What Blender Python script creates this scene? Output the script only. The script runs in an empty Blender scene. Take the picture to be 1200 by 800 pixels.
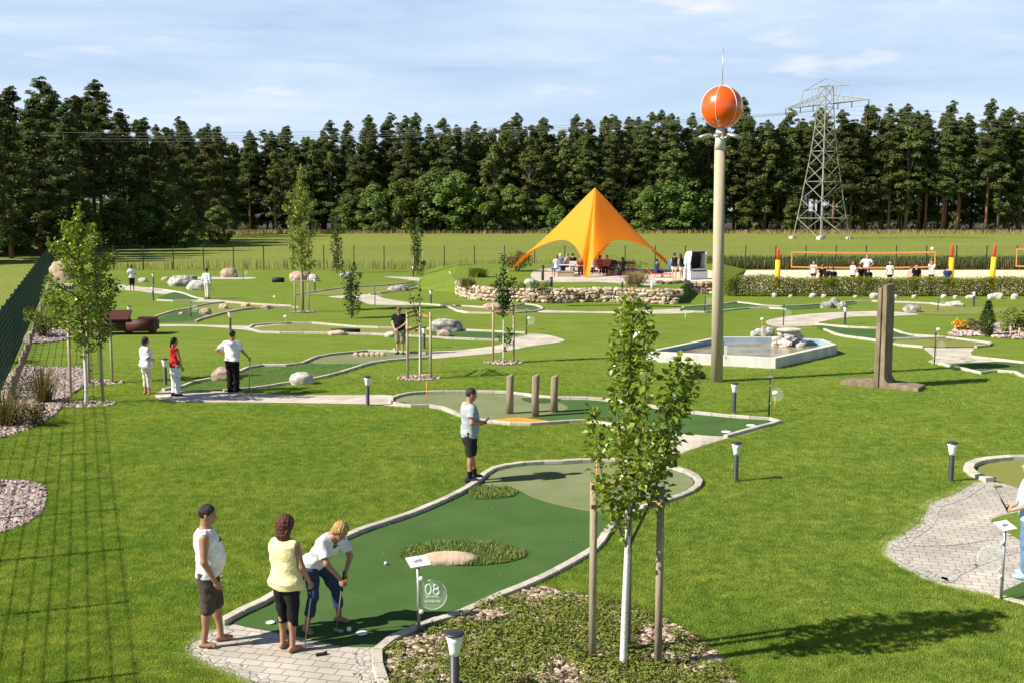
import bpy, math, random
import numpy as np
from mathutils import Vector, Matrix, noise as mnoise
from mathutils.geometry import tessellate_polygon
R = math.radians
rng = np.random.default_rng(7)
random.seed(7)
scene = bpy.context.scene
COL = scene.collection
# ------------------------------------------------------------------ camera, sky, sun
CAM_H, FPX, PITCH = 5.4, 1290.0, math.atan(157 / 1290.0)
cam_d = bpy.data.cameras.new('camera'); cam = bpy.data.objects.new('camera', cam_d); COL.objects.link(cam)
cam.location = (0, 0, CAM_H); cam.rotation_euler = (math.pi / 2 - PITCH, 0, 0)
cam_d.sensor_width = 36; cam_d.lens = 36 * FPX / 1200; cam_d.clip_end = 3000; cam_d.clip_start = .1
scene.camera = cam
SUN_EL, SUN_AZ = R(39), R(19)      # shadows run towards (cos AZ, sin AZ)
SKY_ROT = math.atan2(-math.cos(SUN_AZ), -math.sin(SUN_AZ))
world = bpy.data.worlds.new('World'); scene.world = world; world.use_nodes = True
wn = world.node_tree.nodes; wl = world.node_tree.links; wn.clear()
sky = wn.new('ShaderNodeTexSky'); sky.sky_type = 'NISHITA'; sky.sun_disc = False
sky.sun_elevation = SUN_EL; sky.sun_rotation = SKY_ROT; sky.air_density = 1.0; sky.dust_density = .6; sky.ozone_density = 2.0
bg = wn.new('ShaderNodeBackground'); bg.inputs[1].default_value = .05
wo = wn.new('ShaderNodeOutputWorld')
tc = wn.new('ShaderNodeTexCoord'); mp = wn.new('ShaderNodeMapping'); mp.inputs['Scale'].default_value = (2.2, 2.2, 15)
mp.inputs['Rotation'].default_value = (R(4), R(2), 0)
nz = wn.new('ShaderNodeTexNoise'); nz.inputs['Scale'].default_value = 1.7; nz.inputs['Detail'].default_value = 9; nz.inputs['Roughness'].default_value = .56
nz.inputs['Distortion'].default_value = .5
cr = wn.new('ShaderNodeValToRGB'); cr.color_ramp.elements[0].position = .3; cr.color_ramp.elements[1].position = .74; cr.color_ramp.elements[0].color = (.12, .12, .12, 1)
cr.color_ramp.elements[1].color = (.85, .85, .85, 1)
mx = wn.new('ShaderNodeMix'); mx.data_type = 'RGBA'; mx.inputs['B'].default_value = (9.6, 10.9, 12.4, 1)
mp2 = wn.new('ShaderNodeMapping'); mp2.inputs['Scale'].default_value = (9, 9, 42)
nz2 = wn.new('ShaderNodeTexNoise'); nz2.inputs['Scale'].default_value = 1.0; nz2.inputs['Detail'].default_value = 4
cr2 = wn.new('ShaderNodeValToRGB'); cr2.color_ramp.elements[0].position = .62; cr2.color_ramp.elements[1].position = .74
cr2.color_ramp.elements[1].color = (.5, .5, .5, 1)
mxx = wn.new('ShaderNodeMix'); mxx.data_type = 'RGBA'; mxx.inputs['B'].default_value = (12.6, 11.8, 12.2, 1)
sx = wn.new('ShaderNodeSeparateXYZ'); wl.new(tc.outputs['Generated'], sx.inputs[0])   # thin clouds stay low over the horizon
mrz = wn.new('ShaderNodeMapRange'); mrz.inputs['From Min'].default_value = .19; mrz.inputs['From Max'].default_value = .3; mrz.inputs['To Min'].default_value = 1; mrz.inputs['To Max'].default_value = 0
wl.new(sx.outputs['Z'], mrz.inputs[0])
mxb = wn.new('ShaderNodeMix'); mxb.data_type = 'RGBA'; mxb.inputs['B'].default_value = (5.3, 7.6, 10.9, 1)   # clear blue air under the cloud
mlb = wn.new('ShaderNodeMath'); mlb.operation = 'MULTIPLY'; mlb.inputs[1].default_value = .8; wl.new(mrz.outputs[0], mlb.inputs[0]); wl.new(mlb.outputs[0], mxb.inputs['Factor'])
ml1 = wn.new('ShaderNodeMath'); ml1.operation = 'MULTIPLY'; ml2 = wn.new('ShaderNodeMath'); ml2.operation = 'MULTIPLY'
wl.new(mrz.outputs[0], ml1.inputs[1]); wl.new(mrz.outputs[0], ml2.inputs[1]); wl.new(ml1.outputs[0], mx.inputs['Factor']); wl.new(ml2.outputs[0], mxx.inputs['Factor'])
for a, b in ((tc.outputs['Generated'], mp.inputs[0]), (mp.outputs[0], nz.inputs[0]), (nz.outputs[0], cr.inputs[0]),
             (cr.outputs[0], ml1.inputs[0]), (sky.outputs[0], mxb.inputs['A']), (mxb.outputs['Result'], mx.inputs['A']), (tc.outputs['Generated'], mp2.inputs[0]),
             (mp2.outputs[0], nz2.inputs[0]), (nz2.outputs[0], cr2.inputs[0]), (cr2.outputs[0], ml2.inputs[0]),
             (mx.outputs['Result'], mxx.inputs['A']), (mxx.outputs['Result'], bg.inputs[0]), (bg.outputs[0], wo.inputs[0])):
    wl.new(a, b)
sd = bpy.data.lights.new('sun', 'SUN'); sd.energy = 5.0; sd.angle = R(.53); sd.color = (1, .93, .8)
sun = bpy.data.objects.new('sun', sd); COL.objects.link(sun)
_dir = Vector((math.cos(SUN_AZ) * math.cos(SUN_EL), math.sin(SUN_AZ) * math.cos(SUN_EL), -math.sin(SUN_EL)))
sun.rotation_euler = _dir.to_track_quat('-Z', 'Y').to_euler(); sun.location = (-40, -20, 60)
vs = scene.view_settings; vs.view_transform = 'Standard'; vs.look = 'None'; vs.gamma = 1; vs.exposure = .84
vs.use_curve_mapping = False
scene.render.engine = 'CYCLES'
scene.cycles.max_bounces = 6; scene.cycles.transparent_max_bounces = 12
try: scene.cycles.use_denoising = True
except Exception: pass

# ------------------------------------------------------------------ photo geometry: where a pixel's ray meets the ground (metres)
_cp, _sp = math.cos(PITCH), math.sin(PITCH)
def ray(px, py):
    u, v = px - 600, 400 - py
    return np.array([u, FPX * _cp + v * _sp, -FPX * _sp + v * _cp])
def P(px, py, z=0.0):
    r = ray(px, py); t = (z - CAM_H) / r[2]
    return np.array([r[0] * t, r[1] * t, z])
def Q(px, py, Y):
    r = ray(px, py); t = Y / r[1]
    return np.array([r[0] * t, Y, CAM_H + r[2] * t])

# ------------------------------------------------------------------ helpers
def props(o, label=None, cat=None, group=None, kind=None):
    if label: o['label'] = label
    if cat: o['category'] = cat
    if group: o['group'] = group
    if kind: o['kind'] = kind
    return o
def thing(name, loc, label, cat, group=None, rz=0.0):
    o = bpy.data.objects.new(name, None); COL.objects.link(o); o.location = Vector([float(v) for v in loc]); o.rotation_euler = (0, 0, rz)
    o.empty_display_size = .2
    return props(o, label, cat, group)
def link(name, me, parent=None):
    o = bpy.data.objects.new(name, me); COL.objects.link(o)
    if parent is not None: o.parent = parent
    return o
def np_mesh(name, V, F, mats, mi=None, smooth=False):
    """V (n,3) array; F (m,k) array"""
    me = bpy.data.meshes.new(name)
    V = np.ascontiguousarray(V, dtype=np.float32); F = np.ascontiguousarray(F, dtype=np.int32)
    m, k = F.shape
    me.vertices.add(len(V)); me.vertices.foreach_set('co', V.ravel())
    me.loops.add(m * k); me.loops.foreach_set('vertex_index', F.ravel())
    me.polygons.add(m); me.polygons.foreach_set('loop_start', np.arange(m, dtype=np.int32) * k)
    try: me.polygons.foreach_set('loop_total', np.full(m, k, dtype=np.int32))
    except Exception: pass
    if mi is not None: me.polygons.foreach_set('material_index', np.asarray(mi, dtype=np.int32))
    me.polygons.foreach_set('use_smooth', np.full(m, smooth, dtype=bool))
    for x in (mats if isinstance(mats, (list, tuple)) else [mats]): me.materials.append(x)
    me.update(calc_edges=True); me.validate()
    return me
class MB:
    def __init__(s): s.v = []; s.f = []; s.m = []; s.s = []
    def add(s, vs, fs, m=0, sm=False):
        o = len(s.v); s.v.extend([tuple(float(c) for c in v) for v in vs])
        for f in fs: s.f.append(tuple(i + o for i in f)); s.m.append(m); s.s.append(sm)
        return s
    def box(s, c, d, rz=0.0, m=0, rx=0.0, ry=0.0):
        M = Matrix.Rotation(rz, 3, 'Z') @ Matrix.Rotation(ry, 3, 'Y') @ Matrix.Rotation(rx, 3, 'X')
        vs = []
        for x in (-.5, .5):
            for y in (-.5, .5):
                for z in (-.5, .5): vs.append(M @ Vector((x * d[0], y * d[1], z * d[2])) + Vector(c))
        return s.add(vs, [(0, 1, 3, 2), (4, 6, 7, 5), (0, 4, 5, 1), (2, 3, 7, 6), (0, 2, 6, 4), (1, 5, 7, 3)], m)
    def tube(s, pts, rs, n=8, m=0, sm=True, caps=True):
        pts = [Vector([float(c) for c in p]) for p in pts]
        if not isinstance(rs, (list, tuple, np.ndarray)): rs = [rs] * len(pts)
        vs = []; prev = None
        for i, p in enumerate(pts):
            t = (pts[min(i + 1, len(pts) - 1)] - pts[max(i - 1, 0)]).normalized()
            if prev is None:
                a = Vector((1, 0, 0)) if abs(t.x) < .8 else Vector((0, 1, 0)); u = t.cross(a).normalized()
            else: u = (prev - t * prev.dot(t)).normalized()
            prev = u; w = t.cross(u)
            for k in range(n):
                an = 2 * math.pi * k / n; vs.append(p + (u * math.cos(an) + w * math.sin(an)) * float(rs[i]))
        fs = [(i * n + k, i * n + (k + 1) % n, (i + 1) * n + (k + 1) % n, (i + 1) * n + k) for i in range(len(pts) - 1) for k in range(n)]
        s.add(vs, fs, m, sm)
        if caps:
            o = len(s.v) - len(vs)
            s.f.append(tuple(o + k for k in reversed(range(n)))); s.m.append(m); s.s.append(False)
            e = o + (len(pts) - 1) * n; s.f.append(tuple(e + k for k in range(n))); s.m.append(m); s.s.append(False)
        return s
    def lathe(s, c, prof, n=16, m=0, sm=True):
        vs = [(c[0] + r * math.cos(2 * math.pi * k / n), c[1] + r * math.sin(2 * math.pi * k / n), c[2] + z) for r, z in prof for k in range(n)]
        L = len(prof)
        fs = [(i * n + k, i * n + (k + 1) % n, (i + 1) * n + (k + 1) % n, (i + 1) * n + k) for i in range(L - 1) for k in range(n)]
        s.add(vs, fs, m, sm); o = len(s.v) - len(vs)
        s.f.append(tuple(o + k for k in reversed(range(n)))); s.m.append(m); s.s.append(False)
        e = o + (L - 1) * n; s.f.append(tuple(e + k for k in range(n))); s.m.append(m); s.s.append(False)
        return s
    def prism(s, poly, z0, z1, m=0):
        n = len(poly); A = sum(poly[i][0] * poly[(i + 1) % n][1] - poly[(i + 1) % n][0] * poly[i][1] for i in range(n))
        if A < 0: poly = poly[::-1]
        vs = [(p[0], p[1], z0) for p in poly] + [(p[0], p[1], z1) for p in poly]
        tri = tessellate_polygon([[Vector((p[0], p[1], 0)) for p in poly]])
        fs = [(i, (i + 1) % n, n + (i + 1) % n, n + i) for i in range(n)]
        for t in tri:
            a, b, c = t
            cr_ = (poly[b][0] - poly[a][0]) * (poly[c][1] - poly[a][1]) - (poly[b][1] - poly[a][1]) * (poly[c][0] - poly[a][0])
            if cr_ < 0: b, c = c, b
            fs.append((a + n, b + n, c + n)); fs.append((c, b, a))
        return s.add(vs, fs, m)
    def sheet(s, poly, z, m=0):
        tri = tessellate_polygon([[Vector((p[0], p[1], 0)) for p in poly]]); fs = []
        for a, b, c in tri:
            cr_ = (poly[b][0] - poly[a][0]) * (poly[c][1] - poly[a][1]) - (poly[b][1] - poly[a][1]) * (poly[c][0] - poly[a][0])
            fs.append((a, b, c) if cr_ > 0 else (a, c, b))
        return s.add([(p[0], p[1], z) for p in poly], fs, m)
    def rock(s, c, d, seed=0, sub=2, rough=.22, m=0, sm=True):
        V, F = ico(sub); vs = []
        for v in V:
            q = Vector(v)
            k = 1 + rough * mnoise.noise(q * 1.3 + Vector((seed * 3.1, seed * 1.7, 0))) + rough * .45 * mnoise.noise(q * 3.1 + Vector((0, seed, 5)))
            w = q * k
            w = Vector((math.copysign(abs(w.x) ** .85, w.x), math.copysign(abs(w.y) ** .85, w.y), math.copysign(abs(w.z) ** .85, w.z)))
            vs.append((c[0] + w.x * d[0] / 2, c[1] + w.y * d[1] / 2, c[2] + w.z * d[2] / 2))
        return s.add(vs, F, m, sm)
    def build(s, name, mats, parent=None, world=False, bev=0):
        v = np.array(s.v, dtype=float)
        if world and parent is not None: v = v - np.array(parent.location)
        me = bpy.data.meshes.new(name); me.from_pydata([tuple(p) for p in v], [], s.f)
        for x in (mats if isinstance(mats, (list, tuple)) else [mats]): me.materials.append(x)
        me.polygons.foreach_set('material_index', s.m); me.polygons.foreach_set('use_smooth', s.s); me.update()
        o = link(name, me, parent)
        if bev:
            b = o.modifiers.new('b', 'BEVEL'); b.width = bev; b.segments = 2; b.limit_method = 'ANGLE'; b.angle_limit = R(35)
        return o
_ico = {}
def ico(sub):
    if sub in _ico: return _ico[sub]
    t = (1 + 5 ** .5) / 2
    V = [Vector(v).normalized() for v in [(-1, t, 0), (1, t, 0), (-1, -t, 0), (1, -t, 0), (0, -1, t), (0, 1, t), (0, -1, -t), (0, 1, -t), (t, 0, -1), (t, 0, 1), (-t, 0, -1), (-t, 0, 1)]]
    F = [(0, 11, 5), (0, 5, 1), (0, 1, 7), (0, 7, 10), (0, 10, 11), (1, 5, 9), (5, 11, 4), (11, 10, 2), (10, 7, 6), (7, 1, 8), (3, 9, 4), (3, 4, 2), (3, 2, 6), (3, 6, 8), (3, 8, 9), (4, 9, 5), (2, 4, 11), (6, 2, 10), (8, 6, 7), (9, 8, 1)]
    for _ in range(sub):
        cache = {}; G = []
        def mid(a, b):
            k = (min(a, b), max(a, b))
            if k not in cache: V.append(((V[a] + V[b]) / 2).normalized()); cache[k] = len(V) - 1
            return cache[k]
        for a, b, c in F:
            x, y, z = mid(a, b), mid(b, c), mid(c, a); G += [(a, x, z), (b, y, x), (c, z, y), (x, y, z)]
        F = G
    _ico[sub] = ([tuple(v) for v in V], F); return _ico[sub]
def smooth_poly(pts, closed=False, n=6):
    """Catmull-Rom through 2-D/3-D points"""
    p = [np.array(q, dtype=float) for q in pts]; N = len(p); out = []
    for i in range(N if closed else N - 1):
        if closed: a, b, c, d = p[(i - 1) % N], p[i], p[(i + 1) % N], p[(i + 2) % N]
        else: a, b, c, d = p[max(i - 1, 0)], p[i], p[i + 1], p[min(i + 2, N - 1)]
        for k in range(n):
            t = k / n
            out.append(.5 * (2 * b + (c - a) * t + (2 * a - 5 * b + 4 * c - d) * t * t + (3 * b - a - 3 * c + d) * t ** 3))
    if not closed: out.append(p[-1])
    return out
def gpts(px, z=0.0): return [P(x, y, z)[:2] for x, y in px]
def resample(pts, step):
    pts = [np.array(p[:2]) for p in pts]; out = [pts[0]]; acc = 0
    L = [np.linalg.norm(b - a) for a, b in zip(pts, pts[1:])]; tot = sum(L); n = max(2, int(round(tot / step))); s = np.concatenate([[0], np.cumsum(L)])
    xs = np.array([p[0] for p in pts]); ys = np.array([p[1] for p in pts]); t = np.linspace(0, tot, n + 1)
    return np.stack([np.interp(t, s, xs), np.interp(t, s, ys)], 1)
def copy_tree(o, parent=None):
    c = o.copy(); COL.objects.link(c)
    if parent is not None: c.parent = parent
    for ch in list(o.children): copy_tree(ch, c)
    return c

# ------------------------------------------------------------------ materials
def new_mat(name):
    m = bpy.data.materials.new(name); m.use_nodes = True; nt = m.node_tree; b = nt.nodes['Principled BSDF']
    return m, nt, b
def mat(name, c1, c2=None, rough=.8, scale=6.0, bump=0.0, bscale=None, detail=5, metal=0.0, spec=.3, stretch=(1, 1, 1), lo=.35, hi=.65, rand=0.0, coat=0.0):
    m, nt, b = new_mat(name); N = nt.nodes; L = nt.links
    b.inputs['Roughness'].default_value = rough; b.inputs['Metallic'].default_value = metal; b.inputs['Specular IOR Level'].default_value = spec
    if coat: b.inputs['Coat Weight'].default_value = coat; b.inputs['Coat Roughness'].default_value = .08
    c2 = c2 or tuple(v * .8 for v in c1)
    t = N.new('ShaderNodeTexCoord'); mpn = N.new('ShaderNodeMapping'); mpn.inputs['Scale'].default_value = stretch
    L.new(t.outputs['Object'], mpn.inputs[0])
    n = N.new('ShaderNodeTexNoise'); n.inputs['Scale'].default_value = scale; n.inputs['Detail'].default_value = detail; n.inputs['Roughness'].default_value = .62
    L.new(mpn.outputs[0], n.inputs[0])
    r = N.new('ShaderNodeValToRGB'); r.color_ramp.elements[0].position = lo; r.color_ramp.elements[1].position = hi
    r.color_ramp.elements[0].color = (*c2, 1); r.color_ramp.elements[1].color = (*c1, 1); L.new(n.outputs[0], r.inputs[0])
    out = r.outputs[0]
    if rand:
        oi = N.new('ShaderNodeObjectInfo'); hs = N.new('ShaderNodeHueSaturation'); mr = N.new('ShaderNodeMapRange')
        mr.inputs['To Min'].default_value = 1 - rand; mr.inputs['To Max'].default_value = 1 + rand
        L.new(oi.outputs['Random'], mr.inputs[0]); L.new(mr.outputs[0], hs.inputs['Value']); L.new(out, hs.inputs['Color']); out = hs.outputs[0]
    L.new(out, b.inputs['Base Color'])
    if bump:
        n2 = N.new('ShaderNodeTexNoise'); n2.inputs['Scale'].default_value = bscale or scale * 4; n2.inputs['Detail'].default_value = 6
        L.new(mpn.outputs[0], n2.inputs[0]); bp = N.new('ShaderNodeBump'); bp.inputs['Strength'].default_value = bump; bp.inputs['Distance'].default_value = .03
        L.new(n2.outputs[0], bp.inputs['Height']); L.new(bp.outputs[0], b.inputs['Normal'])
    return m
def leaf_mat(name, c1, c2, trans=.35, rough=.55, rand=.0, spec=.25):
    m, nt, b = new_mat(name); N = nt.nodes; L = nt.links
    g = N.new('ShaderNodeNewGeometry'); r = N.new('ShaderNodeValToRGB')
    r.color_ramp.elements[0].color = (*c1, 1); r.color_ramp.elements[1].color = (*c2, 1)
    L.new(g.outputs['Random Per Island'], r.inputs[0]); out = r.outputs[0]
    if rand:
        oi = N.new('ShaderNodeObjectInfo'); hs = N.new('ShaderNodeHueSaturation'); mr = N.new('ShaderNodeMapRange')
        mr.inputs['To Min'].default_value = 1 - rand; mr.inputs['To Max'].default_value = 1 + rand
        L.new(oi.outputs['Random'], mr.inputs[0]); L.new(mr.outputs[0], hs.inputs['Value'])
        mr2 = N.new('ShaderNodeMapRange'); mr2.inputs['To Min'].default_value = .485; mr2.inputs['To Max'].default_value = .515
        L.new(oi.outputs['Random'], mr2.inputs[0]); L.new(mr2.outputs[0], hs.inputs['Hue'])
        L.new(out, hs.inputs['Color']); out = hs.outputs[0]
    L.new(out, b.inputs['Base Color']); b.inputs['Roughness'].default_value = rough; b.inputs['Specular IOR Level'].default_value = spec
    tr = N.new('ShaderNodeBsdfTranslucent'); ms = N.new('ShaderNodeMixShader'); ms.inputs[0].default_value = trans
    hs2 = N.new('ShaderNodeHueSaturation'); hs2.inputs['Value'].default_value = 1.3; hs2.inputs['Saturation'].default_value = 1.1
    L.new(out, hs2.inputs['Color']); L.new(hs2.outputs[0], tr.inputs[0])
    L.new(b.outputs[0], ms.inputs[1]); L.new(tr.outputs[0], ms.inputs[2]); L.new(ms.outputs[0], N['Material Output'].inputs[0])
    return m
def lawn_mat(name, cols, big=.12, fine=9.0, bump=.6, streak=True):
    """turf: large patches, mid clumps, fine blades"""
    m, nt, b = new_mat(name); N = nt.nodes; L = nt.links
    t = N.new('ShaderNodeTexCoord')
    def noise(sc, det, st=(1, 1, 1), rot=0):
        mpn = N.new('ShaderNodeMapping'); mpn.inputs['Scale'].default_value = st; mpn.inputs['Rotation'].default_value = (0, 0, rot); L.new(t.outputs['Object'], mpn.inputs[0])
        n = N.new('ShaderNodeTexNoise'); n.inputs['Scale'].default_value = sc; n.inputs['Detail'].default_value = det; n.inputs['Roughness'].default_value = .65
        L.new(mpn.outputs[0], n.inputs[0]); return n.outputs[0]
    a = noise(big, 6, (1, 1.6, 1)); c = noise(1.1, 8, (.55, 1.5, 1), .15); d = noise(fine, 6)
    def ramp(src, c1, c2, lo, hi):
        r = N.new('ShaderNodeValToRGB'); r.color_ramp.elements[0].position = lo; r.color_ramp.elements[1].position = hi
        r.color_ramp.elements[0].color = (*c1, 1); r.color_ramp.elements[1].color = (*c2, 1); L.new(src, r.inputs[0]); return r.outputs[0]
    def mix(f, A, B, mode='MIX'):
        x = N.new('ShaderNodeMix'); x.data_type = 'RGBA'; x.blend_type = mode
        if isinstance(f, float): x.inputs['Factor'].default_value = f
        else: L.new(f, x.inputs['Factor'])
        L.new(A, x.inputs['A']); L.new(B, x.inputs['B']); return x.outputs['Result']
    base = ramp(a, cols[0], cols[1], .35, .65); mid = ramp(c, cols[2], cols[3], .34, .66)
    out = mix(.5, base, mid)
    fin = ramp(d, (.55, .6, .5), (1.35, 1.3, 1.25), .3, .7); out = mix(.8, out, fin, 'MULTIPLY')
    e = noise(.8, 6); dry = ramp(e, (0, 0, 0), (.35, .35, .35), .6, .76); dc = N.new('ShaderNodeRGB'); dc.outputs[0].default_value = (.3, .27, .1, 1); out = mix(dry, out, dc.outputs[0])
    L.new(out, b.inputs['Base Color']); b.inputs['Roughness'].default_value = .85; b.inputs['Specular IOR Level'].default_value = .12
    bp = N.new('ShaderNodeBump'); bp.inputs['Strength'].default_value = bump; bp.inputs['Distance'].default_value = .05
    L.new(d, bp.inputs['Height']); L.new(bp.outputs[0], b.inputs['Normal'])
    return m
def paver_mat(name, rz=0.0, c1=(.44, .41, .37), c2=(.36, .335, .305), mortar=(.2, .185, .165), w=.24, h=.16, ms=.008):
    m, nt, b = new_mat(name); N = nt.nodes; L = nt.links
    t = N.new('ShaderNodeTexCoord'); mpn = N.new('ShaderNodeMapping'); mpn.inputs['Rotation'].default_value = (0, 0, rz); L.new(t.outputs['Object'], mpn.inputs[0])
    br = N.new('ShaderNodeTexBrick'); br.inputs['Scale'].default_value = 1; br.inputs['Brick Width'].default_value = w; br.inputs['Row Height'].default_value = h
    br.inputs['Mortar Size'].default_value = ms; br.inputs['Mortar Smooth'].default_value = .3; br.inputs['Color1'].default_value = (*c1, 1); br.inputs['Color2'].default_value = (*c2, 1); br.inputs['Mortar'].default_value = (*mortar, 1)
    L.new(mpn.outputs[0], br.inputs[0])
    n = N.new('ShaderNodeTexNoise'); n.inputs['Scale'].default_value = 1.1; n.inputs['Detail'].default_value = 8; L.new(t.outputs['Object'], n.inputs[0])
    r = N.new('ShaderNodeValToRGB'); r.color_ramp.elements[0].color = (.72, .7, .68, 1); r.color_ramp.elements[1].color = (1.15, 1.15, 1.15, 1); r.color_ramp.elements[0].position = .3; r.color_ramp.elements[1].position = .7
    L.new(n.outputs[0], r.inputs[0]); x = N.new('ShaderNodeMix'); x.data_type = 'RGBA'; x.blend_type = 'MULTIPLY'; x.inputs['Factor'].default_value = 1
    L.new(br.outputs[0], x.inputs['A']); L.new(r.outputs[0], x.inputs['B']); L.new(x.outputs['Result'], b.inputs['Base Color'])
    bp = N.new('ShaderNodeBump'); bp.inputs['Strength'].default_value = .5; bp.inputs['Distance'].default_value = .01; bp.invert = True
    L.new(br.outputs['Fac'], bp.inputs['Height']); L.new(bp.outputs[0], b.inputs['Normal']); b.inputs['Roughness'].default_value = .85
    return m
def pebble_mat(name, cols, gap, scale=18.0, edge=.06, bump=.8):
    m, nt, b = new_mat(name); N = nt.nodes; L = nt.links
    t = N.new('ShaderNodeTexCoord'); v = N.new('ShaderNodeTexVoronoi'); v.inputs['Scale'].default_value = scale; L.new(t.outputs['Object'], v.inputs[0])
    v2 = N.new('ShaderNodeTexVoronoi'); v2.feature = 'DISTANCE_TO_EDGE'; v2.inputs['Scale'].default_value = scale; L.new(t.outputs['Object'], v2.inputs[0])
    r = N.new('ShaderNodeValToRGB'); els = r.color_ramp.elements
    while len(els) < len(cols): els.new(.5)
    for i, c in enumerate(cols): els[i].position = i / (len(cols) - 1); els[i].color = (*c, 1)
    L.new(v.outputs['Color'], r.inputs[0])
    k = N.new('ShaderNodeValToRGB'); k.color_ramp.elements[0].position = edge * .3; k.color_ramp.elements[1].position = edge; L.new(v2.outputs['Distance'], k.inputs[0])
    x = N.new('ShaderNodeMix'); x.data_type = 'RGBA'; L.new(k.outputs[0], x.inputs['Factor']); x.inputs['A'].default_value = (*gap, 1); L.new(r.outputs[0], x.inputs['B'])
    L.new(x.outputs['Result'], b.inputs['Base Color']); b.inputs['Roughness'].default_value = .85
    bp = N.new('ShaderNodeBump'); bp.inputs['Strength'].default_value = bump; bp.inputs['Distance'].default_value = .02; L.new(v2.outputs['Distance'], bp.inputs['Height']); L.new(bp.outputs[0], b.inputs['Normal'])
    return m
M = {}
M['lawn'] = lawn_mat('lawn_turf', [(.113, .18, .018), (.158, .215, .025), (.094, .154, .016), (.2, .248, .04)])
M['meadow'] = lawn_mat('meadow_grass', [(.15, .19, .032), (.21, .235, .05), (.14, .18, .03), (.24, .25, .07)], big=.05, fine=2.0)
M['forest_floor'] = mat('forest_floor', (.05, .045, .02), (.03, .03, .012), scale=.6)
M['felt'] = mat('green_felt', (.075, .135, .042), (.048, .1, .027), rough=.95, scale=.9, detail=9, bump=.25, bscale=160, spec=.05, lo=.3, hi=.7)
M['felt_light'] = mat('light_felt', (.205, .225, .12), (.155, .185, .085), rough=.95, scale=1.0, detail=9, bump=.2, bscale=160, spec=.05)
M['felt_olive'] = mat('olive_felt', (.175, .195, .05), (.2, .215, .065), rough=.95, scale=1.2, bump=.2, bscale=160, spec=.05)
M['rough_turf'] = mat('long_artificial_turf', (.06, .12, .02), (.035, .08, .015), rough=.9, scale=30, bump=.8)
M['rough_blade'] = leaf_mat('turf_blade', (.13, .19, .045), (.26, .31, .1), .35)
M['orange_felt'] = mat('orange_felt', (.75, .3, .02), (.65, .24, .015), rough=.9, scale=3)
M['kerb'] = mat('granite_kerb', (.56, .515, .44), (.43, .395, .34), rough=.85, scale=9, bump=.25)
_nt = M['kerb'].node_tree; _N, _L = _nt.nodes, _nt.links; _b = _N['Principled BSDF']; _src = _b.inputs['Base Color'].links[0].from_socket   # every kerb stone its own shade
_g = _N.new('ShaderNodeNewGeometry'); _mr = _N.new('ShaderNodeMapRange'); _mr.inputs['To Min'].default_value = .74; _mr.inputs['To Max'].default_value = 1.08; _L.new(_g.outputs['Random Per Island'], _mr.inputs[0])
_h = _N.new('ShaderNodeHueSaturation'); _L.new(_mr.outputs[0], _h.inputs['Value']); _L.new(_src, _h.inputs['Color']); _L.new(_h.outputs[0], _b.inputs['Base Color'])
M['paver'] = paver_mat('grey_pavers', .25, (.5, .46, .4), (.42, .385, .335))
M['paver2'] = paver_mat('path_pavers', -.5, (.56, .51, .43), (.49, .445, .375), (.33, .3, .25))
M['cobble'] = pebble_mat('cobble_border', [(.4, .37, .33), (.47, .44, .4), (.33, .3, .27)], (.05, .045, .04), 9, .05)
M['gravel'] = pebble_mat('pink_gravel', [(.3, .2, .17), (.45, .36, .33), (.2, .13, .11), (.5, .44, .41)], (.05, .035, .03), 16, .1)
M['sand'] = mat('beach_sand', (.7, .59, .43), (.6, .5, .36), rough=.95, scale=.5, bump=.5, bscale=5)
M['concrete'] = mat('weathered_concrete', (.3, .235, .16), (.13, .1, .07), rough=.9, scale=3.5, bump=.6, bscale=40, stretch=(1, 1, .35))
M['concrete_white'] = mat('pale_concrete', (.66, .64, .59), (.48, .46, .43), rough=.85, scale=3, bump=.2, bscale=40, stretch=(1, 1, .3))
M['pole'] = mat('concrete_pole', (.46, .39, .28), (.34, .29, .21), rough=.9, scale=5, bump=.2, stretch=(1, 1, .1), detail=9)
M['stone_beige'] = mat('beige_boulder', (.62, .47, .34), (.4, .3, .21), scale=3.5, bump=.5, detail=9)
M['stone_pink'] = mat('pink_boulder', (.5, .37, .29), (.24, .18, .15), scale=3.2, bump=.6, lo=.38, hi=.6, detail=9)
M['stone_grey'] = mat('grey_boulder', (.5, .48, .45), (.17, .165, .155), scale=3.2, bump=.4, lo=.4, hi=.6)
M['stone_white'] = mat('pale_boulder', (.64, .6, .54), (.36, .34, .31), scale=3.4, bump=.4)
M['stone_wall'] = mat('wall_stone', (.56, .46, .33), (.36, .28, .2), scale=3.5, bump=.5, lo=.4, hi=.6)
M['wall_stone_grey'] = mat('grey_wall_stone', (.46, .42, .36), (.26, .24, .21), scale=3.5, bump=.6)
M['wall_stone_brown'] = mat('brown_wall_stone', (.46, .33, .22), (.26, .18, .12), scale=3.5, bump=.6)
M['wood_grey'] = mat('weathered_wood', (.33, .27, .2), (.2, .16, .12), rough=.85, scale=9, bump=.4, stretch=(1, 1, .12))
M['wood_pale'] = mat('pale_stake_wood', (.45, .38, .26), (.32, .26, .18), rough=.85, scale=9, bump=.3, stretch=(1, 1, .12))
M['wood_orange'] = mat('fresh_wood', (.55, .3, .12), (.42, .22, .08), rough=.8, scale=6)
M['wood_red'] = mat('red_brown_wood', (.085, .026, .016), (.05, .017, .012), rough=.6, scale=7, bump=.3, stretch=(.3, 3, 3))
M['tie'] = mat('coconut_tie', (.45, .27, .08), (.35, .2, .05), rough=.9, scale=20)
M['bark'] = mat('tree_bark', (.2, .16, .11), (.11, .085, .06), rough=.9, scale=10, bump=.5, stretch=(1, 1, .3))
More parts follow.
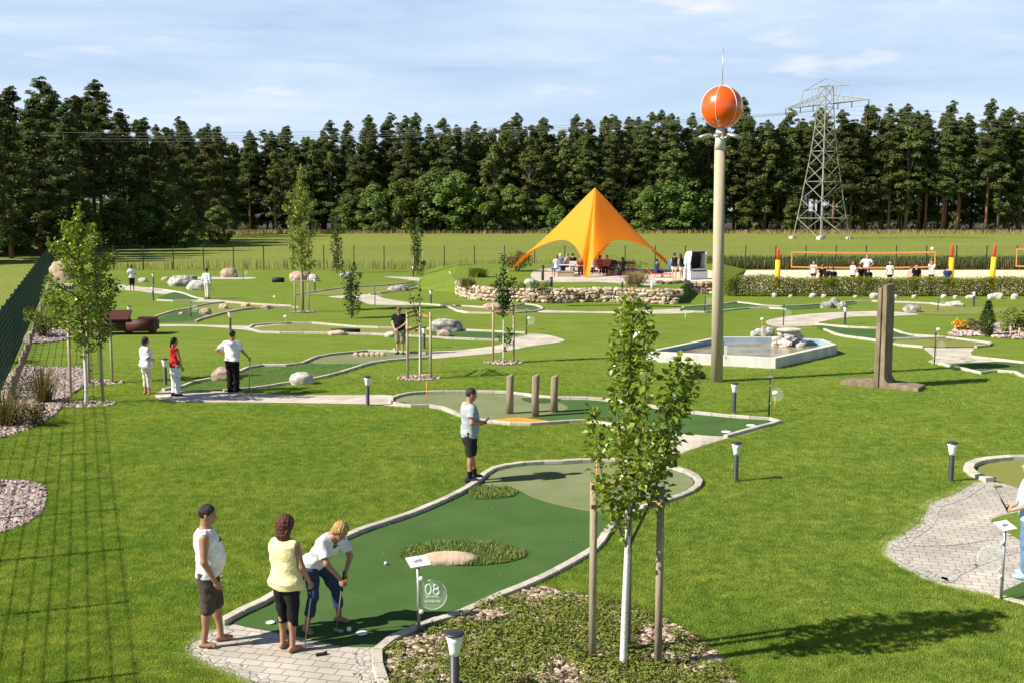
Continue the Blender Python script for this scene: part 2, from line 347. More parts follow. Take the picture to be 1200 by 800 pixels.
M['bark_white'] = mat('white_birch_bark', (.66, .64, .6), (.42, .4, .36), rough=.8, scale=9, bump=.3, lo=.3, hi=.45)
M['bark_pine'] = mat('pine_bark', (.26, .13, .065), (.14, .08, .05), rough=.9, scale=1.5)
M['dark_metal'] = mat('dark_metal', (.035, .037, .04), (.025, .026, .03), rough=.45, scale=5, spec=.5)
M['green_metal'] = mat('green_fence_metal', (.008, .04, .027), (.006, .032, .02), rough=.45, scale=5, spec=.5)
M['fence_dark'] = mat('dark_fence_metal', (.03, .045, .03), (.025, .036, .025), rough=.6, scale=5)
M['steel'] = mat('galvanised_steel', (.5, .5, .48), (.38, .38, .37), rough=.4, scale=8, metal=.7)
M['pylon'] = mat('pylon_steel', (.33, .32, .29), (.25, .24, .22), rough=.6, scale=2)
M['white'] = mat('white_plastic', (.8, .8, .8), (.74, .74, .74), rough=.4, scale=4)
M['opal'] = mat('opal_glass', (.82, .82, .84), (.78, .78, .8), rough=.3, scale=4)
M['orange_ball'] = mat('orange_ball', (.85, .105, .004), (.8, .09, .004), rough=.3, scale=2, spec=.6, coat=.5)
M['net_orange'] = mat('orange_net_band', (.85, .34, .1), (.8, .3, .08), rough=.7, scale=4)
M['yellow_pad'] = mat('yellow_foam_pad', (.82, .5, .01), (.76, .44, .01), rough=.6, scale=4)
M['red_pad'] = mat('red_cap', (.7, .06, .02), (.62, .05, .02), rough=.6, scale=4)
M['black'] = mat('black_rubber', (.015, .015, .016), (.02, .02, .02), rough=.6, scale=4)
M['soil'] = mat('dark_mulch', (.11, .075, .05), (.05, .035, .025), rough=.95, scale=14, bump=.8)
M['ink'] = mat('ink', (.03, .03, .06), (.02, .02, .04), rough=.6, scale=4)
M['etched'] = mat('etched_print', (.85, .92, .85), (.8, .88, .8), rough=.5); M['etched'].node_tree.nodes['Principled BSDF'].inputs['Alpha'].default_value = .62
M['liner'] = mat('blue_pool_liner', (.3, .42, .5), (.22, .33, .42), rough=.5, scale=3)
_m, _nt, _b = new_mat('tent_fabric')
_N, _L = _nt.nodes, _nt.links
_b.inputs['Base Color'].default_value = (.95, .27, .002, 1); _b.inputs['Roughness'].default_value = .55
_tr = _N.new('ShaderNodeBsdfTranslucent'); _tr.inputs[0].default_value = (.9, .25, .004, 1); _ms = _N.new('ShaderNodeMixShader'); _ms.inputs[0].default_value = .16
_L.new(_b.outputs[0], _ms.inputs[1]); _L.new(_tr.outputs[0], _ms.inputs[2]); _L.new(_ms.outputs[0], _N['Material Output'].inputs[0])
M['tent'] = _m
_m, _nt, _b = new_mat('sign_glass'); _b.inputs['Base Color'].default_value = (.85, 1, .9, 1); _b.inputs['Roughness'].default_value = .02
_b.inputs['Alpha'].default_value = .1
M['glass'] = _m
_m, _nt, _b = new_mat('pool_water'); _N, _L = _nt.nodes, _nt.links
_b.inputs['Base Color'].default_value = (.2, .15, .08, 1); _b.inputs['Roughness'].default_value = .08
_n = _N.new('ShaderNodeTexNoise'); _n.inputs['Scale'].default_value = 5; _n.inputs['Detail'].default_value = 3
_t = _N.new('ShaderNodeTexCoord'); _L.new(_t.outputs['Object'], _n.inputs[0])
_n2 = _N.new('ShaderNodeTexNoise'); _n2.inputs['Scale'].default_value = .9; _n2.inputs['Detail'].default_value = 5; _L.new(_t.outputs['Object'], _n2.inputs[0])
_r = _N.new('ShaderNodeValToRGB'); _r.color_ramp.elements[0].color = (.14, .11, .07, 1); _r.color_ramp.elements[1].color = (.36, .29, .16, 1)
_r.color_ramp.elements[0].position = .38; _r.color_ramp.elements[1].position = .62; _L.new(_n2.outputs[0], _r.inputs[0]); _L.new(_r.outputs[0], _b.inputs['Base Color'])
_bp = _N.new('ShaderNodeBump'); _bp.inputs['Strength'].default_value = .6; _bp.inputs['Distance'].default_value = .04; _L.new(_n.outputs[0], _bp.inputs['Height']); _L.new(_bp.outputs[0], _b.inputs['Normal'])
M['water'] = _m
M['pine'] = leaf_mat('pine_needles', (.05, .078, .02), (.135, .165, .045), .25, .6, .22)
M['spruce'] = leaf_mat('spruce_needles', (.06, .098, .03), (.15, .185, .056), .34, .6, .2)
M['broad'] = leaf_mat('broad_leaves', (.088, .145, .028), (.185, .24, .06), .36, .5, .2)
M['birch_leaf'] = leaf_mat('pale_leaves', (.1, .13, .03), (.17, .2, .06), .3, .5, .15)
M['leaf'] = leaf_mat('young_leaves', (.075, .135, .012), (.3, .37, .055), .42, .32, 0, .45)
M['leaf_pale'] = leaf_mat('poplar_leaves', (.16, .22, .03), (.3, .34, .08), .35, .4, 0, .45)
M['leaf_dark'] = leaf_mat('dark_leaves', (.03, .06, .015), (.07, .12, .025), .25, .45)
M['leaf_bush'] = leaf_mat('bush_leaves', (.1, .15, .02), (.22, .26, .05), .3, .5)
M['leaf_brown'] = leaf_mat('brownish_leaves', (.1, .1, .03), (.19, .15, .05), .25, .6)
M['hedge'] = leaf_mat('hedge_leaves', (.12, .17, .02), (.32, .33, .06), .38, .5)
M['cover'] = leaf_mat('cover_leaves', (.1, .145, .018), (.26, .28, .06), .3, .45)
M['flower'] = leaf_mat('orange_flowers', (.6, .28, .02), (.7, .42, .04), .2, .6)
M['grass_blade'] = leaf_mat('grass_blades', (.185, .285, .034), (.32, .405, .09), .45, .5)
_nt = M['grass_blade'].node_tree; _N, _L = _nt.nodes, _nt.links
_g = [n for n in _N if n.type == 'NEW_GEOMETRY'][0]; _r = [n for n in _N if n.type == 'VALTORGB'][0]
_tg = [l.to_socket for l in _r.outputs[0].links]
_x = _N.new('ShaderNodeMix'); _x.data_type = 'RGBA'; _x.blend_type = 'MULTIPLY'; _x.inputs['Factor'].default_value = 1
_nz = _N.new('ShaderNodeTexNoise'); _nz.inputs['Scale'].default_value = .55; _nz.inputs['Detail'].default_value = 7; _nz.inputs['Roughness'].default_value = .68; _L.new(_g.outputs['Position'], _nz.inputs[0])
_r2 = _N.new('ShaderNodeValToRGB'); _r2.color_ramp.elements[0].position = .34; _r2.color_ramp.elements[1].position = .66; _r2.color_ramp.elements[0].color = (.82, .9, .78, 1); _r2.color_ramp.elements[1].color = (1.28, 1.12, 1.2, 1)
_L.new(_nz.outputs[0], _r2.inputs[0]); _L.new(_r.outputs[0], _x.inputs['A']); _L.new(_r2.outputs[0], _x.inputs['B'])
_nz3 = _N.new('ShaderNodeTexNoise'); _nz3.inputs['Scale'].default_value = 4.2; _nz3.inputs['Detail'].default_value = 4; _L.new(_g.outputs['Position'], _nz3.inputs[0])
_r3 = _N.new('ShaderNodeValToRGB'); _r3.color_ramp.elements[0].position = .36; _r3.color_ramp.elements[1].position = .64; _r3.color_ramp.elements[0].color = (.74, .82, .72, 1); _r3.color_ramp.elements[1].color = (1.2, 1.15, 1.15, 1)
_x3 = _N.new('ShaderNodeMix'); _x3.data_type = 'RGBA'; _x3.blend_type = 'MULTIPLY'; _x3.inputs['Factor'].default_value = 1; _L.new(_nz3.outputs[0], _r3.inputs[0]); _L.new(_x.outputs['Result'], _x3.inputs['A']); _L.new(_r3.outputs[0], _x3.inputs['B'])
_nd = _N.new('ShaderNodeTexNoise'); _nd.inputs['Scale'].default_value = .8; _nd.inputs['Detail'].default_value = 6; _nd.inputs['Roughness'].default_value = .7; _L.new(_g.outputs['Position'], _nd.inputs[0])
_rd = _N.new('ShaderNodeValToRGB'); _rd.color_ramp.elements[0].position = .6; _rd.color_ramp.elements[1].position = .76; _rd.color_ramp.elements[1].color = (.38, .38, .38, 1); _L.new(_nd.outputs[0], _rd.inputs[0])
_xd = _N.new('ShaderNodeMix'); _xd.data_type = 'RGBA'; _xd.inputs['B'].default_value = (.36, .33, .12, 1); _L.new(_rd.outputs[0], _xd.inputs['Factor']); _L.new(_x3.outputs['Result'], _xd.inputs['A'])
for _s in _tg: _L.new(_xd.outputs['Result'], _s)
M['hedge_brown'] = leaf_mat('browned_hedge_leaves', (.18, .14, .035), (.36, .29, .085), .3, .6)
M['dry_grass'] = leaf_mat('dry_grass', (.22, .17, .07), (.36, .29, .13), .25, .7)
# ------------------------------------------------------------------ setting
def ground(name, poly, z, m, kind='structure'):
    b = MB(); b.sheet([tuple(p[:2]) for p in poly], z); o = b.build(name, m); o['kind'] = kind; return o
ground('lawn', [(-900, -60), (900, -60), (900, 96.5), (-900, 96.5)], 0, M['lawn'])
ground('meadow', [(-900, 96.5), (900, 96.5), (900, 252), (-900, 252)], 0, M['meadow'])
ground('forest_floor', [(-900, 252), (900, 252), (900, 1500), (-900, 1500)], 0, M['forest_floor'])
ground('side_meadow', [(-9.2, 8), (-39.6, 96.4), (-300, 96.4), (-300, 8)], .004, M['meadow'])
ground('sand_court', gpts([(822, 333), (845, 342), (1290, 345), (1290, 316.8), (822, 316.8)]), .006, M['sand'])

PATHZ = .010
def path(px, n=5, m='paver2', z=PATHZ, closed=True):
    return ground('footpath', smooth_poly(gpts(px), True, n), z, M[m])
path([(181, 464), (191, 457), (209, 458), (250, 458), (300, 461), (380, 463), (457, 463), (460, 470), (470, 476), (440, 474), (400, 473), (300, 471.5), (205, 470.5)])
path([(497, 413), (540, 410), (585, 404), (600, 397), (616, 391.5), (640, 392.5), (655, 396), (662, 399), (650, 402), (620, 406), (585, 413), (545, 417), (497, 420.5)], z=.0105)
path([(180, 380), (220, 380.5), (294, 382), (326, 380), (345, 381), (320, 384), (300, 387.5), (285, 387), (240, 383), (180, 382.5)], z=.010)
path([(140, 334), (161, 336), (192, 339), (205, 342), (195, 345), (165, 342), (140, 339)], z=.010)
path([(227, 351.5), (252, 351.5), (280, 354), (343, 358.5), (343, 361), (290, 357), (250, 354.5), (227, 354)], z=.010)
path([(222, 325), (259, 325), (296, 325.3), (296, 327), (259, 327.5), (222, 327)], z=.010)
path([(385, 348), (410, 346), (435, 345), (450, 350), (475, 354), (497, 357), (480, 358), (455, 358), (433, 357), (420, 352), (400, 350)], z=.010)
path([(450, 324.5), (480, 325), (500, 326.5), (527, 330), (505, 331), (485, 329), (470, 327)], z=.010)
path([(632, 363.5), (660, 364.5), (717, 365), (766, 363.5), (803, 362), (816, 366), (790, 368), (740, 368), (680, 367), (634, 366.5)], z=.010)
path([(897, 378), (908, 373.5), (940, 369), (975, 366.5), (1000, 365.5), (1040, 365), (1077, 368.5), (1050, 370.5), (1000, 371.5), (963, 377), (957, 381), (930, 383), (908, 383)], z=.010)
path([(1082, 407), (1100, 408), (1138, 407.5), (1141, 410), (1138, 413), (1143, 419), (1160, 422), (1200, 425), (1225, 427), (1170, 424), (1128, 426), (1103, 426.5), (1092, 426), (1088, 423), (1094, 419)], z=.010)
path([(660, 543), (696, 537), (740, 537), (775, 530), (782, 520), (793, 508), (830, 507), (912, 495), (880, 508), (845, 516), (800, 531), (781, 547), (740, 545)], z=.010)
# paved tee areas
tee = gpts([(272, 731), (250, 737), (228, 747), (215, 757), (214, 766), (226, 776), (250, 787), (275, 797), (330, 824), (390, 850), (440, 850), (452, 815), (446, 785), (446, 768), (452, 757), (400, 756), (345, 744)])
ground('tee_paving', smooth_poly(tee, True, 5), .008, M['paver'])
def strip(name, px, w, m, z, closed=False, inner=0.0):
    p = smooth_poly(gpts(px), closed, 6); p = [np.array(q) for q in p]; n = len(p); l, r = [], []
    for i in range(n):
        t = p[min(i + 1, n - 1)] - p[max(i - 1, 0)]; t = t / (np.linalg.norm(t) + 1e-9); nn = np.array([-t[1], t[0]])
        l.append(p[i] + nn * inner); r.append(p[i] + nn * (inner + w))
    b = MB(); vs = [(q[0], q[1], z) for q in l] + [(q[0], q[1], z) for q in r]
    b.add(vs, [(i, i + 1, n + i + 1, n + i) for i in range(n - 1)])
    # keep normals up
    o = b.build(name, m); o['kind'] = 'structure'; return o
strip('cobble_edging', [(262, 735), (235, 745), (222, 756), (222, 765), (236, 776), (262, 788), (300, 804), (340, 820)], .2, M['cobble'], .013, inner=.02)
strip('cobble_edging', [(449, 830), (444, 800), (439, 780), (436, 766), (428, 760)], .22, M['cobble'], .013, inner=.0)
strip('cobble_edging', [(1041, 643), (1056, 629), (1078, 614), (1085, 598), (1094, 590), (1118, 582), (1140, 568), (1153, 566)], .2, M['cobble'], .015, inner=-.22)
strip('cobble_edging', [(1046, 655), (1078, 672), (1112, 683), (1130, 672), (1165, 657), (1200, 646)], .2, M['cobble'], .0155, inner=0)
strip('cobble_edging', [(1052, 641), (1090, 640), (1130, 638), (1165, 632)], .1, M['cobble'], .0158, inner=0)
strip('cobble_edging', [(1204, 596), (1180, 601), (1160, 608), (1163, 618), (1180, 628)], .16, M['cobble'], .0162, inner=0)
tee2 = gpts([(1032, 645), (1037, 634), (1056, 625), (1075, 612), (1082, 596), (1091, 588), (1116, 579), (1138, 566), (1152, 564), (1174, 566), (1215, 574), (1290, 600), (1290, 740), (1200, 708), (1157, 699), (1116, 691), (1075, 677), (1042, 658)])
ground('tee_paving', smooth_poly(tee2, True, 5), .0095, M['paver'])
strip('paving_edge', [(1034, 640), (1038, 634), (1056, 625), (1075, 612), (1082, 596), (1091, 588), (1116, 579), (1138, 566), (1152, 564)], .1, M['kerb'], .017, inner=0)
strip('paving_edge', [(1034, 650), (1043, 658), (1075, 677), (1116, 691), (1157, 699), (1200, 708), (1240, 717)], .12, M['kerb'], .0172, inner=0)
strip('paving_edge', [(258, 734), (230, 744), (214, 757), (213, 766), (224, 776), (250, 788), (290, 805), (330, 824)], .13, M['kerb'], .0165, inner=-.05)

# ------------------------------------------------------------------ minigolf lanes
def lane(label, outline, kerbs, base='felt', patches=(), kw=.12, kh=.085, seg=.5, z=.016, n=5):
    c = np.mean([P(x, y)[:2] for x, y in outline], axis=0)
    t = thing('minigolf_lane', (c[0], c[1], 0), label, 'minigolf lane', 'minigolf lanes on the lawn')
    b = MB(); b.sheet([tuple(p) for p in smooth_poly(gpts(outline), True, n)], z); b.build('felt', M[base], t, world=True)
    for i, (nm, px, mm, sm) in enumerate(patches):
        pp = gpts(px); pp = smooth_poly(pp, True, 5) if sm else pp
        b = MB(); b.sheet([tuple(p) for p in pp], z + .004 * (i + 1)); b.build(nm, M[mm], t, world=True)
    rr = random.Random(3)
    for px in kerbs:
        b = MB()
        cl = px[0] == px[-1]
        p = smooth_poly(gpts(px[:-1] if cl else px), cl, 8)
        if cl: p.append(p[0])
        q = resample(p, seg); nn = np.zeros_like(q)
        for i in range(len(q)):
            a_ = q[min(i + 1, len(q) - 1)] - q[max(i - 1, 0)]
            if cl and i in (0, len(q) - 1): a_ = q[1] - q[-2]
            a_ = a_ / (np.linalg.norm(a_) + 1e-9); nn[i] = (-a_[1], a_[0])
        for i in range(len(q) - 1):
            g = .007; d = q[i + 1] - q[i]; d = d / (np.linalg.norm(d) + 1e-9); h = kh + rr.uniform(-.004, .004)
            A = q[i] + d * g; B = q[i + 1] - d * g; w = kw / 2; ch = .008
            ring = lambda p_, n_: [(*(p_ + n_ * w), -.02), (*(p_ + n_ * w), h - ch), (*(p_ + n_ * (w - ch)), h), (*(p_ - n_ * (w - ch)), h), (*(p_ - n_ * w), h - ch), (*(p_ - n_ * w), -.02)]
            vs = ring(A, nn[i]) + ring(B, nn[i + 1])
            b.add(vs, [(k, k + 1, 6 + k + 1, 6 + k) for k in range(5)] + [tuple(range(5, -1, -1)), tuple(range(6, 12))])
        b.build('kerb', M['kerb'], t, world=True)
    return t
UP8 = [(258, 733), (286, 718), (324, 699), (366, 660), (398, 635), (418, 626), (440, 618), (480, 605), (520, 588), (548, 574), (566, 560), (572, 554), (592, 548), (624, 544), (660, 543), (696, 541), (740, 542), (780, 548), (800, 553), (816, 561), (820, 568), (813, 576), (796, 584), (777, 590), (744, 601), (730, 608), (715, 621), (702, 641), (692, 649), (660, 668), (624, 686), (580, 704), (552, 718), (520, 728), (480, 744), (452, 757), (441, 770), (443, 785), (452, 812), (460, 840)]
out8 = UP8[1:-4] + [(400, 757), (345, 745), (274, 731)]
half_ell = lambda cx, cy, rx, ry, a0=0, a1=360, n=20: [(cx + rx * math.cos(R(a0 + (a1 - a0) * k / n)), cy - ry * math.sin(R(a0 + (a1 - a0) * k / n))) for k in range(n + (0 if a1 - a0 == 360 else 1))]
lane8 = lane('large green felt lane where the two women putt, with a pale boulder in its middle', out8, [UP8], 'felt',
     [('putting_green', [(574, 556), (596, 549), (624, 546), (660, 545), (696, 543), (740, 544), (778, 550), (798, 555), (810, 562), (812, 568), (800, 576), (770, 588), (744, 597), (730, 601), (700, 601), (660, 594), (625, 584), (605, 574), (575, 571), (568, 565)], 'felt_light', True),
      ('rough_patch', [(547, 577), (556, 571), (575, 571), (598, 572), (607, 578), (598, 583), (575, 585), (555, 585)], 'rough_turf', True),
      ('rough_patch', half_ell(541, 650, 77, 14), 'rough_turf', False)], kw=.135, seg=.42)
lane('middle felt lane with an orange strip and three wooden posts', [(459, 470), (480, 463.5), (520, 461.5), (560, 461.5), (600, 462), (640, 468), (690, 469), (730, 473), (760, 478), (800, 484), (860, 490), (910, 494), (880, 504), (850, 511), (800, 508), (765, 505), (720, 499), (690, 494), (650, 495.5), (620, 497.5), (600, 497), (570, 494), (538, 487), (520, 479), (500, 476), (475, 476.5)],
     [[(850, 513), (882, 504), (914, 494), (860, 489.5), (800, 483), (760, 477), (730, 472), (690, 468), (640, 467), (600, 461.5), (560, 460.5), (520, 460.5), (480, 462.5), (457, 470), (475, 477), (500, 476.5), (520, 479.5), (538, 487.5), (570, 495), (600, 498), (620, 498.5), (650, 496.5), (690, 494.5), (720, 500), (765, 506)]], 'felt',
     [('putting_green', [(461, 470), (480, 464), (520, 462), (560, 462), (600, 463), (635, 468), (660, 474), (664, 480), (640, 486), (610, 491), (580, 493), (555, 491), (538, 486), (520, 478.5), (500, 475.5), (475, 476)], 'felt_light', True),
      ('orange_strip', [(570, 493.5), (590, 491), (610, 490), (645, 494), (640, 496), (620, 497), (600, 496.5)], 'orange_felt', True),
      ('rough_patch', half_ell(634, 467, 23, 6, 180, 360), 'rough_turf', False)], kw=.11, seg=.5)
lane('dark green felt lane in front of the man in white shirt and black trousers', [(209, 457), (223, 450), (235, 447), (252, 444), (268, 440), (282, 436), (296, 431), (314, 429.5), (330, 429.5), (347, 429.5), (358, 425.5), (373, 419.5), (391, 416.5), (412, 414.5), (430, 412.5), (466, 413), (500, 415.5), (504, 420), (471, 421.5), (445, 425), (426, 429), (398, 438), (368, 445), (338, 450), (300, 456), (260, 458)],
     [[(191, 458), (209, 456), (223, 450), (235, 447), (252, 444), (268, 440), (282, 436), (296, 430), (314, 429), (330, 429), (347, 429), (358, 425), (373, 419), (391, 416), (412, 414), (430, 412), (466, 413), (500, 415)], [(504, 420), (471, 422), (445, 425), (426, 429), (398, 438), (368, 445), (338, 450), (300, 456), (262, 459)]], 'felt',
     [('putting_green', [(368, 426.5), (375, 420), (391, 417), (412, 415), (430, 413), (466, 413.5), (498, 416), (500, 419.5), (471, 421), (445, 424.5), (436, 426)], 'felt_light', True)], kw=.12, seg=.8)
lane('long felt lane behind the black shirted man, with a big pale boulder', [(296, 385), (326, 381), (358, 380), (387, 382), (422, 385), (461, 386), (500, 387), (540, 388), (616, 391.5), (600, 396), (585, 399), (540, 397.5), (480, 396), (450, 393), (419, 392), (361, 391), (331, 391), (305, 389.5)],
     [[(616, 391), (540, 387.5), (500, 386), (461, 385), (422, 384), (387, 381), (358, 379), (326, 380), (300, 381.5), (292, 385), (305, 390), (331, 391), (361, 391), (419, 392), (450, 393), (489, 395), (540, 398), (585, 399.5)]], 'felt_olive',
     [('green', [(500, 388), (540, 388.6), (612, 391.6), (598, 395.5), (585, 398.5), (540, 397), (505, 395.5)], 'felt', False)], kw=.12, seg=1.0)
lane('curved felt lane with small brown stones left of the young poplar', [(182, 373.5), (201, 366.5), (219, 363.5), (234, 359.5), (262, 355.5), (297, 357.5), (335, 359.5), (315, 361.5), (289, 363.5), (266, 367), (238, 374), (229, 377), (182, 379.5)],
     [[(180, 373), (201, 366), (219, 363), (234, 359), (262, 355), (297, 357), (342, 359.5)], [(229, 377.5), (238, 374), (266, 367), (289, 363), (315, 361), (342, 360.5)]], 'felt_olive',
     [('green', [(184, 374), (201, 367), (219, 364), (236, 363), (242, 368), (236, 373), (228, 376.5), (184, 379)], 'felt', False)], kw=.12, seg=1.0)
lane('narrow felt lane ending at the man in the pale blue shirt', [(184, 351.5), (196, 345), (207, 342.5), (218, 345.5), (230, 349.5), (228, 352.5), (205, 353)],
     [[(192, 340.5), (213, 344), (227, 349), (240, 351.5)], [(184, 352.5), (205, 353.5), (230, 353)]], 'felt', (), kw=.12, seg=1.2)
lane('felt lane with a long dark kerb right of the young poplar', [(346, 346), (384, 341), (408, 338), (457, 335), (484, 332), (500, 333), (478, 341), (455, 344), (435, 345), (400, 346)],
     [[(346, 346), (384, 340.5), (408, 337.5), (457, 334.5), (485, 331)], [(500, 334), (478, 340), (455, 343), (433, 346)]], 'felt_olive',
     [('green', [(470, 335), (484, 332.5), (500, 332.5), (515, 331.5), (500, 334), (478, 340), (465, 340)], 'felt', False)], kw=.12, seg=1.2)
lane('looping felt lane in front of the dry stone wall', [(522, 360), (538, 359.5), (567, 361.5), (590, 361), (602, 359.5), (613, 357.5), (625, 358.3), (634, 361.5), (630, 365), (602, 367), (559, 367.3), (538, 365.7)],
     [[(494, 357), (522, 359.5), (538, 366), (559, 367.8), (602, 367.5), (630, 365.2), (636, 362), (625, 358), (613, 357), (602, 359.5), (590, 361)], [(532, 359), (567, 361)]], 'felt_olive',
     [('green', [(604, 360.3), (613, 358), (624, 358.8), (632, 362), (626, 364.3), (606, 363)], 'felt', False)], kw=.12, seg=1.2)
lane('wavy green felt lane between the stone tower pole and the hedge', [(800, 361), (820, 359.5), (849, 357.5), (868, 355.5), (887, 358), (919, 360), (966, 357), (1000, 355), (1000, 357), (966, 361), (922, 363.5), (898, 361.5), (870, 362.5), (835, 366), (800, 365.5)],
     [[(800, 361), (820, 359.5), (849, 357), (868, 355), (887, 358), (919, 360), (966, 357), (1000, 354)], [(800, 366), (835, 366.5), (870, 362.5), (898, 361.5), (922, 363.5)]], 'felt', (), kw=.12, seg=1.2)
lane('pale felt lane right of the concrete slab pair, in front of the hedge', [(1044, 355.5), (1086, 357), (1111, 359.5), (1128, 359.8), (1190, 362), (1190, 366), (1130, 369), (1085, 369), (1060, 366), (1046, 362)],
     [[(1000, 354), (1029, 353.6), (1044, 354.6), (1086, 356), (1111, 359), (1128, 359.5)]], 'felt_olive', (), kw=.12, seg=1.2)
lane('felt lane passing behind the concrete slab pair', [(960, 381.5), (991, 384.5), (1029, 386), (1044, 386.5), (1054, 390.5), (1075, 395), (1107, 396.5), (1138, 400.5), (1164, 404), (1145, 407), (1082, 407), (1044, 404), (1025, 399), (998, 395.6), (981, 393), (960, 386)],
     [[(955, 380.5), (991, 384), (1029, 385.5), (1044, 386), (1054, 390), (1075, 394.5), (1107, 396), (1138, 400), (1166, 404), (1155, 406), (1143, 407.5)], [(966, 387), (981, 393), (998, 396), (1025, 399.5), (1044, 404), (1082, 407.5)], [(1040, 398), (1075, 397.5), (1107, 396.5)]], 'felt',
     [('putting_green', [(1046, 403), (1050, 399), (1075, 398.3), (1107, 397.3), (1138, 401), (1160, 404), (1143, 406.7), (1082, 406.6)], 'felt_olive', False)], kw=.12, seg=.9)
lane('felt lane at the frame edge below the shrub bed', [(1104, 426.7), (1128, 425.8), (1170, 423.8), (1200, 426.5), (1260, 433), (1260, 452), (1200, 441), (1187, 436), (1170, 435.5), (1149, 437.5), (1128, 433)],
     [[(1096, 426), (1128, 433), (1149, 438), (1170, 435.3), (1187, 436), (1200, 442), (1260, 456)], [(1140, 419), (1170, 422.5), (1200, 426), (1260, 432)]], 'felt', (), kw=.12, seg=.8)
CIRC = [(1160, 565), (1145, 561), (1134, 551), (1145, 543.5), (1170, 539.5), (1200, 538), (1245, 541), (1280, 552), (1280, 563), (1240, 574)]
lane('round olive putting green beside the person at the right edge', [(1150, 562), (1136, 551), (1147, 544.5), (1171, 541), (1200, 539.5), (1245, 542.5), (1278, 553), (1278, 562), (1240, 573), (1200, 573), (1172, 565)], [CIRC], 'felt_olive', (), kw=.2, seg=.45, kh=.1)
lane('green felt lane cut off by the right lower frame edge', [(1172, 697), (1200, 682), (1280, 648), (1290, 735), (1200, 705)], [[(1166, 700), (1200, 709), (1290, 733)]], 'felt', (), kw=.12, seg=.5, kh=.05)
ground('grass_inlay', smooth_poly(gpts([(1161, 611), (1180, 603), (1215, 598), (1290, 590), (1290, 650), (1215, 641), (1180, 624)]), True, 4), .0185, M['lawn'])
# rough blades on the artificial rough of the near lane
def blades(name, pts, h, w, m, parent=None, bend=.4, seed=1, world=False, stuff=None):
    r = np.random.default_rng(seed); n = len(pts); az = r.uniform(0, 2 * np.pi, n); hh = h * r.uniform(.6, 1.2, n); ww = w * r.uniform(.7, 1.2, n); be = bend * r.uniform(.1, 1.2, n)
    d = np.stack([np.cos(az), np.sin(az), np.zeros(n)], 1); s = np.stack([-np.sin(az), np.cos(az), np.zeros(n)], 1)
    V = np.empty((n, 4, 3)); up = np.array([0, 0, 1.])
    V[:, 0] = pts + s * ww[:, None] / 2; V[:, 1] = pts - s * ww[:, None] / 2
    top = pts + up * hh[:, None] + d * (hh * be)[:, None]
    V[:, 2] = top - s * ww[:, None] * .2; V[:, 3] = top + s * ww[:, None] * .2
    V = V.reshape(-1, 3)
    if parent is not None and world: V = V - np.array(parent.location)
    o = link(name, np_mesh(name, V, np.arange(n * 4).reshape(n, 4), m), parent)
    if stuff: o['kind'] = 'stuff'
    return o
def pts_in(poly, dens, z=0.0, seed=0, zf=None):
    poly = np.array([p[:2] for p in poly]); r = np.random.default_rng(seed); lo, hi = poly.min(0), poly.max(0)
    n = int((hi - lo).prod() * dens); q = r.uniform(lo, hi, (n, 2)); q = q[inside(q, poly)]
    zz = np.full(len(q), z) if zf is None else zf(q)
    return np.column_stack([q, zz])
def inside(q, poly):
    x, y = q[:, 0], q[:, 1]; c = np.zeros(len(q), bool); n = len(poly)
    for i in range(n):
        x0, y0 = poly[i]; x1, y1 = poly[(i + 1) % n]
        if y0 == y1: continue
        k = ((y0 > y) != (y1 > y)) & (x < (x1 - x0) * (y - y0) / (y1 - y0) + x0); c ^= k
    return c
for px in ([(547, 577), (556, 571), (575, 571), (598, 572), (607, 578), (598, 583), (575, 585), (555, 585)], half_ell(541, 650, 77, 14)):
    blades('rough_turf', pts_in(gpts(px), 1500, .02, 4), .06, .02, M['rough_blade'], lane8, world=True, seed=5)

# fallen leaves and specks on the front lane and its paving
_fl = np.concatenate([pts_in(gpts(out8), .55, .034, 31), pts_in([tuple(p) for p in smooth_poly(tee, True, 3)], 2.0, .022, 32)])
_V = []; _rr = np.random.default_rng(6)
for q in _fl:
    a = _rr.uniform(0, 6.28); s_ = _rr.uniform(.012, .035); u = np.array([math.cos(a), math.sin(a), 0]) * s_; v = np.array([-math.sin(a), math.cos(a), .15]) * s_ * .5; _V += [q - u, q + v, q + u, q - v]
_o = link('leaf_litter', np_mesh('leaf_litter', np.array(_V), np.arange(len(_V)).reshape(-1, 4), M['dry_grass'])); _o['kind'] = 'stuff'
# ------------------------------------------------------------------ stones
def rock(px, py, w, h, m, label, seed, dd=1.0, group=None, z=0.0, rough=.25, name='boulder', rzf=0):
    """w,h in photo pixels, base at (px,py)"""
    c = P(px, py, z); s = c[1] / FPX / .992; W, H = w * s, h * s; D = max(W * .7, .1) * dd
    t = MB(); t.rock((0, D * .42, H * .31), (W * 1.02, D, H * 1.38), seed, 3, rough)
    o = t.build(name, M[m]); o.location = Vector(c) + Vector((0, 0, 0)); o.rotation_euler.z = rzf
    return props(o, label, 'boulder' if name == 'boulder' else name, group)
rock(525, 663, 70, 13.5, 'stone_beige', 'long smooth beige boulder lying in the middle of the large front lane', 3, .6, rough=.07)
rock(260, 446, 26, 15, 'stone_pink', 'pinkish grey boulder just left of the man in black trousers', 5, 1, 'boulders on the golf course')
rock(352, 451, 28, 14.5, 'stone_white', 'pale rounded boulder on the lower kerb of the dark green lane', 8, 1, 'boulders on the golf course', rough=.15)
rock(522, 389, 38, 14, 'stone_grey', 'big pale grey boulder behind the thin sapling tied to stakes', 11, 1, 'boulders on the golf course')
rock(520, 395, 17, 8, 'stone_pink', 'small pinkish stone leaning on the big pale grey boulder', 12, 1, 'boulders on the golf course')
rock(457, 395, 12, 6, 'stone_white', 'small white stone behind the man in the black shirt', 14, 1, 'boulders on the golf course')
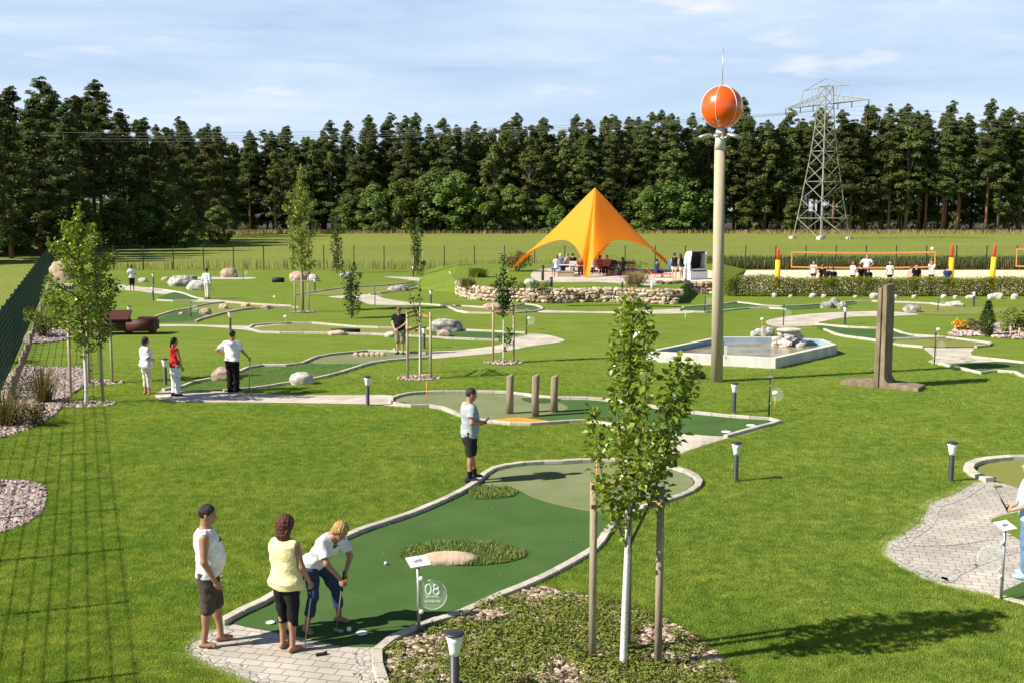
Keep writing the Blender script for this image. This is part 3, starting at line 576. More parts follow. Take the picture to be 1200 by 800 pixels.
rock(394, 393, 20, 5, 'stone_beige', 'flat beige stone under the left end of the dark log', 15, 1, 'boulders on the golf course')
rock(267, 325.5, 19, 11, 'stone_pink', 'round pink boulder standing on the far left path', 17, 1, 'boulders on the golf course', rough=.12)
rock(213, 336, 34, 13, 'stone_grey', 'large mottled grey boulder left of the man in pale blue', 19, 1, 'boulders on the golf course')
rock(229, 340, 21, 10.5, 'stone_white', 'pale boulder touching the back of the man in pale blue', 21, 1, 'boulders on the golf course')
rock(193, 329, 9, 4, 'stone_beige', 'small beige stone left of the large mottled boulder', 22, 1, 'boulders on the golf course')
rock(167, 331, 11, 5, 'stone_white', 'small white stone just right of the woman in dark trousers', 23, 1, 'boulders on the golf course')
for i, (x, y, w, h, m, l) in enumerate([(240, 369.5, 13, 8, 'stone_pink', 'jagged pink stone on the curved lane near its green end'), (261, 362.5, 11, 6, 'stone_beige', 'brown pointed stone near the top bend of the curved lane'), (287, 360, 10, 5, 'stone_beige', 'brown stone lying on the upper kerb of the curved lane'), (311, 362.5, 11, 4.5, 'stone_pink', 'flat stone at the pointed end of the curved lane'), (212, 369, 6, 3, 'stone_beige', 'tiny stone by the dark kerb of the curved lane')]):
    rock(x, y, w, h, m, l, 30 + i, 1, 'boulders on the golf course')
rock(351, 330, 25, 12, 'stone_pink', 'large pinkish boulder behind the stakes of the young poplar', 36, 1, 'boulders on the golf course')
rock(366, 330, 14, 8, 'stone_white', 'white boulder right behind the young poplar stakes', 37, 1, 'boulders on the golf course')
rock(405, 325, 14, 6, 'stone_grey', 'grey stone under the narrow column tree', 38, 1, 'boulders on the golf course')
rock(466, 341.5, 22, 6.5, 'stone_grey', 'flat grey boulder beside the far lane left of the path lamp', 39, 1, 'boulders on the golf course')
rock(579, 363, 26, 7.5, 'stone_pink', 'broad pinkish flat boulder below the dry stone wall', 40, 1, 'boulders on the golf course', rough=.12)
for i, (x, y, w, h, l) in enumerate([(970, 361.5, 14, 8, 'pale grey rock left in the pile beside the wavy lane'), (979, 361, 14, 11, 'tall grey rock in the middle of the pile beside the wavy lane'), (988, 362, 11, 8, 'dark edged rock right in the pile beside the wavy lane')]):
    rock(x, y, w, h, 'stone_grey', l, 44 + i, 1, 'boulders on the golf course')
rock(1071, 366.5, 18, 9, 'stone_grey', 'grey craggy boulder right of the concrete slabs near the pale path', 48, 1, 'boulders on the golf course', rough=.35)
rock(1121, 360, 22, 6.5, 'stone_white', 'flat white boulder at the end of the pale lane', 49, 1, 'boulders on the golf course')
for i, (x, l) in enumerate([(417, 'leftmost'), (424, 'second from left'), (430, 'third from left'), (436, 'third from right'), (442, 'second from right'), (447, 'rightmost')]):
    rock(x, 418 - i * .1, 7, 5, 'stone_beige', l + ' of six small beige stones on the lane of the man in black', 60 + i, 1, 'small stones across the lane')
for i, x in enumerate([908, 927, 953, 966, 1003, 1025, 1050, 1072, 1107, 1120, 1139, 1163, 1171, 1190]):
    w = [6, 5, 8, 6, 5, 9, 7, 6, 7, 5, 12, 9, 12, 8][i]; y = 348.5 + (x - 908) * .008
    rock(x, y, w, [5, 3, 5, 4, 3, 6, 4, 4, 5, 4, 4, 6, 7, 6][i], 'stone_white', ['first', 'second', 'third', 'fourth', 'fifth', 'sixth', 'seventh', 'eighth', 'ninth', 'tenth', 'eleventh', 'twelfth', 'thirteenth', 'fourteenth'][i] + ' pale stone from the left along the foot of the clipped hedge', 80 + i, 1, 'pale stones along the hedge foot')
rock(621, 336, 14, 9, 'stone_white', 'white round stone on top of the dry stone wall', 99, 1, z=.72, rough=.06)
rock(72, 327, 34, 21, 'stone_beige', 'huge beige boulder in the far left corner by the green fence', 101, 1.2, rough=.2)

# ------------------------------------------------------------------ terrace with the dry stone wall
TZ = .72
base_px = [(536, 345), (541, 347.5), (550, 350.5), (574, 353), (599, 354), (626, 355), (660, 355), (700, 354), (740, 355), (775, 356.5), (793, 356.5)]
wall_line = [np.array(p) for p in smooth_poly(gpts(base_px), False, 5)]
top_front = [p + np.array([0, .35]) for p in wall_line]
right_edge = [P(806, 346)[:2], P(838, 343.5)[:2] + np.array([0, 0])]
terr = MB()
front = [tuple(p) for p in top_front] + [tuple(P(806, 330.5, TZ)[:2]), tuple(P(847, 329.5, TZ)[:2])]
back = [(front[-1][0] + 4, 92), (-4.5, 92), (front[0][0] - .6, front[0][1] + 5)]
poly = front + back
terr.sheet(poly, TZ)
low = [(p[0], p[1] + .02) for p in front[:-2]] + [tuple(P(808, 346)[:2]), tuple(P(850, 343.5)[:2]), (back[0][0] + 3, 96), (back[1][0] - 2.8, 96), (back[2][0] - 2.6, back[2][1])]
n_ = len(poly); vs = [(p[0], p[1], TZ) for p in poly] + [(p[0], p[1], 0) for p in low]
terr.add(vs, [(i, n_ + i, n_ + (i + 1) % n_, (i + 1) % n_) for i in range(n_)])
o = terr.build('terrace_lawn', M['lawn']); o['kind'] = 'structure'
ground('tent_paving', smooth_poly(gpts([(632, 330), (660, 331), (690, 330.5), (720, 332), (745, 335), (770, 334), (800, 327), (800, 318), (720, 314), (640, 315), (622, 322)], TZ), True, 4), TZ + .006, M['paver2'])
ground('sand_bank', smooth_poly(gpts([(770, 330), (800, 330.2), (838, 329.8), (843, 326), (840, 318), (800, 317), (772, 324)], TZ), True, 3), TZ + .010, M['sand'])
wb = MB(); rs = random.Random(5)
def wall_rows(line, z0, rows, hgt, dep, mb):
    """coursed rubble: uneven blocks, some spanning two courses"""
    L = resample(line, .1); tot = (len(L) - 1) * .1
    for r_ in range(rows):
        d = rs.uniform(0, .2)
        while d < tot:
            w = rs.choice((.2, .28, .34, .42, .55)) * rs.uniform(.85, 1.15); h = hgt * rs.choice((.85, 1.0, 1.15, 1.5)); k = min(len(L) - 2, int((d + w / 2) / .1)); p = L[k]; an = math.atan2(*(L[k + 1] - L[k])[::-1])
            k0 = len(mb.v); mb.rock((0, 0, 0), (w * 1.1, dep * rs.uniform(.85, 1.2), h * 1.15), rs.random() * 90, 1, .5, rs.choice((0, 0, 0, 1, 2)), sm=False)
            Mx = Matrix.Translation((p[0], p[1] + .1 + r_ * .045 + rs.uniform(-.07, .05), z0 + (r_ + .5) * hgt + rs.uniform(-.03, .03))) @ Matrix.Rotation(an + rs.uniform(-.2, .2), 4, 'Z') @ Matrix.Rotation(rs.uniform(-.15, .15), 4, 'Y')
            for q in range(k0, len(mb.v)): mb.v[q] = tuple(Mx @ Vector(mb.v[q]))
            d += w * .96
WS = [M['stone_wall'], M['wall_stone_grey'], M['wall_stone_brown']]
wall_rows([p for p in wall_line], 0, 4, .2, .4, wb)
o = wb.build('dry_stone_wall', WS); props(o, 'long curved dry stone retaining wall of beige rubble below the orange tent', 'stone wall')
wb = MB(); line2 = [np.array(p) for p in smooth_poly([P(x, y, .62)[:2] for x, y in [(649, 346), (690, 345.5), (726, 345.5), (770, 347), (800, 346.5)]], False, 4)]
wall_rows(line2, .62, 2, .17, .35, wb)
o = wb.build('stone_edging', WS); props(o, 'low upper row of rubble stones set back above the retaining wall', 'stone wall')
wb = MB(); line3 = [np.array(p) for p in smooth_poly([P(x, y, .2)[:2] for x, y in [(806, 341.5), (822, 341), (842, 341)]], False, 4)]
wall_rows(line3, .0, 4, .19, .45, wb); line4 = [np.array(p) for p in smooth_poly([P(x, y, TZ)[:2] for x, y in [(764, 333.5), (785, 333), (806, 331.5)]], False, 4)]; wall_rows(line4, TZ - .1, 2, .16, .4, wb)
o = wb.build('rubble_bank', WS); props(o, 'rubble bank holding the sand in front of the white beach chair', 'rubble bank')

# ------------------------------------------------------------------ beds
def zbump(poly, hmax):
    P_ = np.array(poly)
    c = P_.mean(0); rad = np.abs(P_ - c).max(0)
    return lambda q: hmax * np.clip(1 - (((q - c) / rad) ** 2).sum(1), 0, 1)
def gravel_bed(poly, dens, seed, name='gravel_bed', size=.05, z=.02, mm='gravel', n=4):
    poly = smooth_poly(poly, True, n)
    ground(name, poly, z, M[mm], 'stuff')
    pts = pts_in(poly, dens, z, seed)
    if len(pts) == 0: return poly
    V0, F0 = ico(0); V0 = np.array(V0); F0 = np.array(F0); r = np.random.default_rng(seed); n_ = len(pts)
    sc = size * r.uniform(.5, 1.3, (n_, 1, 1)) * r.uniform(.6, 1.3, (n_, 1, 3)); an = r.uniform(0, 6.28, n_)
    V = V0[None] * sc; x = V[..., 0] * np.cos(an)[:, None] - V[..., 1] * np.sin(an)[:, None]; y = V[..., 0] * np.sin(an)[:, None] + V[..., 1] * np.cos(an)[:, None]
    V = np.stack([x, y, V[..., 2] * .6], -1) + pts[:, None, :] + np.array([0, 0, size * .2])
    F = (F0[None] + (np.arange(n_) * 12)[:, None, None]).reshape(-1, 3)
    o = link('loose_gravel', np_mesh('loose_gravel', V.reshape(-1, 3), F, M['pebbles'])); o['kind'] = 'stuff'
    return poly
M['pebbles'] = leaf_mat('pebbles', (.16, .11, .09), (.55, .46, .42), 0, .8)
M['chips'] = leaf_mat('bark_chips', (.13, .075, .05), (.58, .47, .38), 0, .9)
_cov_px = [(460, 830), (452, 795), (449, 775), (456, 762), (490, 746), (530, 731), (560, 719), (595, 704), (627, 690), (655, 694), (700, 706), (750, 720), (790, 735), (828, 757), (848, 775), (862, 800), (870, 830)]
cov = smooth_poly(gpts(_cov_px), True, 4); zf = zbump(np.array([p[:2] for p in cov]), .07)
# mounded bed as a fine grid
_q = pts_in(cov, 60, 0, 3)
_g = MB(); c_ = np.mean(cov, 0)
rings = [[c_ + (np.array(p) - c_) * k for p in cov] for k in (1, .85, .65, .4, .15)]
vs = [(q[0], q[1], .012 + zf(np.array([q]))[0]) for r_ in rings for q in r_]; L_ = len(cov)
_g.add(vs, [(i * L_ + k, i * L_ + (k + 1) % L_, (i + 1) * L_ + (k + 1) % L_, (i + 1) * L_ + k) for i in range(4) for k in range(L_)] + [tuple(4 * L_ + k for k in range(L_))], 0, True)
o = _g.build('planting_bed', M['soil']); o['kind'] = 'stuff'
def leaf_mesh(name, pos, size, m, parent=None, up=.5, seed=0, aspect=.6, fold=.12, world=False, droop=0.0, dirs=None):
    """one folded leaf per point: two quads sharing the midrib"""
    r = np.random.default_rng(seed); n = len(pos); nv = r.normal(size=(n, 3)); nv[:, 2] = np.abs(nv[:, 2]) + up; nv /= np.linalg.norm(nv, axis=1)[:, None]
    a = r.normal(size=(n, 3)) if dirs is None else dirs + r.normal(size=(n, 3)) * .5
    a[:, 2] -= droop
    u = a - nv * (a * nv).sum(1)[:, None]; u /= np.linalg.norm(u, axis=1)[:, None] + 1e-9; v = np.cross(nv, u)
    s = size * r.uniform(.65, 1.25, n)[:, None] if np.isscalar(size) else size[:, None] * r.uniform(.65, 1.25, n)[:, None]
    V = np.empty((n, 6, 3)); w = s * aspect / 2
    V[:, 0] = pos; V[:, 1] = pos + u * s * .45 + v * w + nv * s * fold; V[:, 2] = pos + u * s; V[:, 3] = pos + u * s * .45 - v * w + nv * s * fold
    V[:, 4] = pos + u * s * .12 + v * w * .55; V[:, 5] = pos + u * s * .12 - v * w * .55
    base = np.arange(n)[:, None] * 6
    F = np.concatenate([base + np.array([[0, 4, 1, 2]]), base + np.array([[0, 2, 3, 5]])])
    V = V.reshape(-1, 3)
    if parent is not None and world: V = V - np.array(parent.location)
    return link(name, np_mesh(name, V, F, m), parent)
def cluster_mesh(name, centers, radii, per, size, m, parent=None, seed=0, up=.4, aspect=.6, flat=1.0):
    r = np.random.default_rng(seed); n = len(centers); d = r.normal(size=(n, per, 3)); d /= np.linalg.norm(d, axis=2)[..., None]
    k = r.uniform(.25, 1, (n, per, 1)) ** .5; pos = centers[:, None, :] + d * k * np.asarray(radii).reshape(n, 1, 1) * np.array([1, 1, flat])
    return leaf_mesh(name, pos.reshape(-1, 3), size, m, parent, up, seed, aspect, dirs=d.reshape(-1, 3))
# bark chips / stones over the bed, then the cover plants in uneven tufts
pt = pts_in(cov, 420, 0, 8); pt[:, 2] = .02 + zf(pt[:, :2])
V0, F0 = ico(0); V0 = np.array(V0); F0 = np.array(F0); _r = np.random.default_rng(4); n_ = len(pt)
sc = .035 * _r.uniform(.5, 1.4, (n_, 1, 3)) * np.array([1.2, .8, .5]); V = V0[None] * sc + pt[:, None, :]
o = link('bark_chips', np_mesh('bark_chips', V.reshape(-1, 3), (F0[None] + (np.arange(n_) * 12)[:, None, None]).reshape(-1, 3), M['chips'])); o['kind'] = 'stuff'
tu = pts_in(cov, 58, 0, 9)
keep = []
for q in tu:
    nn_ = mnoise.noise(Vector((q[0] * 1.1, q[1] * 1.1, 2.0))) + .35 * mnoise.noise(Vector((q[0] * 3, q[1] * 3, 7.0)))
    edge = min(np.linalg.norm(np.array(p) - q[:2]) for p in cov[::2])
    bare = np.linalg.norm(q[:2] - P(482, 775)[:2]) < .5 or np.linalg.norm(q[:2] - P(800, 758)[:2]) < .7 or np.linalg.norm((q[:2] - P(545, 728)[:2]) * np.array([.4, 1])) < .35
    keep.append(nn_ > -.36 and edge > .1 and (not bare or rng.random() < .3))
tu = tu[np.array(keep)]; tu[:, 2] = zf(tu[:, :2]) + .055
r_ = rng.uniform(.1, .22, len(tu))
o = cluster_mesh('ground_cover', tu, r_, 70, .052, M['cover'], seed=12, up=.9, aspect=.5, flat=.4); o['kind'] = 'stuff'
# ------------------------------------------------------------------ fences
FX = lambda y: -8.2 - .39 * (y - 14.5)
def fence(label, A, B, h, m, panel_len=2.5, rods=.05, rail_step=.2, rail=.012, rod=.006, post=.06, name='mesh_fence'):
    A = np.array(A); B = np.array(B); L = np.linalg.norm(B - A); n = int(round(L / panel_len)); d = (B - A) / L; pl = L / n; an = math.atan2(d[1], d[0])
    t = thing(name, (A[0], A[1], 0), label, 'fence', None, an)
    b = MB()
    for k in range(int((h - .05) / rail_step) + 1): b.box((pl / 2, 0, .05 + k * rail_step), (pl - .02, rail, rail))
    for k in range(int(pl / rods)): b.box((k * rods + .02, rail * .7, h / 2 + .03), (rod, rod, h - .04))
    p0 = b.build('wire_panel', m, t)
    c = MB(); c.box((0, .05, h / 2), (post, post, h + .02)); q0 = c.build('post', m, t)
    for i in range(1, n):
        p = p0.copy(); COL.objects.link(p); p.location = (i * pl, 0, 0)
    for i in range(1, n + 1):
        q = q0.copy(); COL.objects.link(q); q.location = (i * pl, 0, 0)
    return t
fence('green steel mesh fence running along the left edge of the lawn', (FX(9), 9), (FX(95.5), 95.5), 2.3, M['green_metal'], rail=.0095, rod=.004)
fence('thin dark mesh fence with posts crossing the far end of the lawn', (FX(95.5), 95.5), (62, 95.5), 2.1, M['fence_dark'], panel_len=2.58, rail=.004, rod=.004, rods=.1, post=.075, name='boundary_fence')
b = MB(); rs = random.Random(4)
y = 28.0
t = thing('palisade_edging', (FX(28) + .35, 28, 0), 'row of short round wooden stakes along the foot of the green fence', 'palisade')
for k in range(92):
    yy = 28 + k * .5; b.tube([(FX(yy) + .35, yy, -.05), (FX(yy) + .35 + rs.uniform(-.02, .02), yy, rs.uniform(.12, .6))], .06, 7)
b.build('stakes', M['wood_grey'], t, world=True)

# ------------------------------------------------------------------ bollard lamps
LAMPS = [(533, 824, 'bollard lamp at the bottom frame edge in front of the planted bed'), (862, 565, 'bollard lamp on the lawn right of the large front lane'), (1114, 565, 'bollard lamp beside the round olive putting green'),
         (431, 475, 'bollard lamp standing on the path left of the middle lane'), (860, 484, 'bollard lamp on the lawn below the stone tower pole'), (194, 451, 'bollard lamp between the white blouse woman and the red top woman'),
         (270, 387, 'bollard lamp by the thin path right of the red brown timber trough'), (179.5, 352, 'front one of two lamps in line left of the pale boulders'), (179.8, 334, 'rear one of two lamps in line left of the pale boulders'),
         (152, 379, 'bollard lamp rising behind the red brown timber trough'), (497, 408, 'bollard lamp seen between the stakes of the thin sapling'), (505, 357, 'bollard lamp left of the dry stone wall by the looping lane'),
         (528, 331, 'bollard lamp on the far lawn left of the bright grass tuft'), (484, 324, 'bollard lamp at the foot of the right column tree'), (369, 341, 'bollard lamp right of the young poplar stakes'),
         (990, 380, 'bollard lamp left of the concrete slabs by the curving path'), (1141, 359, 'bollard lamp in front of the clipped hedge by the shrub bed')]
def lamp(px, py, label, h=.82, z=0.0):
    c = P(px, py, z); t = thing('bollard_lamp', c, label, 'lamp', 'bollard lamps on the golf lawn')
    b = MB(); b.lathe((0, 0, 0), [(.075, 0), (.075, .015), (.052, .02), (.052, h * .68)], 14); b.build('post', M['dark_metal'], t)
    b = MB(); b.lathe((0, 0, 0), [(.055, h * .68), (.06, h * .75), (.078, h * .87), (.1, h * .97)], 16); b.build('shade', M['opal'], t)
    b = MB(); b.lathe((0, 0, 0), [(.112, h * .97), (.115, h * .985), (.09, h), (.02, h * 1.01)], 16); b.build('cap', M['dark_metal'], t)
    return t
for i, l in enumerate(LAMPS): lamp(*l)
def low_post(px, py, pyt, label, z=0.0, m='dark_metal', r=.06):
    c = P(px, py, z); h = Q(px, pyt, c[1])[2] - z
    t = thing('light_post', c, label, 'post'); b = MB(); b.lathe((0, 0, 0), [(r, 0), (r, h * .93)], 10); b.build('post', M[m], t)
    b = MB(); b.lathe((0, 0, 0), [(r * 1.15, h * .93), (r * 1.15, h * .98), (r * .8, h)], 10); b.build('cap', M[m], t)
low_post(636, 329, 311, 'tall dark post left of the people under the tent', TZ, r=.09)
low_post(646, 336, 325, 'low dark post on the terrace edge left of the tent foot', TZ, r=.09)
low_post(729, 340, 331, 'low dark post on the terrace edge right of the tent foot', TZ, r=.07)
low_post(764, 340, 329, 'low white post at the corner of the rubble bank', TZ, 'white', r=.07)

# ------------------------------------------------------------------ hole signs with a glass disc
def hole_sign(px, py, pyt, label, number=None, side=1, rz=0.0, near=False):
    c = P(px, py); h = Q(px, pyt, c[1])[2]
    t = thing('hole_sign', c, label, 'sign', 'hole signs beside the lanes', rz)
    b = MB(); b.tube([(0, 0, 0), (0, 0, h * .96)], .022, 10); b.build('post', M['steel'] if near else M['fence_dark'], t)
    b = MB(); b.box((0, 0, h * .975), (.27, .2, .012) if near else (.16, .1, .012), R(28) if near else 0, rx=R(22)); b.build('top_plate', M['white'] if near else M['steel'], t)
    if near:
        b = MB()
        for k, w in ((-.02, .1), (.0, .13), (.02, .08)): b.box((0, k - .0, h * .975 + .0085 + k * .4), (w, .008, .002), R(28), rx=R(22))
        b.build('plate_print', M['ink'], t)
    for zz in (.76, .33):
        b = MB(); b.rock((side * .035, -.02, h * zz), (.055, .04, .055), 1, 2, .02); b.build('clamp', M['white'] if near else M['steel'], t)
    b = MB(); n = 28; rad = .185; cz = h * .545
    ring = [(side * .175 + rad * math.cos(2 * math.pi * k / n), cz + rad * 1.05 * math.sin(2 * math.pi * k / n)) for k in range(n)]
    b.add([(x, -.004, z) for x, z in ring] + [(x, .004, z) for x, z in ring], [tuple(range(n)), tuple(range(2 * n - 1, n - 1, -1))] + [(k, n + k, n + (k + 1) % n, (k + 1) % n) for k in range(n)])
    g = b.build('glass_disc', M['glass'], t)
    if near:
        b = MB(); b.tube([(x, 0, z) for x, z in ring + ring[:2]], .0035, 5, caps=False); b.build('glass_rim', M['opal'], t)
    if number:
        b = MB(); x0_ = side * .175   # the digits 0 and 8 as etched strokes
        for cx_, cz_, rx_, rz_ in ((-.048, .075, .036, .066), (.05, .108, .029, .032), (.05, .042, .037, .036)):
            b.tube([(x0_ + cx_ + rx_ * math.cos(q), -.008, cz + cz_ + rz_ * math.sin(q)) for q in np.linspace(0, 2 * math.pi, 22)], .0095, 6, caps=False)
        b.build('number', M['etched'], t)
        for k, (w, zz) in enumerate(((.17, -.02), (.2, -.085))):
            b = MB()
            for j in range(7): b.box((side * .175 + (j - 3) * w / 7, -.008, cz + zz), (w / 7 * .62, .003, .018 if j % 3 else .024))
            b.build('small_print', M['etched'], t)
hole_sign(491, 745, 655, 'hole sign with a round glass disc marked 08 beside the front lane', '08', 1, near=True)
hole_sign(1173, 704, 613, 'hole sign with a tilted plate beside the right paved tee', None, -1, near=True)
for px, py, pt_, l in [(901, 488, 440, 'thin hole sign at the right tip of the middle lane'), (1095, 427, 388, 'thin hole sign at the corner of the paved path right of the slabs'), (918, 382, 355, 'thin hole sign behind the fountain rocks'),
                  (224, 372, 353, 'thin hole sign by the curved lane near the green end'), (439.5, 358, 336, 'thin hole sign on the wedge of path in the middle distance'), (617, 392, 362, 'thin hole sign at the right end of the lane with the big boulder'),
                  (826, 367, 340, 'thin hole sign just left of the stone tower pole'), (285, 327, 313, 'thin hole sign right of the round pink boulder'), (1099, 365, 349, 'thin hole sign right of the slabs near the hedge')]:
    hole_sign(px, py, pt_, l, None, 1)

def flag(px, py, pyt, label, m='net_orange', ball=False):
    c = P(px, py); h = Q(px, pyt, c[1])[2]; t = thing('hole_pin', c, label, 'hole pin', 'pins standing in the holes')
    b = MB(); b.tube([(0, 0, 0), (0, 0, h)], .011, 7); b.build('rod', M[m], t)
    b = MB(); b.rock((0, 0, h), (.16, .16, .12) if ball else (.04, .04, .04), 1, 2, .03); b.build('knob', M['white'] if ball else M[m], t)
flag(500, 475, 447, 'orange pin near the left end of the middle lane'); flag(699, 574, 540, 'orange pin on the light green of the front lane')
flag(335, 388, 371, 'pin with white knob on the long olive lane', ball=True); flag(322, 356, 348, 'short pin with white knob left of the young poplar', ball=True)
flag(620, 386, 373, 'pin with white knob below the dry stone wall', ball=True); flag(893, 384, 374, 'pin with white knob behind the water basin', ball=True); flag(908, 482, 460, 'pin with white knob at the right tip of the middle lane', ball=True)
flag(803, 375, 367, 'short pin on the lawn left of the stone tower pole', 'white'); flag(1099, 400, 386, 'pin with white knob on the lane behind the slabs', ball=True)
def disc(px, py, r, label, m='white', z=.025, name='tee_plate', cat='tee plate'):
    c = P(px, py, z); b = MB(); b.lathe((0, 0, 0), [(r * .97, 0), (r, .006), (r * .9, .012)], 18); o = b.build(name, M[m]); o.location = Vector(c); return props(o, label, cat)
disc(424, 741.5, .075, 'white round tee plate in the felt below the golf ball'); disc(880, 498, .12, 'upper white tee plate at the right end of the middle lane'); disc(851, 505.5, .12, 'lower white tee plate at the right end of the middle lane')
disc(317, 729, .06, 'white tee plate behind the legs of the woman in yellow'); disc(1131, 431, .12, 'white tee plate on the lane at the right frame edge')
def ball(c, label, r=.024):
    b = MB(); b.rock((0, 0, r), (2 * r, 2 * r, 2 * r), 0, 2, 0); o = b.build('golf_ball', M['white']); o.location = Vector(c); return props(o, label, 'golf ball')
ball(P(409, 739, .02), 'white golf ball just right of the putter head of the stooping woman', .03); ball(P(452, 661, .02), 'tiny white ball lying on the felt above the 08 sign')
ball(P(462, 411, .02), 'white golf ball on the kerb beside the man in black shirt', .05)
b = MB(); b.box((0, 0, .012), (.12, .05, .024), .4); b.box((.05, .02, .02), (.04, .03, .03), .9); o = b.build('score_pouch', M['black']); o.location = Vector(P(376, 767, .01)); props(o, 'small black pouch lying on the paving behind the woman in yellow', 'pouch')
b = MB()
b.rock((0, 0, .1), (.55, .22, .22), 3, 2, .15); o = b.build('ground_spotlight', M['black']); o.location = Vector(P(817, 444)); props(o, 'low black ground spotlight left of the stone tower pole', 'spotlight')
def gcyl(px, py, w, h, label, m, z=0):
    c = P(px, py, z); s = c[1] / FPX; b = MB(); r = h * s / 2
    b.tube([(-w * s / 2, 0, r * .9), (-w * s * .1, .02, r), (w * s / 2, 0, r * .85)], [r * .9, r, r * .95], 12); o = b.build('dark_log', M[m]); o.location = Vector(c); return props(o, label, 'log')
gcyl(405, 391, 34, 6.5, 'dark log lying on the long olive lane', 'black'); gcyl(326, 331, 14, 6, 'short black log left of the poplar boulders', 'black')

# ------------------------------------------------------------------ three wooden posts on the middle lane
for px, py, pt_, l in ((597.5, 484, 440, 'left of the three thick wooden posts on the middle lane'), (627.5, 487, 440, 'middle and frontmost of the three thick wooden posts'), (649.5, 482, 441, 'right of the three thick wooden posts on the middle lane')):
    c = P(px, py, .02); h = Q(px, pt_, c[1])[2]; b = MB(); rs = random.Random(px)
    b.tube([(0, 0, 0), (rs.uniform(-.01, .01), 0, h * .5), (rs.uniform(-.02, .02), 0, h * .97), (0, 0, h)], [.1, .098, .095, .085], 14); o = b.build('wooden_post', M['wood_grey']); o.location = Vector(c); props(o, l, 'post', 'wooden posts on the lane')

# ------------------------------------------------------------------ tower pole with the orange ball
c = P(840, 447); Y = c[1]; zt = Q(843, 176, Y)[2]; zb = Q(846, 126, Y)[2]; rb = 24 * Y / FPX
t = thing('tower_pole', c, 'tall concrete pole crowned by an orange ball with white seams', 'pole')
lean = Q(843.5, 176, Y)[0] - c[0]
b = MB(); b.tube([(0, 0, -.1), (lean * .5, 0, zt / 2), (lean, 0, zt)], [.187, .174, .158], 24); b.build('concrete_shaft', M['pole'], t)
z2 = Q(844, 149, Y)[2]
b = MB(); b.lathe((lean, 0, 0), [(.17, zt), (.155, zt + .3), (.15, zt + .35), (.13, zt + .36), (.13, z2)], 20); b.build('collar', M['concrete_white'], t)
b = MB(); bx = Q(846, 126, Y)[0] - c[0]
n1, n2 = 40, 24; vs = []; fs = []
for i in range(n2 + 1):
    for k in range(n1): th = math.pi * i / n2; ph = 2 * math.pi * k / n1; vs.append((bx + rb * math.sin(th) * math.cos(ph), rb * math.sin(th) * math.sin(ph), zb + rb * math.cos(th)))
fs = [(i * n1 + k, (i + 1) * n1 + k, (i + 1) * n1 + (k + 1) % n1, i * n1 + (k + 1) % n1) for i in range(n2) for k in range(n1)]
b.add(vs, fs, 0, True); bo = b.build('ball', M['orange_ball'], t)
for k in range(3):
    b = MB(); a = R(-118 + k * 60)
    b.tube([(bx + (rb + .004) * math.sin(q) * math.cos(a), (rb + .004) * math.sin(q) * math.sin(a), zb + (rb + .004) * math.cos(q)) for q in np.linspace(0, 2 * math.pi, 60)], .009, 6, caps=False); b.build('seam', M['white'], bo)
b = MB(); b.tube([(bx, 0, zb + rb), (bx, 0, Q(847, 57, Y)[2])], .012, 6); b.build('antenna', M['steel'], t)
zf_ = Q(844, 161, Y)[2]
for a, l_ in ((180, 'w'), (-8, 'e'), (250, 'f'), (-45, 'g')):
    dx, dy = math.cos(R(a)), math.sin(R(a)); b = MB(); b.tube([(lean, 0, zf_ - .08), (lean + dx * .3, dy * .3, zf_ + .02)], .02, 6); br = b.build('lamp_arm', M['steel'], t)
    b = MB(); b.rock((0, 0, 0), (.42, .26, .13), 3, 2, .08); fl = b.build('floodlight', M['steel'], t); fl.location = (lean + dx * .46, dy * .46, zf_ + .03); fl.rotation_euler = (0, R(14), R(a))
b = MB(); b.box((.225, -.08, 1.0), (.09, .12, .3)); b.box((.26, -.08, .75), (.05, .06, .1)); b.build('socket_box', M['white'], t)

# ------------------------------------------------------------------ water basin
rim = [P(x, y, .36)[:2] for x, y in [(756, 411.5), (840, 394.5), (915, 394.5), (965, 397.5), (981, 403.5), (909, 419.5)]]
cx, cy = np.mean(rim, 0); t = thing('water_basin', (cx, cy, 0), 'angular pale concrete water basin right behind the tower pole', 'water basin')
inn = []
Nn = len(rim)
for i in range(Nn):
    p0, p1, p2 = rim[i - 1], rim[i], rim[(i + 1) % Nn]; d1 = (p1 - p0) / np.linalg.norm(p1 - p0); d2 = (p2 - p1) / np.linalg.norm(p2 - p1)
    n1_ = np.array([-d1[1], d1[0]]); n2_ = np.array([-d2[1], d2[0]]); bis = (n1_ + n2_) / (1 + n1_ @ n2_); inn.append(p1 + bis * .2 * (-1 if True else 1))
A_ = sum(rim[i][0] * rim[(i + 1) % Nn][1] - rim[(i + 1) % Nn][0] * rim[i][1] for i in range(Nn))
if A_ > 0: inn = [2 * np.array(rim[i]) - inn[i] for i in range(Nn)]
b = MB(); vs = [(p[0], p[1], 0) for p in rim] + [(p[0], p[1], .36) for p in rim] + [(p[0], p[1], .36) for p in inn] + [(p[0], p[1], .05) for p in inn]
b.add(vs, [(k * Nn + i, k * Nn + (i + 1) % Nn, (k + 1) * Nn + (i + 1) % Nn, (k + 1) * Nn + i)[::(1 if A_ > 0 else -1)] for k in range(2) for i in range(Nn)], 0)
b.add(vs, [(2 * Nn + i, 2 * Nn + (i + 1) % Nn, 3 * Nn + (i + 1) % Nn, 3 * Nn + i)[::(1 if A_ > 0 else -1)] for i in range(Nn)], 1)
b.build('basin_wall', [M['concrete_white'], M['liner']], t, world=True, bev=.012)
b = MB(); b.sheet([tuple(p) for p in inn], .16); o = b.build('water', M['water']); o['kind'] = 'structure'
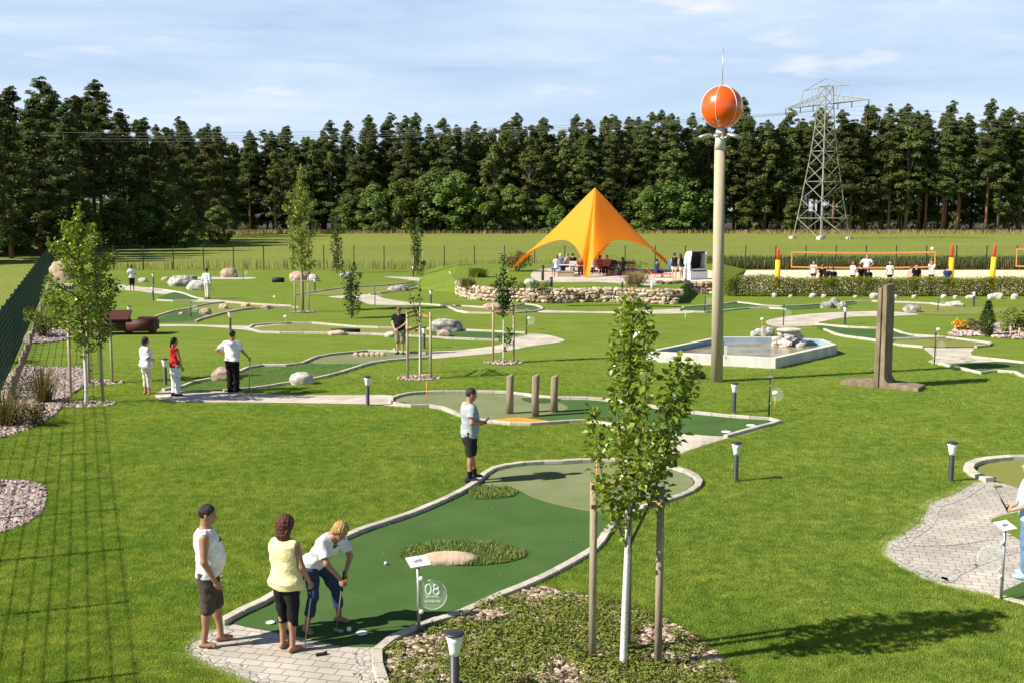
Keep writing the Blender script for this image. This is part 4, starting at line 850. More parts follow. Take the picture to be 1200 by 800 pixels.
fc = P(925, 405, .16); ft = thing('rock_fountain', (fc[0], fc[1], .1), 'stacked pale rock fountain with a flat slab on top, at the back of the basin', 'fountain')
b = MB(); rs = random.Random(2)
for k in range(30):
    zz = rs.random(); rad = .62 * (1 - zz * .4); a = rs.uniform(0, 6.28); b.rock((rad * rs.uniform(.3, 1) * math.cos(a), .1 + rad * .6 * rs.uniform(.3, 1) * math.sin(a), zz * .52), (rs.uniform(.22, .4), rs.uniform(.2, .35), rs.uniform(.14, .24)), k, 2, .35, sm=False)
b.build('stacked_rocks', M['stone_white'], ft)
b = MB(); b.rock((0, .05, .66), (.95, .6, .16), 5, 2, .12, sm=False); b.build('top_slab', M['stone_white'], ft)
for i, (px, py, w, h, l) in enumerate(((884, 394, 8, 6, 'small white stone leftmost behind the basin'), (890, 393, 10, 8, 'white stone next to the upright block behind the basin'), (902, 393, 12, 9, 'dark sided stone between upright block and fountain'))):
    rock(px, py, w, h, 'stone_grey' if i == 2 else 'stone_white', l, 120 + i)
c = P(894.5, 394); b = MB(); b.box((0, 0, .2), (.14, .14, .42)); o = b.build('upright_stone', M['stone_white'], bev=.015); o.location = Vector(c); props(o, 'small upright white block standing behind the basin', 'stone block')

# ------------------------------------------------------------------ pair of concrete L slabs
c = P(1034, 453); t = thing('concrete_slab_pair', c, 'two weathered concrete L slabs set back to back as an upright sculpture', 'concrete slabs', None, R(-34))
H = Q(1036, 334, c[1])[2] + .02
for s, nm in ((-1, 'a'), (1, 'b')):
    b = MB(); D = .85; hgt = H if s > 0 else H - .1
    prof = [(.02, 0), (1.16, 0), (1.16, .13), (.28, .18), (.19, .28), (.16, .4), (.145, hgt), (.02, hgt)]
    prof = [(s * x, z) for x, z in prof]; n = len(prof)
    vs = [(x, -D / 2 + (.0 if s > 0 else .04), z) for x, z in prof] + [(x, D / 2, z) for x, z in prof]
    F_ = [tuple(range(n)), tuple(range(2 * n - 1, n - 1, -1))] + [(k, n + k, n + (k + 1) % n, (k + 1) % n) for k in range(n)]
    if s < 0: F_ = [f[::-1] for f in F_]
    b.add(vs, F_); b.build('slab', M['concrete'], t, bev=.02)

# ------------------------------------------------------------------ red-brown timber trough, white block bench far left
c = P(148, 392); s = c[1] / FPX; t = thing('timber_trough', c, 'long red brown timber trough with a pitched lid on the left lawn', 'timber trough', None, R(4)); t.scale = (1.08, 1.1, 1.3)
W = 62 * s
b = MB(); b.box((W * .0, .35, .28), (W, .7, .3)); b.tube([(W * .02, -.02, .3), (W * .5, -.02, .3)], .2, 12); b.tube([(-W * .5, .0, .3), (W * .0, .0, .3)], .19, 12); b.build('log_body', M['wood_red'], t)
for x in (-.42, .0, .42):
    b = MB(); b.box((W * x, .35, .1), (.16, .6, .2)); b.build('foot', M['wood_red'], t)
b = MB(); b.box((-W * .14, .1, .62), (W * .42, .66, .06), rx=R(24)); b.build('pitched_lid', M['wood_red'], t)
for k in range(8):
    pass
b = MB(); b.box((W * .34, .36, .5), (W * .3, .5, .08)); b.build('seat_plank', M['wood_red'], t)
c = P(67, 341); t = thing('block_bench', c, 'white stone block with dark lettering near the far end of the green fence', 'stone block')
b = MB(); b.box((.5, .3, .22), (2.5, .55, .46)); b.build('block', M['concrete_white'], t, bev=.02)
b = MB(); rs = random.Random(9)
for k in range(6): b.box((-.1 + k * .19, .018, .22 + rs.uniform(-.02, .02)), (.1, .01, .2)); b.box((-.04 + k * .19, .019, .3 - (k % 3) * .08), (.09, .01, .05))
b.build('lettering', M['ink'], t)
ground('timber_deck', gpts([(53, 334), (62, 320), (80, 320), (75, 334)]), .03, M['wood_grey'])

# ------------------------------------------------------------------ star tent
tip_px = {'front': (687, 325.5), 'left': (597, 320), 'right': (786, 315)}
Tf = P(687, 325.5, TZ); tcx, tcy = P(697, 319.5, TZ)[0], Tf[1] + 6.3
peak = Q(697, 220, tcy)
t = thing('star_tent', (tcx, tcy, TZ), 'orange star shaped tent with arched openings on the stone terrace', 'tent')
tl, trt = P(597, 320, TZ), P(786, 317, TZ)
tips = [np.array([tl[0], tcy + .3, .02]), np.array([Tf[0], Tf[1], .0]), np.array([trt[0], tcy - .2, .02]), np.array([tcx + .75, tcy + 6.0, .02])]
tips = [p - np.array([tcx, tcy, 0]) for p in tips]; ph = peak[2] - TZ
b = MB(); NS, NU = 32, 22; cols_ = []
for a in range(4):
    A, B = tips[a], tips[(a + 1) % 4]; dA = np.array([-A[1], A[0], 0]) / np.linalg.norm(A[:2]); dB = np.array([-B[1], B[0], 0]) / np.linalg.norm(B[:2])
    A2, B2 = (A + dA * .16, B - dB * .16) if (np.cross(A[:2], B[:2]) > 0) else (A - dA * .16, B + dB * .16)
    for i in range(NS + 1):
        s = i / NS; k = 4 * s * (1 - s); e = A2 + (B2 - A2) * s; e[:2] *= 1 - .34 * k ** .62; e[2] = max(A[2], 2.4 * k ** .44); row = []
        for j in range(NU + 1):
            u = j / NU; q = np.array([e[0] * u, e[1] * u, 0]); q[:2] *= 1 - .07 * math.sin(math.pi * u)
            q[2] = ph + (e[2] - ph) * (u ** (1.0 + .06 * k)); row.append(q)
        cols_.append(row)
nc_ = len(cols_); vs = [q for row in cols_ for q in row]
b.add(vs, [(i * (NU + 1) + j, i * (NU + 1) + j + 1, ((i + 1) % nc_) * (NU + 1) + j + 1, ((i + 1) % nc_) * (NU + 1) + j) for i in range(nc_) for j in range(NU)], 0, True)
tm = b.build('canopy', M['tent'], t)
b = MB(); b.tube([(0, 0, 0), (0, 0, ph - .05)], .05, 10); b.build('mast', M['steel'], t)
for p in tips:
    b = MB(); b.tube([tuple(p * np.array([1.04, 1.04, 0]) + np.array([0, 0, -.02])), tuple(p * np.array([1.0, 1.0, 0]) + np.array([0, 0, .12]))], .03, 6); b.build('peg', M['steel'], t)

# ------------------------------------------------------------------ furniture under the tent
def table_set(px, py, w, label, m='white', rz=0.0):
    c = P(px, py, TZ); t = thing('beer_table', c, label, 'table', 'folding tables under the tent', rz); b = MB(); b.box((0, 0, .75), (w, .6, .04)); b.build('tabletop', M[m], t)
    for s in (-1, 1):
        b = MB(); b.tube([(s * w * .36, -.24, 0), (s * w * .36, -.2, .73)], .02, 6); b.tube([(s * w * .36, .24, 0), (s * w * .36, .2, .73)], .02, 6); b.tube([(s * w * .36, -.22, .3), (s * w * .36, .22, .3)], .015, 6); b.build('leg', M['white'], t)
def bench(px, py, w, label, m='white', rz=0.0, back=True):
    c = P(px, py, TZ); t = thing('garden_bench', c, label, 'bench', 'benches under the tent', rz); b = MB(); b.box((0, 0, .45), (w, .4, .05)); b.build('seat', M[m], t)
    if back: b = MB(); b.box((0, .22, .82), (w, .04, .22)); b.box((0, .21, .62), (w, .035, .08)); b.build('backrest', M[m], t)
    for s in (-1, 1):
        b = MB(); b.tube([(s * w * .42, -.15, 0), (s * w * .42, -.13, .43)], .022, 6); b.tube([(s * w * .42, .2, 0), (s * w * .42, .22, .9)], .022, 6); b.build('leg', M[m], t)
bench(676, 321.5, 1.15, 'white garden bench left of the front tent foot', rz=R(180)); table_set(662, 323.5, 1.3, 'light table beside the seated people on the left under the tent')
table_set(712, 321.8, 1.7, 'white table right of the front tent foot'); bench(729, 322.5, 1.8, 'long red brown bench on the right under the tent', 'wood_red', back=True); bench(704, 320, 2.2, 'red brown bench behind the white table', 'wood_red', R(180))
c = P(649, 325, TZ); b = MB(); b.box((0, 0, .17), (1.1, .7, .34)); b.box((0, 0, .36), (1.2, .78, .04)); o = b.build('planter_box', M['wood_pale'], bev=.01); o.location = Vector(c) + Vector((.8, .6, 0)); props(o, 'low pale wooden crate in front of the left group under the tent', 'crate')
# white beach chair
c = P(815, 327.5, TZ); t = thing('beach_chair', c, 'white hooded beach chair with dark interior on the sand', 'beach chair', None, R(28))
b = MB(); n = 9; w = 1.25
prof = [(-.42, .0), (.42, .0), (.5, .55), (.3, .6), (.22, 1.1), (.36, 1.75), (.1, 1.86), (-.3, 1.7), (-.5, 1.0), (-.46, .45)]
for s in (-1, 1):
    vs = [(s * w / 2, -y_, z_) for y_, z_ in prof] + [(s * (w / 2 - .06), -y_, z_) for y_, z_ in prof]; k_ = len(prof)
    f = [tuple(range(k_)), tuple(range(2 * k_ - 1, k_ - 1, -1))] + [(i, k_ + i, k_ + (i + 1) % k_, (i + 1) % k_) for i in range(k_)]
    b.add(vs, f if s < 0 else [q[::-1] for q in f])
b.box((0, .36, 1.25), (w - .13, .05, 1.1), rx=R(8)); b.box((0, -.02, 1.8), (w - .12, .5, .05), rx=R(-10)); b.box((0, -.42, .28), (w - .12, .05, .5)); b.build('wicker_hood', M['white'], t)
b = MB(); b.box((0, .26, 1.05), (w - .14, .06, 1.2), rx=R(8)); b.box((0, -.02, .55), (w - .14, .66, .12)); b.box((0, .0, 1.72), (w - .14, .42, .04), rx=R(-10)); b.build('dark_lining', M['black'], t)
b = MB(); b.box((0, -.12, .66), (w - .2, .5, .1)); b.build('seat_cushion', M['white'], t, bev=.02)
c = P(776, 326, TZ); t = thing('red_sunbed', c, 'low red fabric sunbed on the sand bank', 'sunbed', None, R(-20)); b = MB(); b.box((0, 0, .26), (1.3, .55, .05)); b.box((-.78, 0, .42), (.5, .55, .05), ry=R(38)); b.build('fabric', M['red_pad'], t)
b = MB(); b.tube([(-.5, -.25, 0), (-.5, -.25, .26)], .02, 6); b.tube([(.5, -.25, 0), (.5, -.25, .26)], .02, 6); b.tube([(-.5, .25, 0), (-.5, .25, .26)], .02, 6); b.tube([(.5, .25, 0), (.5, .25, .26)], .02, 6); b.build('legs_frame', M['steel'], t)

# ------------------------------------------------------------------ volleyball court
def vpost(px, pyt, Y, label, tilt=0.0):
    g = Q(px, 330, Y); h = Q(px, pyt, Y)[2]; t = thing('net_post', (g[0], Y, 0), label, 'net post', 'padded volleyball posts'); s = h - .0
    b = MB(); b.tube([(0, 0, 0), (tilt * .7, 0, s * .7)], [.19, .17], 14); b.build('foam_pad', M['yellow_pad'], t)
    b = MB(); b.tube([(tilt * .7, 0, s * .7), (tilt * .85, 0, s * .93), (tilt, 0, s)], [.1, .1, .06], 10); b.build('red_cap', M['red_pad'], t); return t
VY = 74.5
vpost(911, 291, VY, 'yellow padded post left of the long volleyball net'); vpost(1114, 287, VY, 'yellow padded post behind the man in blue at the right net end'); vpost(1162, 286, VY, 'slanted yellow padded post left of the second net', .12)
def vnet(xa, xb, yt, yb, Y, label):
    a, b_ = Q(xa, yt, Y), Q(xb, yt - 1.5, Y); zt_, zb_ = a[2], Q(xa, yb, Y)[2]; x0, x1 = a[0], b_[0]; L = x1 - x0
    t = thing('volleyball_net', ((x0 + x1) / 2, Y, zb_), label, 'volleyball net'); h = zt_ - zb_
    for nm, z0 in (('top_band', h), ('bottom_band', 0)):
        b = MB(); n = 24
        for k in range(n):
            s0, s1 = k / n, (k + 1) / n; d = lambda s: -.06 * 4 * s * (1 - s)
            b.box((x0 + L * (s0 + s1) / 2 - (x0 + x1) / 2, 0, z0 + (d(s0) + d(s1)) / 2), (L / n + .002, .02, .1))
        b.build(nm, M['net_orange'], t)
    for s in (-1, 1):
        b = MB(); b.box((s * L / 2, .002, h / 2), (.07, .02, h + .1)); b.build('side_band', M['net_orange'], t)
    b = MB()
    for k in range(int(L / .14)): b.box((-L / 2 + k * .14, .004, h / 2), (.005, .005, h))
    for k in range(1, int(h / .14)): b.box((0, .005, k * .14), (L, .005, .005))
    b.build('mesh', M['fence_dark'], t)
vnet(928, 1096, 295.5, 313, VY, 'long orange edged volleyball net above the sand court'); vnet(1192, 1330, 292, 312, VY - 1, 'second orange edged net cut by the right frame edge')
c = Q(1096, 300, VY); 
# ------------------------------------------------------------------ pylon and cables
pc = P(962, 280); t = thing('power_pylon', (pc[0], pc[1], 0), 'steel lattice power pylon in the meadow before the forest', 'pylon', None, R(-62))
PH = Q(962, 92, pc[1])[2]; wz = [(0, 3.35), (PH * .25, 2.45), (PH * .5, 1.65), (PH * .7, 1.15), (PH * .84, .95), (PH * .95, .85)]
def hw(z): return float(np.interp(z, [a for a, _ in wz], [w for _, w in wz]))
cor = lambda z: [np.array([sx * hw(z), sy * hw(z), z]) for sx, sy in ((-1, -1), (1, -1), (1, 1), (-1, 1))]
b = MB()
for k in range(4): b.tube([cor(z)[k] for z, _ in wz], .1, 4, sm=False)
b.build('corner_legs', M['pylon'], t)
b = MB(); lev = [0, .13, .25, .36, .46, .55, .63, .70, .76, .82, .88, .95]
for i in range(len(lev) - 1):
    A, B = cor(PH * lev[i]), cor(PH * lev[i + 1])
    for k in range(4):
        j = (k + 1) % 4; b.tube([A[k], B[j]], .048, 4, sm=False); b.tube([A[j], B[k]], .048, 4, sm=False)
        if i % 2 == 0: b.tube([B[k], B[j]], .05, 4, sm=False)
b.build('lattice_bracing', M['pylon'], t)
AL = 9.8
def arm(z0, z1, L, w, nm):
    b = MB()
    for s in (-1, 1):
        tip = np.array([s * L, 0, z0]); bases = [np.array([s * w, sy * w, z]) for sy in (-1, 1) for z in (z0, z1)]
        for q in bases: b.tube([q, tip], .065, 4, sm=False)
        for k in range(1, 7):
            f = k / 7; pp = [q + (tip - q) * f for q in bases]; b.tube([pp[0], pp[2]], .05, 4, sm=False); b.tube([pp[0], pp[1]], .05, 4, sm=False); b.tube([pp[2], pp[3]], .05, 4, sm=False)
            f2 = (k - 1) / 7; qq = [q + (tip - q) * f2 for q in bases]; b.tube([qq[0], pp[2]], .045, 4, sm=False); b.tube([qq[1], pp[0]], .045, 4, sm=False); b.tube([qq[3], pp[2]], .045, 4, sm=False)
    return b.build(nm, M['pylon'], t)
arm(PH * .84, PH * .9, AL, .9, 'cross_arm')
b = MB()
for s in (-1, 1):
    b.tube([(s * AL * .62, 0, PH * .865), (s * AL * .55, 0, PH * .94)], .06, 4, sm=False); b.tube([(s * .85, 0, PH * .95), (s * AL * .55, 0, PH * .94)], .07, 4, sm=False)
    for k in range(3): b.tube([(s * (1.2 + k), 0, PH * .885), (s * (1.7 + k * .9), 0, PH * .945)], .045, 4, sm=False)
b.tube([(-.9, 0, PH * .955), (.9, 0, PH * .955)], .08, 4, sm=False); b.tube([(-AL * .55, 0, PH * .94), (0, 0, PH * 1.0), (AL * .55, 0, PH * .94)], .07, 4, sm=False); b.build('earth_wire_frame', M['pylon'], t)
b = MB(); ins = []
for s in (-1, -.62, -.3, .3, .62, 1): b.tube([(s * AL, 0, PH * .84), (s * AL, 0, PH * .84 - 1.0)], .09, 6); ins.append(s * AL)
b.build('insulators', M['dark_metal'], t)
for s in (-1, 1):
    for q in (-1, 1):
        b = MB(); b.box((s * 3.35, q * 3.35, .15), (.9, .9, .5)); b.build('footing', M['concrete_white'], t)
ca, sa = math.cos(R(-62)), math.sin(R(-62))
for i, x in enumerate(ins):
    if i in (1, 4): continue
    A = np.array([pc[0] + x * ca, pc[1] + x * sa, PH * .84 - 1.0])
    for tgt, nm in (((A[0] - 266, A[1] - 138, 21), 'leftwards from the pylon across the forest'), ((A[0] + 230, A[1] + 119, 34), 'rightwards from the pylon across the forest')):
        B = np.array(tgt); b = MB(); pts = []
        for k in range(41):
            f = k / 40; q = A + (B - A) * f; q[2] -= (8.0 if tgt[0] < 0 else 5.0) * 4 * f * (1 - f); pts.append(q)
        b.tube(pts, .02, 4); o = b.build('power_cable', M['pylon']); props(o, 'thin power cable running ' + nm, 'cable', 'power cables ' + nm)
# ------------------------------------------------------------------ forest
def pine_tree(seed, h, bare=.36, spread=2.6, conical=False):
    r = np.random.default_rng(seed); b = MB(); bend = r.normal(0, .25, 2)
    pts = [(bend[0] * f * f, bend[1] * f * f, h * f) for f in np.linspace(0, .96, 7)]; b.tube(pts, [.24, .21, .19, .16, .12, .08, .03], 7)
    cent, rad = [], []
    nb = int(74 if not conical else 95)
    for i in range(nb):
        f = bare + (1 - bare) * (i + r.random()) / nb; a = r.uniform(0, 6.28)
        k = (1 - f) / (1 - bare)
        if conical: L = spread * (.12 + .88 * k) * r.uniform(.75, 1.1)
        else: L = spread * (k ** .58) * (1 - .35 * max(0, k - .75) / .25) * r.uniform(.45, 1.15) + .3
        rise = r.uniform(-.05, .35) * L if not conical else r.uniform(-.3, .02) * L
        if f > .9: rise += .5
        p0 = np.array([bend[0] * f * f, bend[1] * f * f, h * f * .97]); p1 = p0 + np.array([math.cos(a) * L, math.sin(a) * L, rise])
        b.tube([p0, (p0 + p1) / 2 + [0, 0, -.1], p1], [.05, .035, .015], 4, caps=False)
        m = 3 if L > 1.2 else 2
        for j in range(m):
            q = p0 + (p1 - p0) * (.45 + .6 * (j + r.random() * .5) / m); cent.append(q + r.normal(0, .16, 3)); rad.append(r.uniform(.5, .95) * (1 if not conical else .85) * (1 - .45 * max(0, f - .6) / .4))
    cent.append(np.array([bend[0], bend[1], h * .98])); rad.append(.3); cent.append(np.array([bend[0], bend[1], h * 1.01])); rad.append(.2)
    return b, np.array(cent), np.array(rad)
def broad_tree(seed, h, w, low=.12, nclump=60):
    r = np.random.default_rng(seed); b = MB(); b.tube([(0, 0, 0), (.1, 0, h * .3), (0, .1, h * .8)], [.25, .18, .04], 7)
    cent, rad = [], []
    while len(cent) < nclump:
        z = r.uniform(low, .97); prof = w * math.sin(math.pi * min(1, (z - low + .12) / (1.08 - low))) ** .7 * r.uniform(.2, 1.05); a = r.uniform(0, 6.28)
        p = np.array([math.cos(a) * prof, math.sin(a) * prof, z * h]); cent.append(p); rad.append(r.uniform(.5, 1.0) * w / 3.2)
        if r.random() < .35: b.tube([(0, 0, max(.15, z - .2) * h), p], [.06, .015], 4, caps=False)
    return b, np.array(cent), np.array(rad)
def forest_proto(kind, seed):
    r = random.Random(seed)
    if kind == 'pine': h = r.uniform(23, 26); b, c, rd = pine_tree(seed, h, r.uniform(.26, .36), r.uniform(2.7, 3.4)); bark, lf, per, sz = M['bark_pine'], M['pine'], 62, .38
    elif kind == 'full_pine': h = r.uniform(20, 23); b, c, rd = pine_tree(seed, h, .08, r.uniform(3.2, 3.9)); bark, lf, per, sz = M['bark_pine'], M['pine'], 66, .4
    elif kind == 'spruce': h = r.uniform(23, 26); b, c, rd = pine_tree(seed, h, .12, r.uniform(2.9, 3.5), True); bark, lf, per, sz = M['bark'], M['spruce'], 52, .36
    elif kind == 'birch': h = r.uniform(18, 21); b, c, rd = broad_tree(seed, h, r.uniform(2.3, 2.9), .2, 75); bark, lf, per, sz = M['bark'], M['birch_leaf'], 66, .34
    else: h = r.uniform(9, 12); b, c, rd = broad_tree(seed, h, r.uniform(3.2, 4.2), .04, 75); bark, lf, per, sz = M['bark'], M['broad'], 75, .4
    t = bpy.data.objects.new({'pine': 'pine_tree', 'full_pine': 'pine_tree', 'spruce': 'spruce_tree', 'birch': 'birch_tree', 'broad': 'broadleaf_tree'}[kind], None); COL.objects.link(t)
    b.build('trunk', bark, t)
    cluster_mesh('crown', c, rd, per, sz, lf, t, seed, up=.5 if kind != 'spruce' else .3, aspect=.42 if 'pine' in kind or kind == 'spruce' else .75, flat=.62 if 'pine' in kind or kind == 'spruce' else .9)
    return t
protos = {k: [forest_proto(k, 100 * i + j) for j in range(n)] for i, (k, n) in enumerate((('pine', 4), ('full_pine', 2), ('spruce', 2), ('birch', 2), ('broad', 3)))}
used = set(); rf = random.Random(11)
FL = {'pine': ('tall pine with bare reddish trunk in the forest edge', 'tree'), 'full_pine': ('dense dark pine with branches almost to the ground in the forest edge', 'tree'), 'spruce': ('pointed dark conifer in the forest edge', 'tree'), 'birch': ('pale green slender broadleaf tree in the forest edge', 'tree'), 'broad': ('bushy green broadleaf tree along the forest foot', 'tree')}
def forest(kind, x, y, s=1.0, label=None, v=None):
    p = protos[kind][rf.randrange(len(protos[kind])) if v is None else v]
    if p.name in used: t = copy_tree(p)
    else: t = p; used.add(p.name)
    t.location = (x, y, 0); k = s * rf.uniform(.95, 1.03); t.scale = (k * rf.uniform(1.15, 1.45), k * rf.uniform(1.15, 1.45), k); t.rotation_euler = (0, 0, rf.uniform(0, 6.28))
    for q in ('label', 'category', 'group'):
        if q in t: del t[q]
    props(t, label or FL[kind][0], 'tree', 'trees of the forest edge: ' + FL[kind][0] if not label else None); return t
def rowx(px, Y): return Q(px, 272, Y)[0]
nf = 0
# main edge: four staggered rows, tops fall a little to the middle like the photo's skyline
for ri, (Y, step) in enumerate(((238, 4.3), (242, 4.3), (247, 4.6), (254, 5.4))):
    x = rowx(205 - ri * 14, Y)
    while x < rowx(1212, Y):
        px = 600 + x / Y * FPX
        top = np.interp(px, [200, 300, 420, 500, 560, 640, 760, 860, 930, 1010, 1100, 1200], [142, 150, 138, 134, 124, 130, 117, 118, 122, 112, 114, 120]) + (0 if ri else 6)
        want = Q(px, top, Y)[2]
        u = rf.random(); right = px > 860
        if ri < 2:
            kind = 'pine' if right and u < .75 else ('spruce' if u < .14 else ('pine' if u < .4 else ('full_pine' if u < .86 else 'birch')))
            if not right and ri == 0 and u < .12: kind = 'birch'
        else: kind = 'pine' if u < .62 else ('spruce' if u < .85 else 'full_pine')
        base = {'pine': 24.5, 'full_pine': 21.5, 'spruce': 24.5, 'birch': 19.5}[kind]; s = want / base * (.84 if kind == 'birch' else .93) * rf.choice((.9, .95, .97, 1, 1.02))
        forest(kind, x + rf.uniform(-.9, .9), Y + rf.uniform(-2, 2), s); nf += 1
        x += step * rf.uniform(.85, 1.15)
# broadleaf fringe along the foot
for px, Y, s in ((440, 233, .95), (472, 231, 1.1), (505, 234, 1.25), (535, 230, 1.15), (565, 230, .95), (600, 232, .9), (640, 233, .75), (655, 230, .6), (760, 234, 1.0), (795, 235, 1.25), (745, 236, .9), (828, 235, .9), (930, 236, .75), (875, 236, .7), (410, 235, .8)):
    forest('broad', rowx(px, Y), Y, s); nf += 1
forest('birch', rowx(790, 234), 234, 1.02, 'pale green birch rising behind the right slope of the tent', 0); forest('birch', rowx(580, 236), 236, 1.0); forest('birch', rowx(895, 237), 237, 1.15); nf += 3
# nearer left wood
for px, Y, top, kind in ((12, 117, 112, 'full_pine'), (46, 124, 118, 'full_pine'), (-22, 111, 100, 'full_pine'), (-62, 106, 92, 'full_pine'), (78, 133, 122, 'full_pine'), (-70, 128, 90, 'full_pine'), (-40, 138, 84, 'full_pine'), (5, 133, 104, 'full_pine'), (48, 150, 96, 'pine'), (30, 160, 104, 'full_pine'), (75, 158, 112, 'full_pine'), (98, 146, 94, 'full_pine'), (120, 151, 96, 'pine'), (112, 165, 100, 'pine'), (148, 160, 114, 'pine'), (180, 152, 134, 'full_pine'), (196, 165, 136, 'full_pine'), (165, 172, 130, 'full_pine'), (10, 170, 112, 'pine'), (60, 172, 104, 'pine'),
                      (-110, 122, 80, 'full_pine'), (-150, 118, 80, 'pine'), (-20, 150, 100, 'pine'), (222, 182, 150, 'full_pine'), (245, 205, 150, 'full_pine'), (215, 195, 146, 'pine'), (262, 220, 152, 'full_pine')):
    want = Q(px, top, Y)[2]; base = {'pine': 24.5, 'full_pine': 21.5}[kind]; x = rowx(px, Y); t = forest(kind, x, Y, want / base * .98); t.scale = (t.scale[0] * 1.15, t.scale[1] * 1.15, t.scale[2]); nf += 1
for px, Y, s in ((60, 138, .55), (25, 128, .5), (140, 145, .6), (100, 136, .5), (-30, 122, .7), (170, 150, .7), (5, 140, .8), (190, 160, .9)):
    forest('broad', rowx(px, Y), Y, s); nf += 1
forest('broad', rowx(222, 150), 150, .52, 'round green bush standing out in the meadow before the left wood', 0); forest('broad', rowx(196, 149), 149, .42, 'lower green bush touching the left side of the round meadow bush', 1); forest('broad', rowx(256, 160), 160, .5, 'bluish green bush right of the round meadow bush', 2); nf += 3
# deep wood behind, read as one dark mass
r = np.random.default_rng(5); C_ = []
for k in range(700):
    x = r.uniform(-165, 175); y = r.uniform(264, 288); C_.append((x, y, r.uniform(.5, 19) if k % 3 else r.uniform(.5, 8)))
for k in range(140): C_.append((r.uniform(-120, -62), r.uniform(176, 215), r.uniform(.5, 17)))
o = cluster_mesh('far_wood', np.array(C_), r.uniform(2, 3.4, len(C_)), 40, 1.3, M['spruce'], seed=3); o['kind'] = 'stuff'
# dry fringe of tall grass at the wood's foot and weeds along the back fence
q = np.column_stack([r.uniform(-115, 120, 9000), r.uniform(224, 236, 9000), np.zeros(9000)]); blades('dry_grass_fringe', q, .75, .12, M['dry_grass'], seed=4, stuff=1)
q = np.column_stack([r.uniform(-36, 60, 6000), r.uniform(96, 99.5, 6000), np.zeros(6000)]); q = q[(q[:, 0] > 15) | (r.random(len(q)) < .3)]; blades('fence_weeds', q, .75, .05, M['leaf_brown'], seed=5, stuff=1)
q = np.column_stack([r.uniform(18, 62, 16000), r.uniform(96.3, 103, 16000), np.zeros(16000)]); r2_ = r.random(len(q)) < .5; blades('fence_weeds', q[r2_], .8, .07, M['leaf_brown'], seed=6, stuff=1); blades('fence_weeds', q[~r2_], .9, .08, M['leaf_dark'], seed=7, stuff=1)
print('forest trees', nf)

# ------------------------------------------------------------------ garden trees
def branch_tree(base, branches, dens, leaf, lm, tm, label, name='young_tree', spread=.2, seed=0, trunk=None, group=None, aspect=.72, up=.45):
    """branches: list of (list of local points, r0, leafy from fraction)"""
    t = thing(name, base, label, 'tree', group); b = MB(); r = np.random.default_rng(seed); pos, dr = [], []
    for pts, r0, f0 in branches:
        pp = smooth_poly(pts, False, 4) if len(pts) > 2 else [np.array(p, float) for p in pts]; n = len(pp)
        rr_ = [r0 * (1 - .8 * i / (n - 1)) for i in range(n)]
        if not pos and f0 > .1: Lf = np.cumsum([0] + [np.linalg.norm(pp[q + 1] - pp[q]) for q in range(n - 1)]); k_ = int(np.clip(np.searchsorted(Lf / Lf[-1], f0 * 1.05), 2, n - 2)); b.tube(pp[:k_ + 1], rr_[:k_ + 1], 8, 0); b.tube(pp[k_:], rr_[k_:], 6, 1)
        else: b.tube(pp, rr_, 6, 1)
        L = np.array([0] + list(np.cumsum([np.linalg.norm(pp[i + 1] - pp[i]) for i in range(n - 1)]))); tot = L[-1]; m = int(dens * tot * (1 - f0))
        tt = r.uniform(f0, 1, m) * tot; A = np.stack([np.interp(tt, L, [p[k] for p in pp]) for k in range(3)], 1)
        d = r.normal(size=(m, 3)); d /= np.linalg.norm(d, axis=1)[:, None]
        k = spread * (1.15 - .75 * (tt / tot))[:, None] * r.uniform(.15, 1.1, (m, 1)); pos.append(A + d * k); dr.append(d)
        for _ in range(int(m / 9)):
            i = r.integers(m); b.tube([A[i], A[i] + d[i] * k[i]], [.006, .003], 3, 1, caps=False)
    b.build('trunk', [tm, M['bark']], t); leaf_mesh('crown', np.concatenate(pos), leaf, lm, t, up, seed, aspect, dirs=np.concatenate(dr)); return t
def stakes(base, offs, h, label, rails=(), m='wood_pale', r=.04, group='stake frames holding young trees'):
    t = thing('tree_stakes', base, label, 'tree stakes', group)
    for x, y, hh in offs: b = MB(); b.tube([(x, y, -.05), (x, y, hh)], [r, r * .95], 9); b.build('post', M[m], t)
    for (i, j, z, mm, th) in rails:
        A, B = offs[i], offs[j]; d = np.array([B[0] - A[0], B[1] - A[1]]); L = np.linalg.norm(d); b = MB(); b.box(((A[0] + B[0]) / 2, (A[1] + B[1]) / 2 - r * 1.05, z), (L + .1, .025, th), math.atan2(d[1], d[0])); b.build('rail', M[mm], t)
    return t
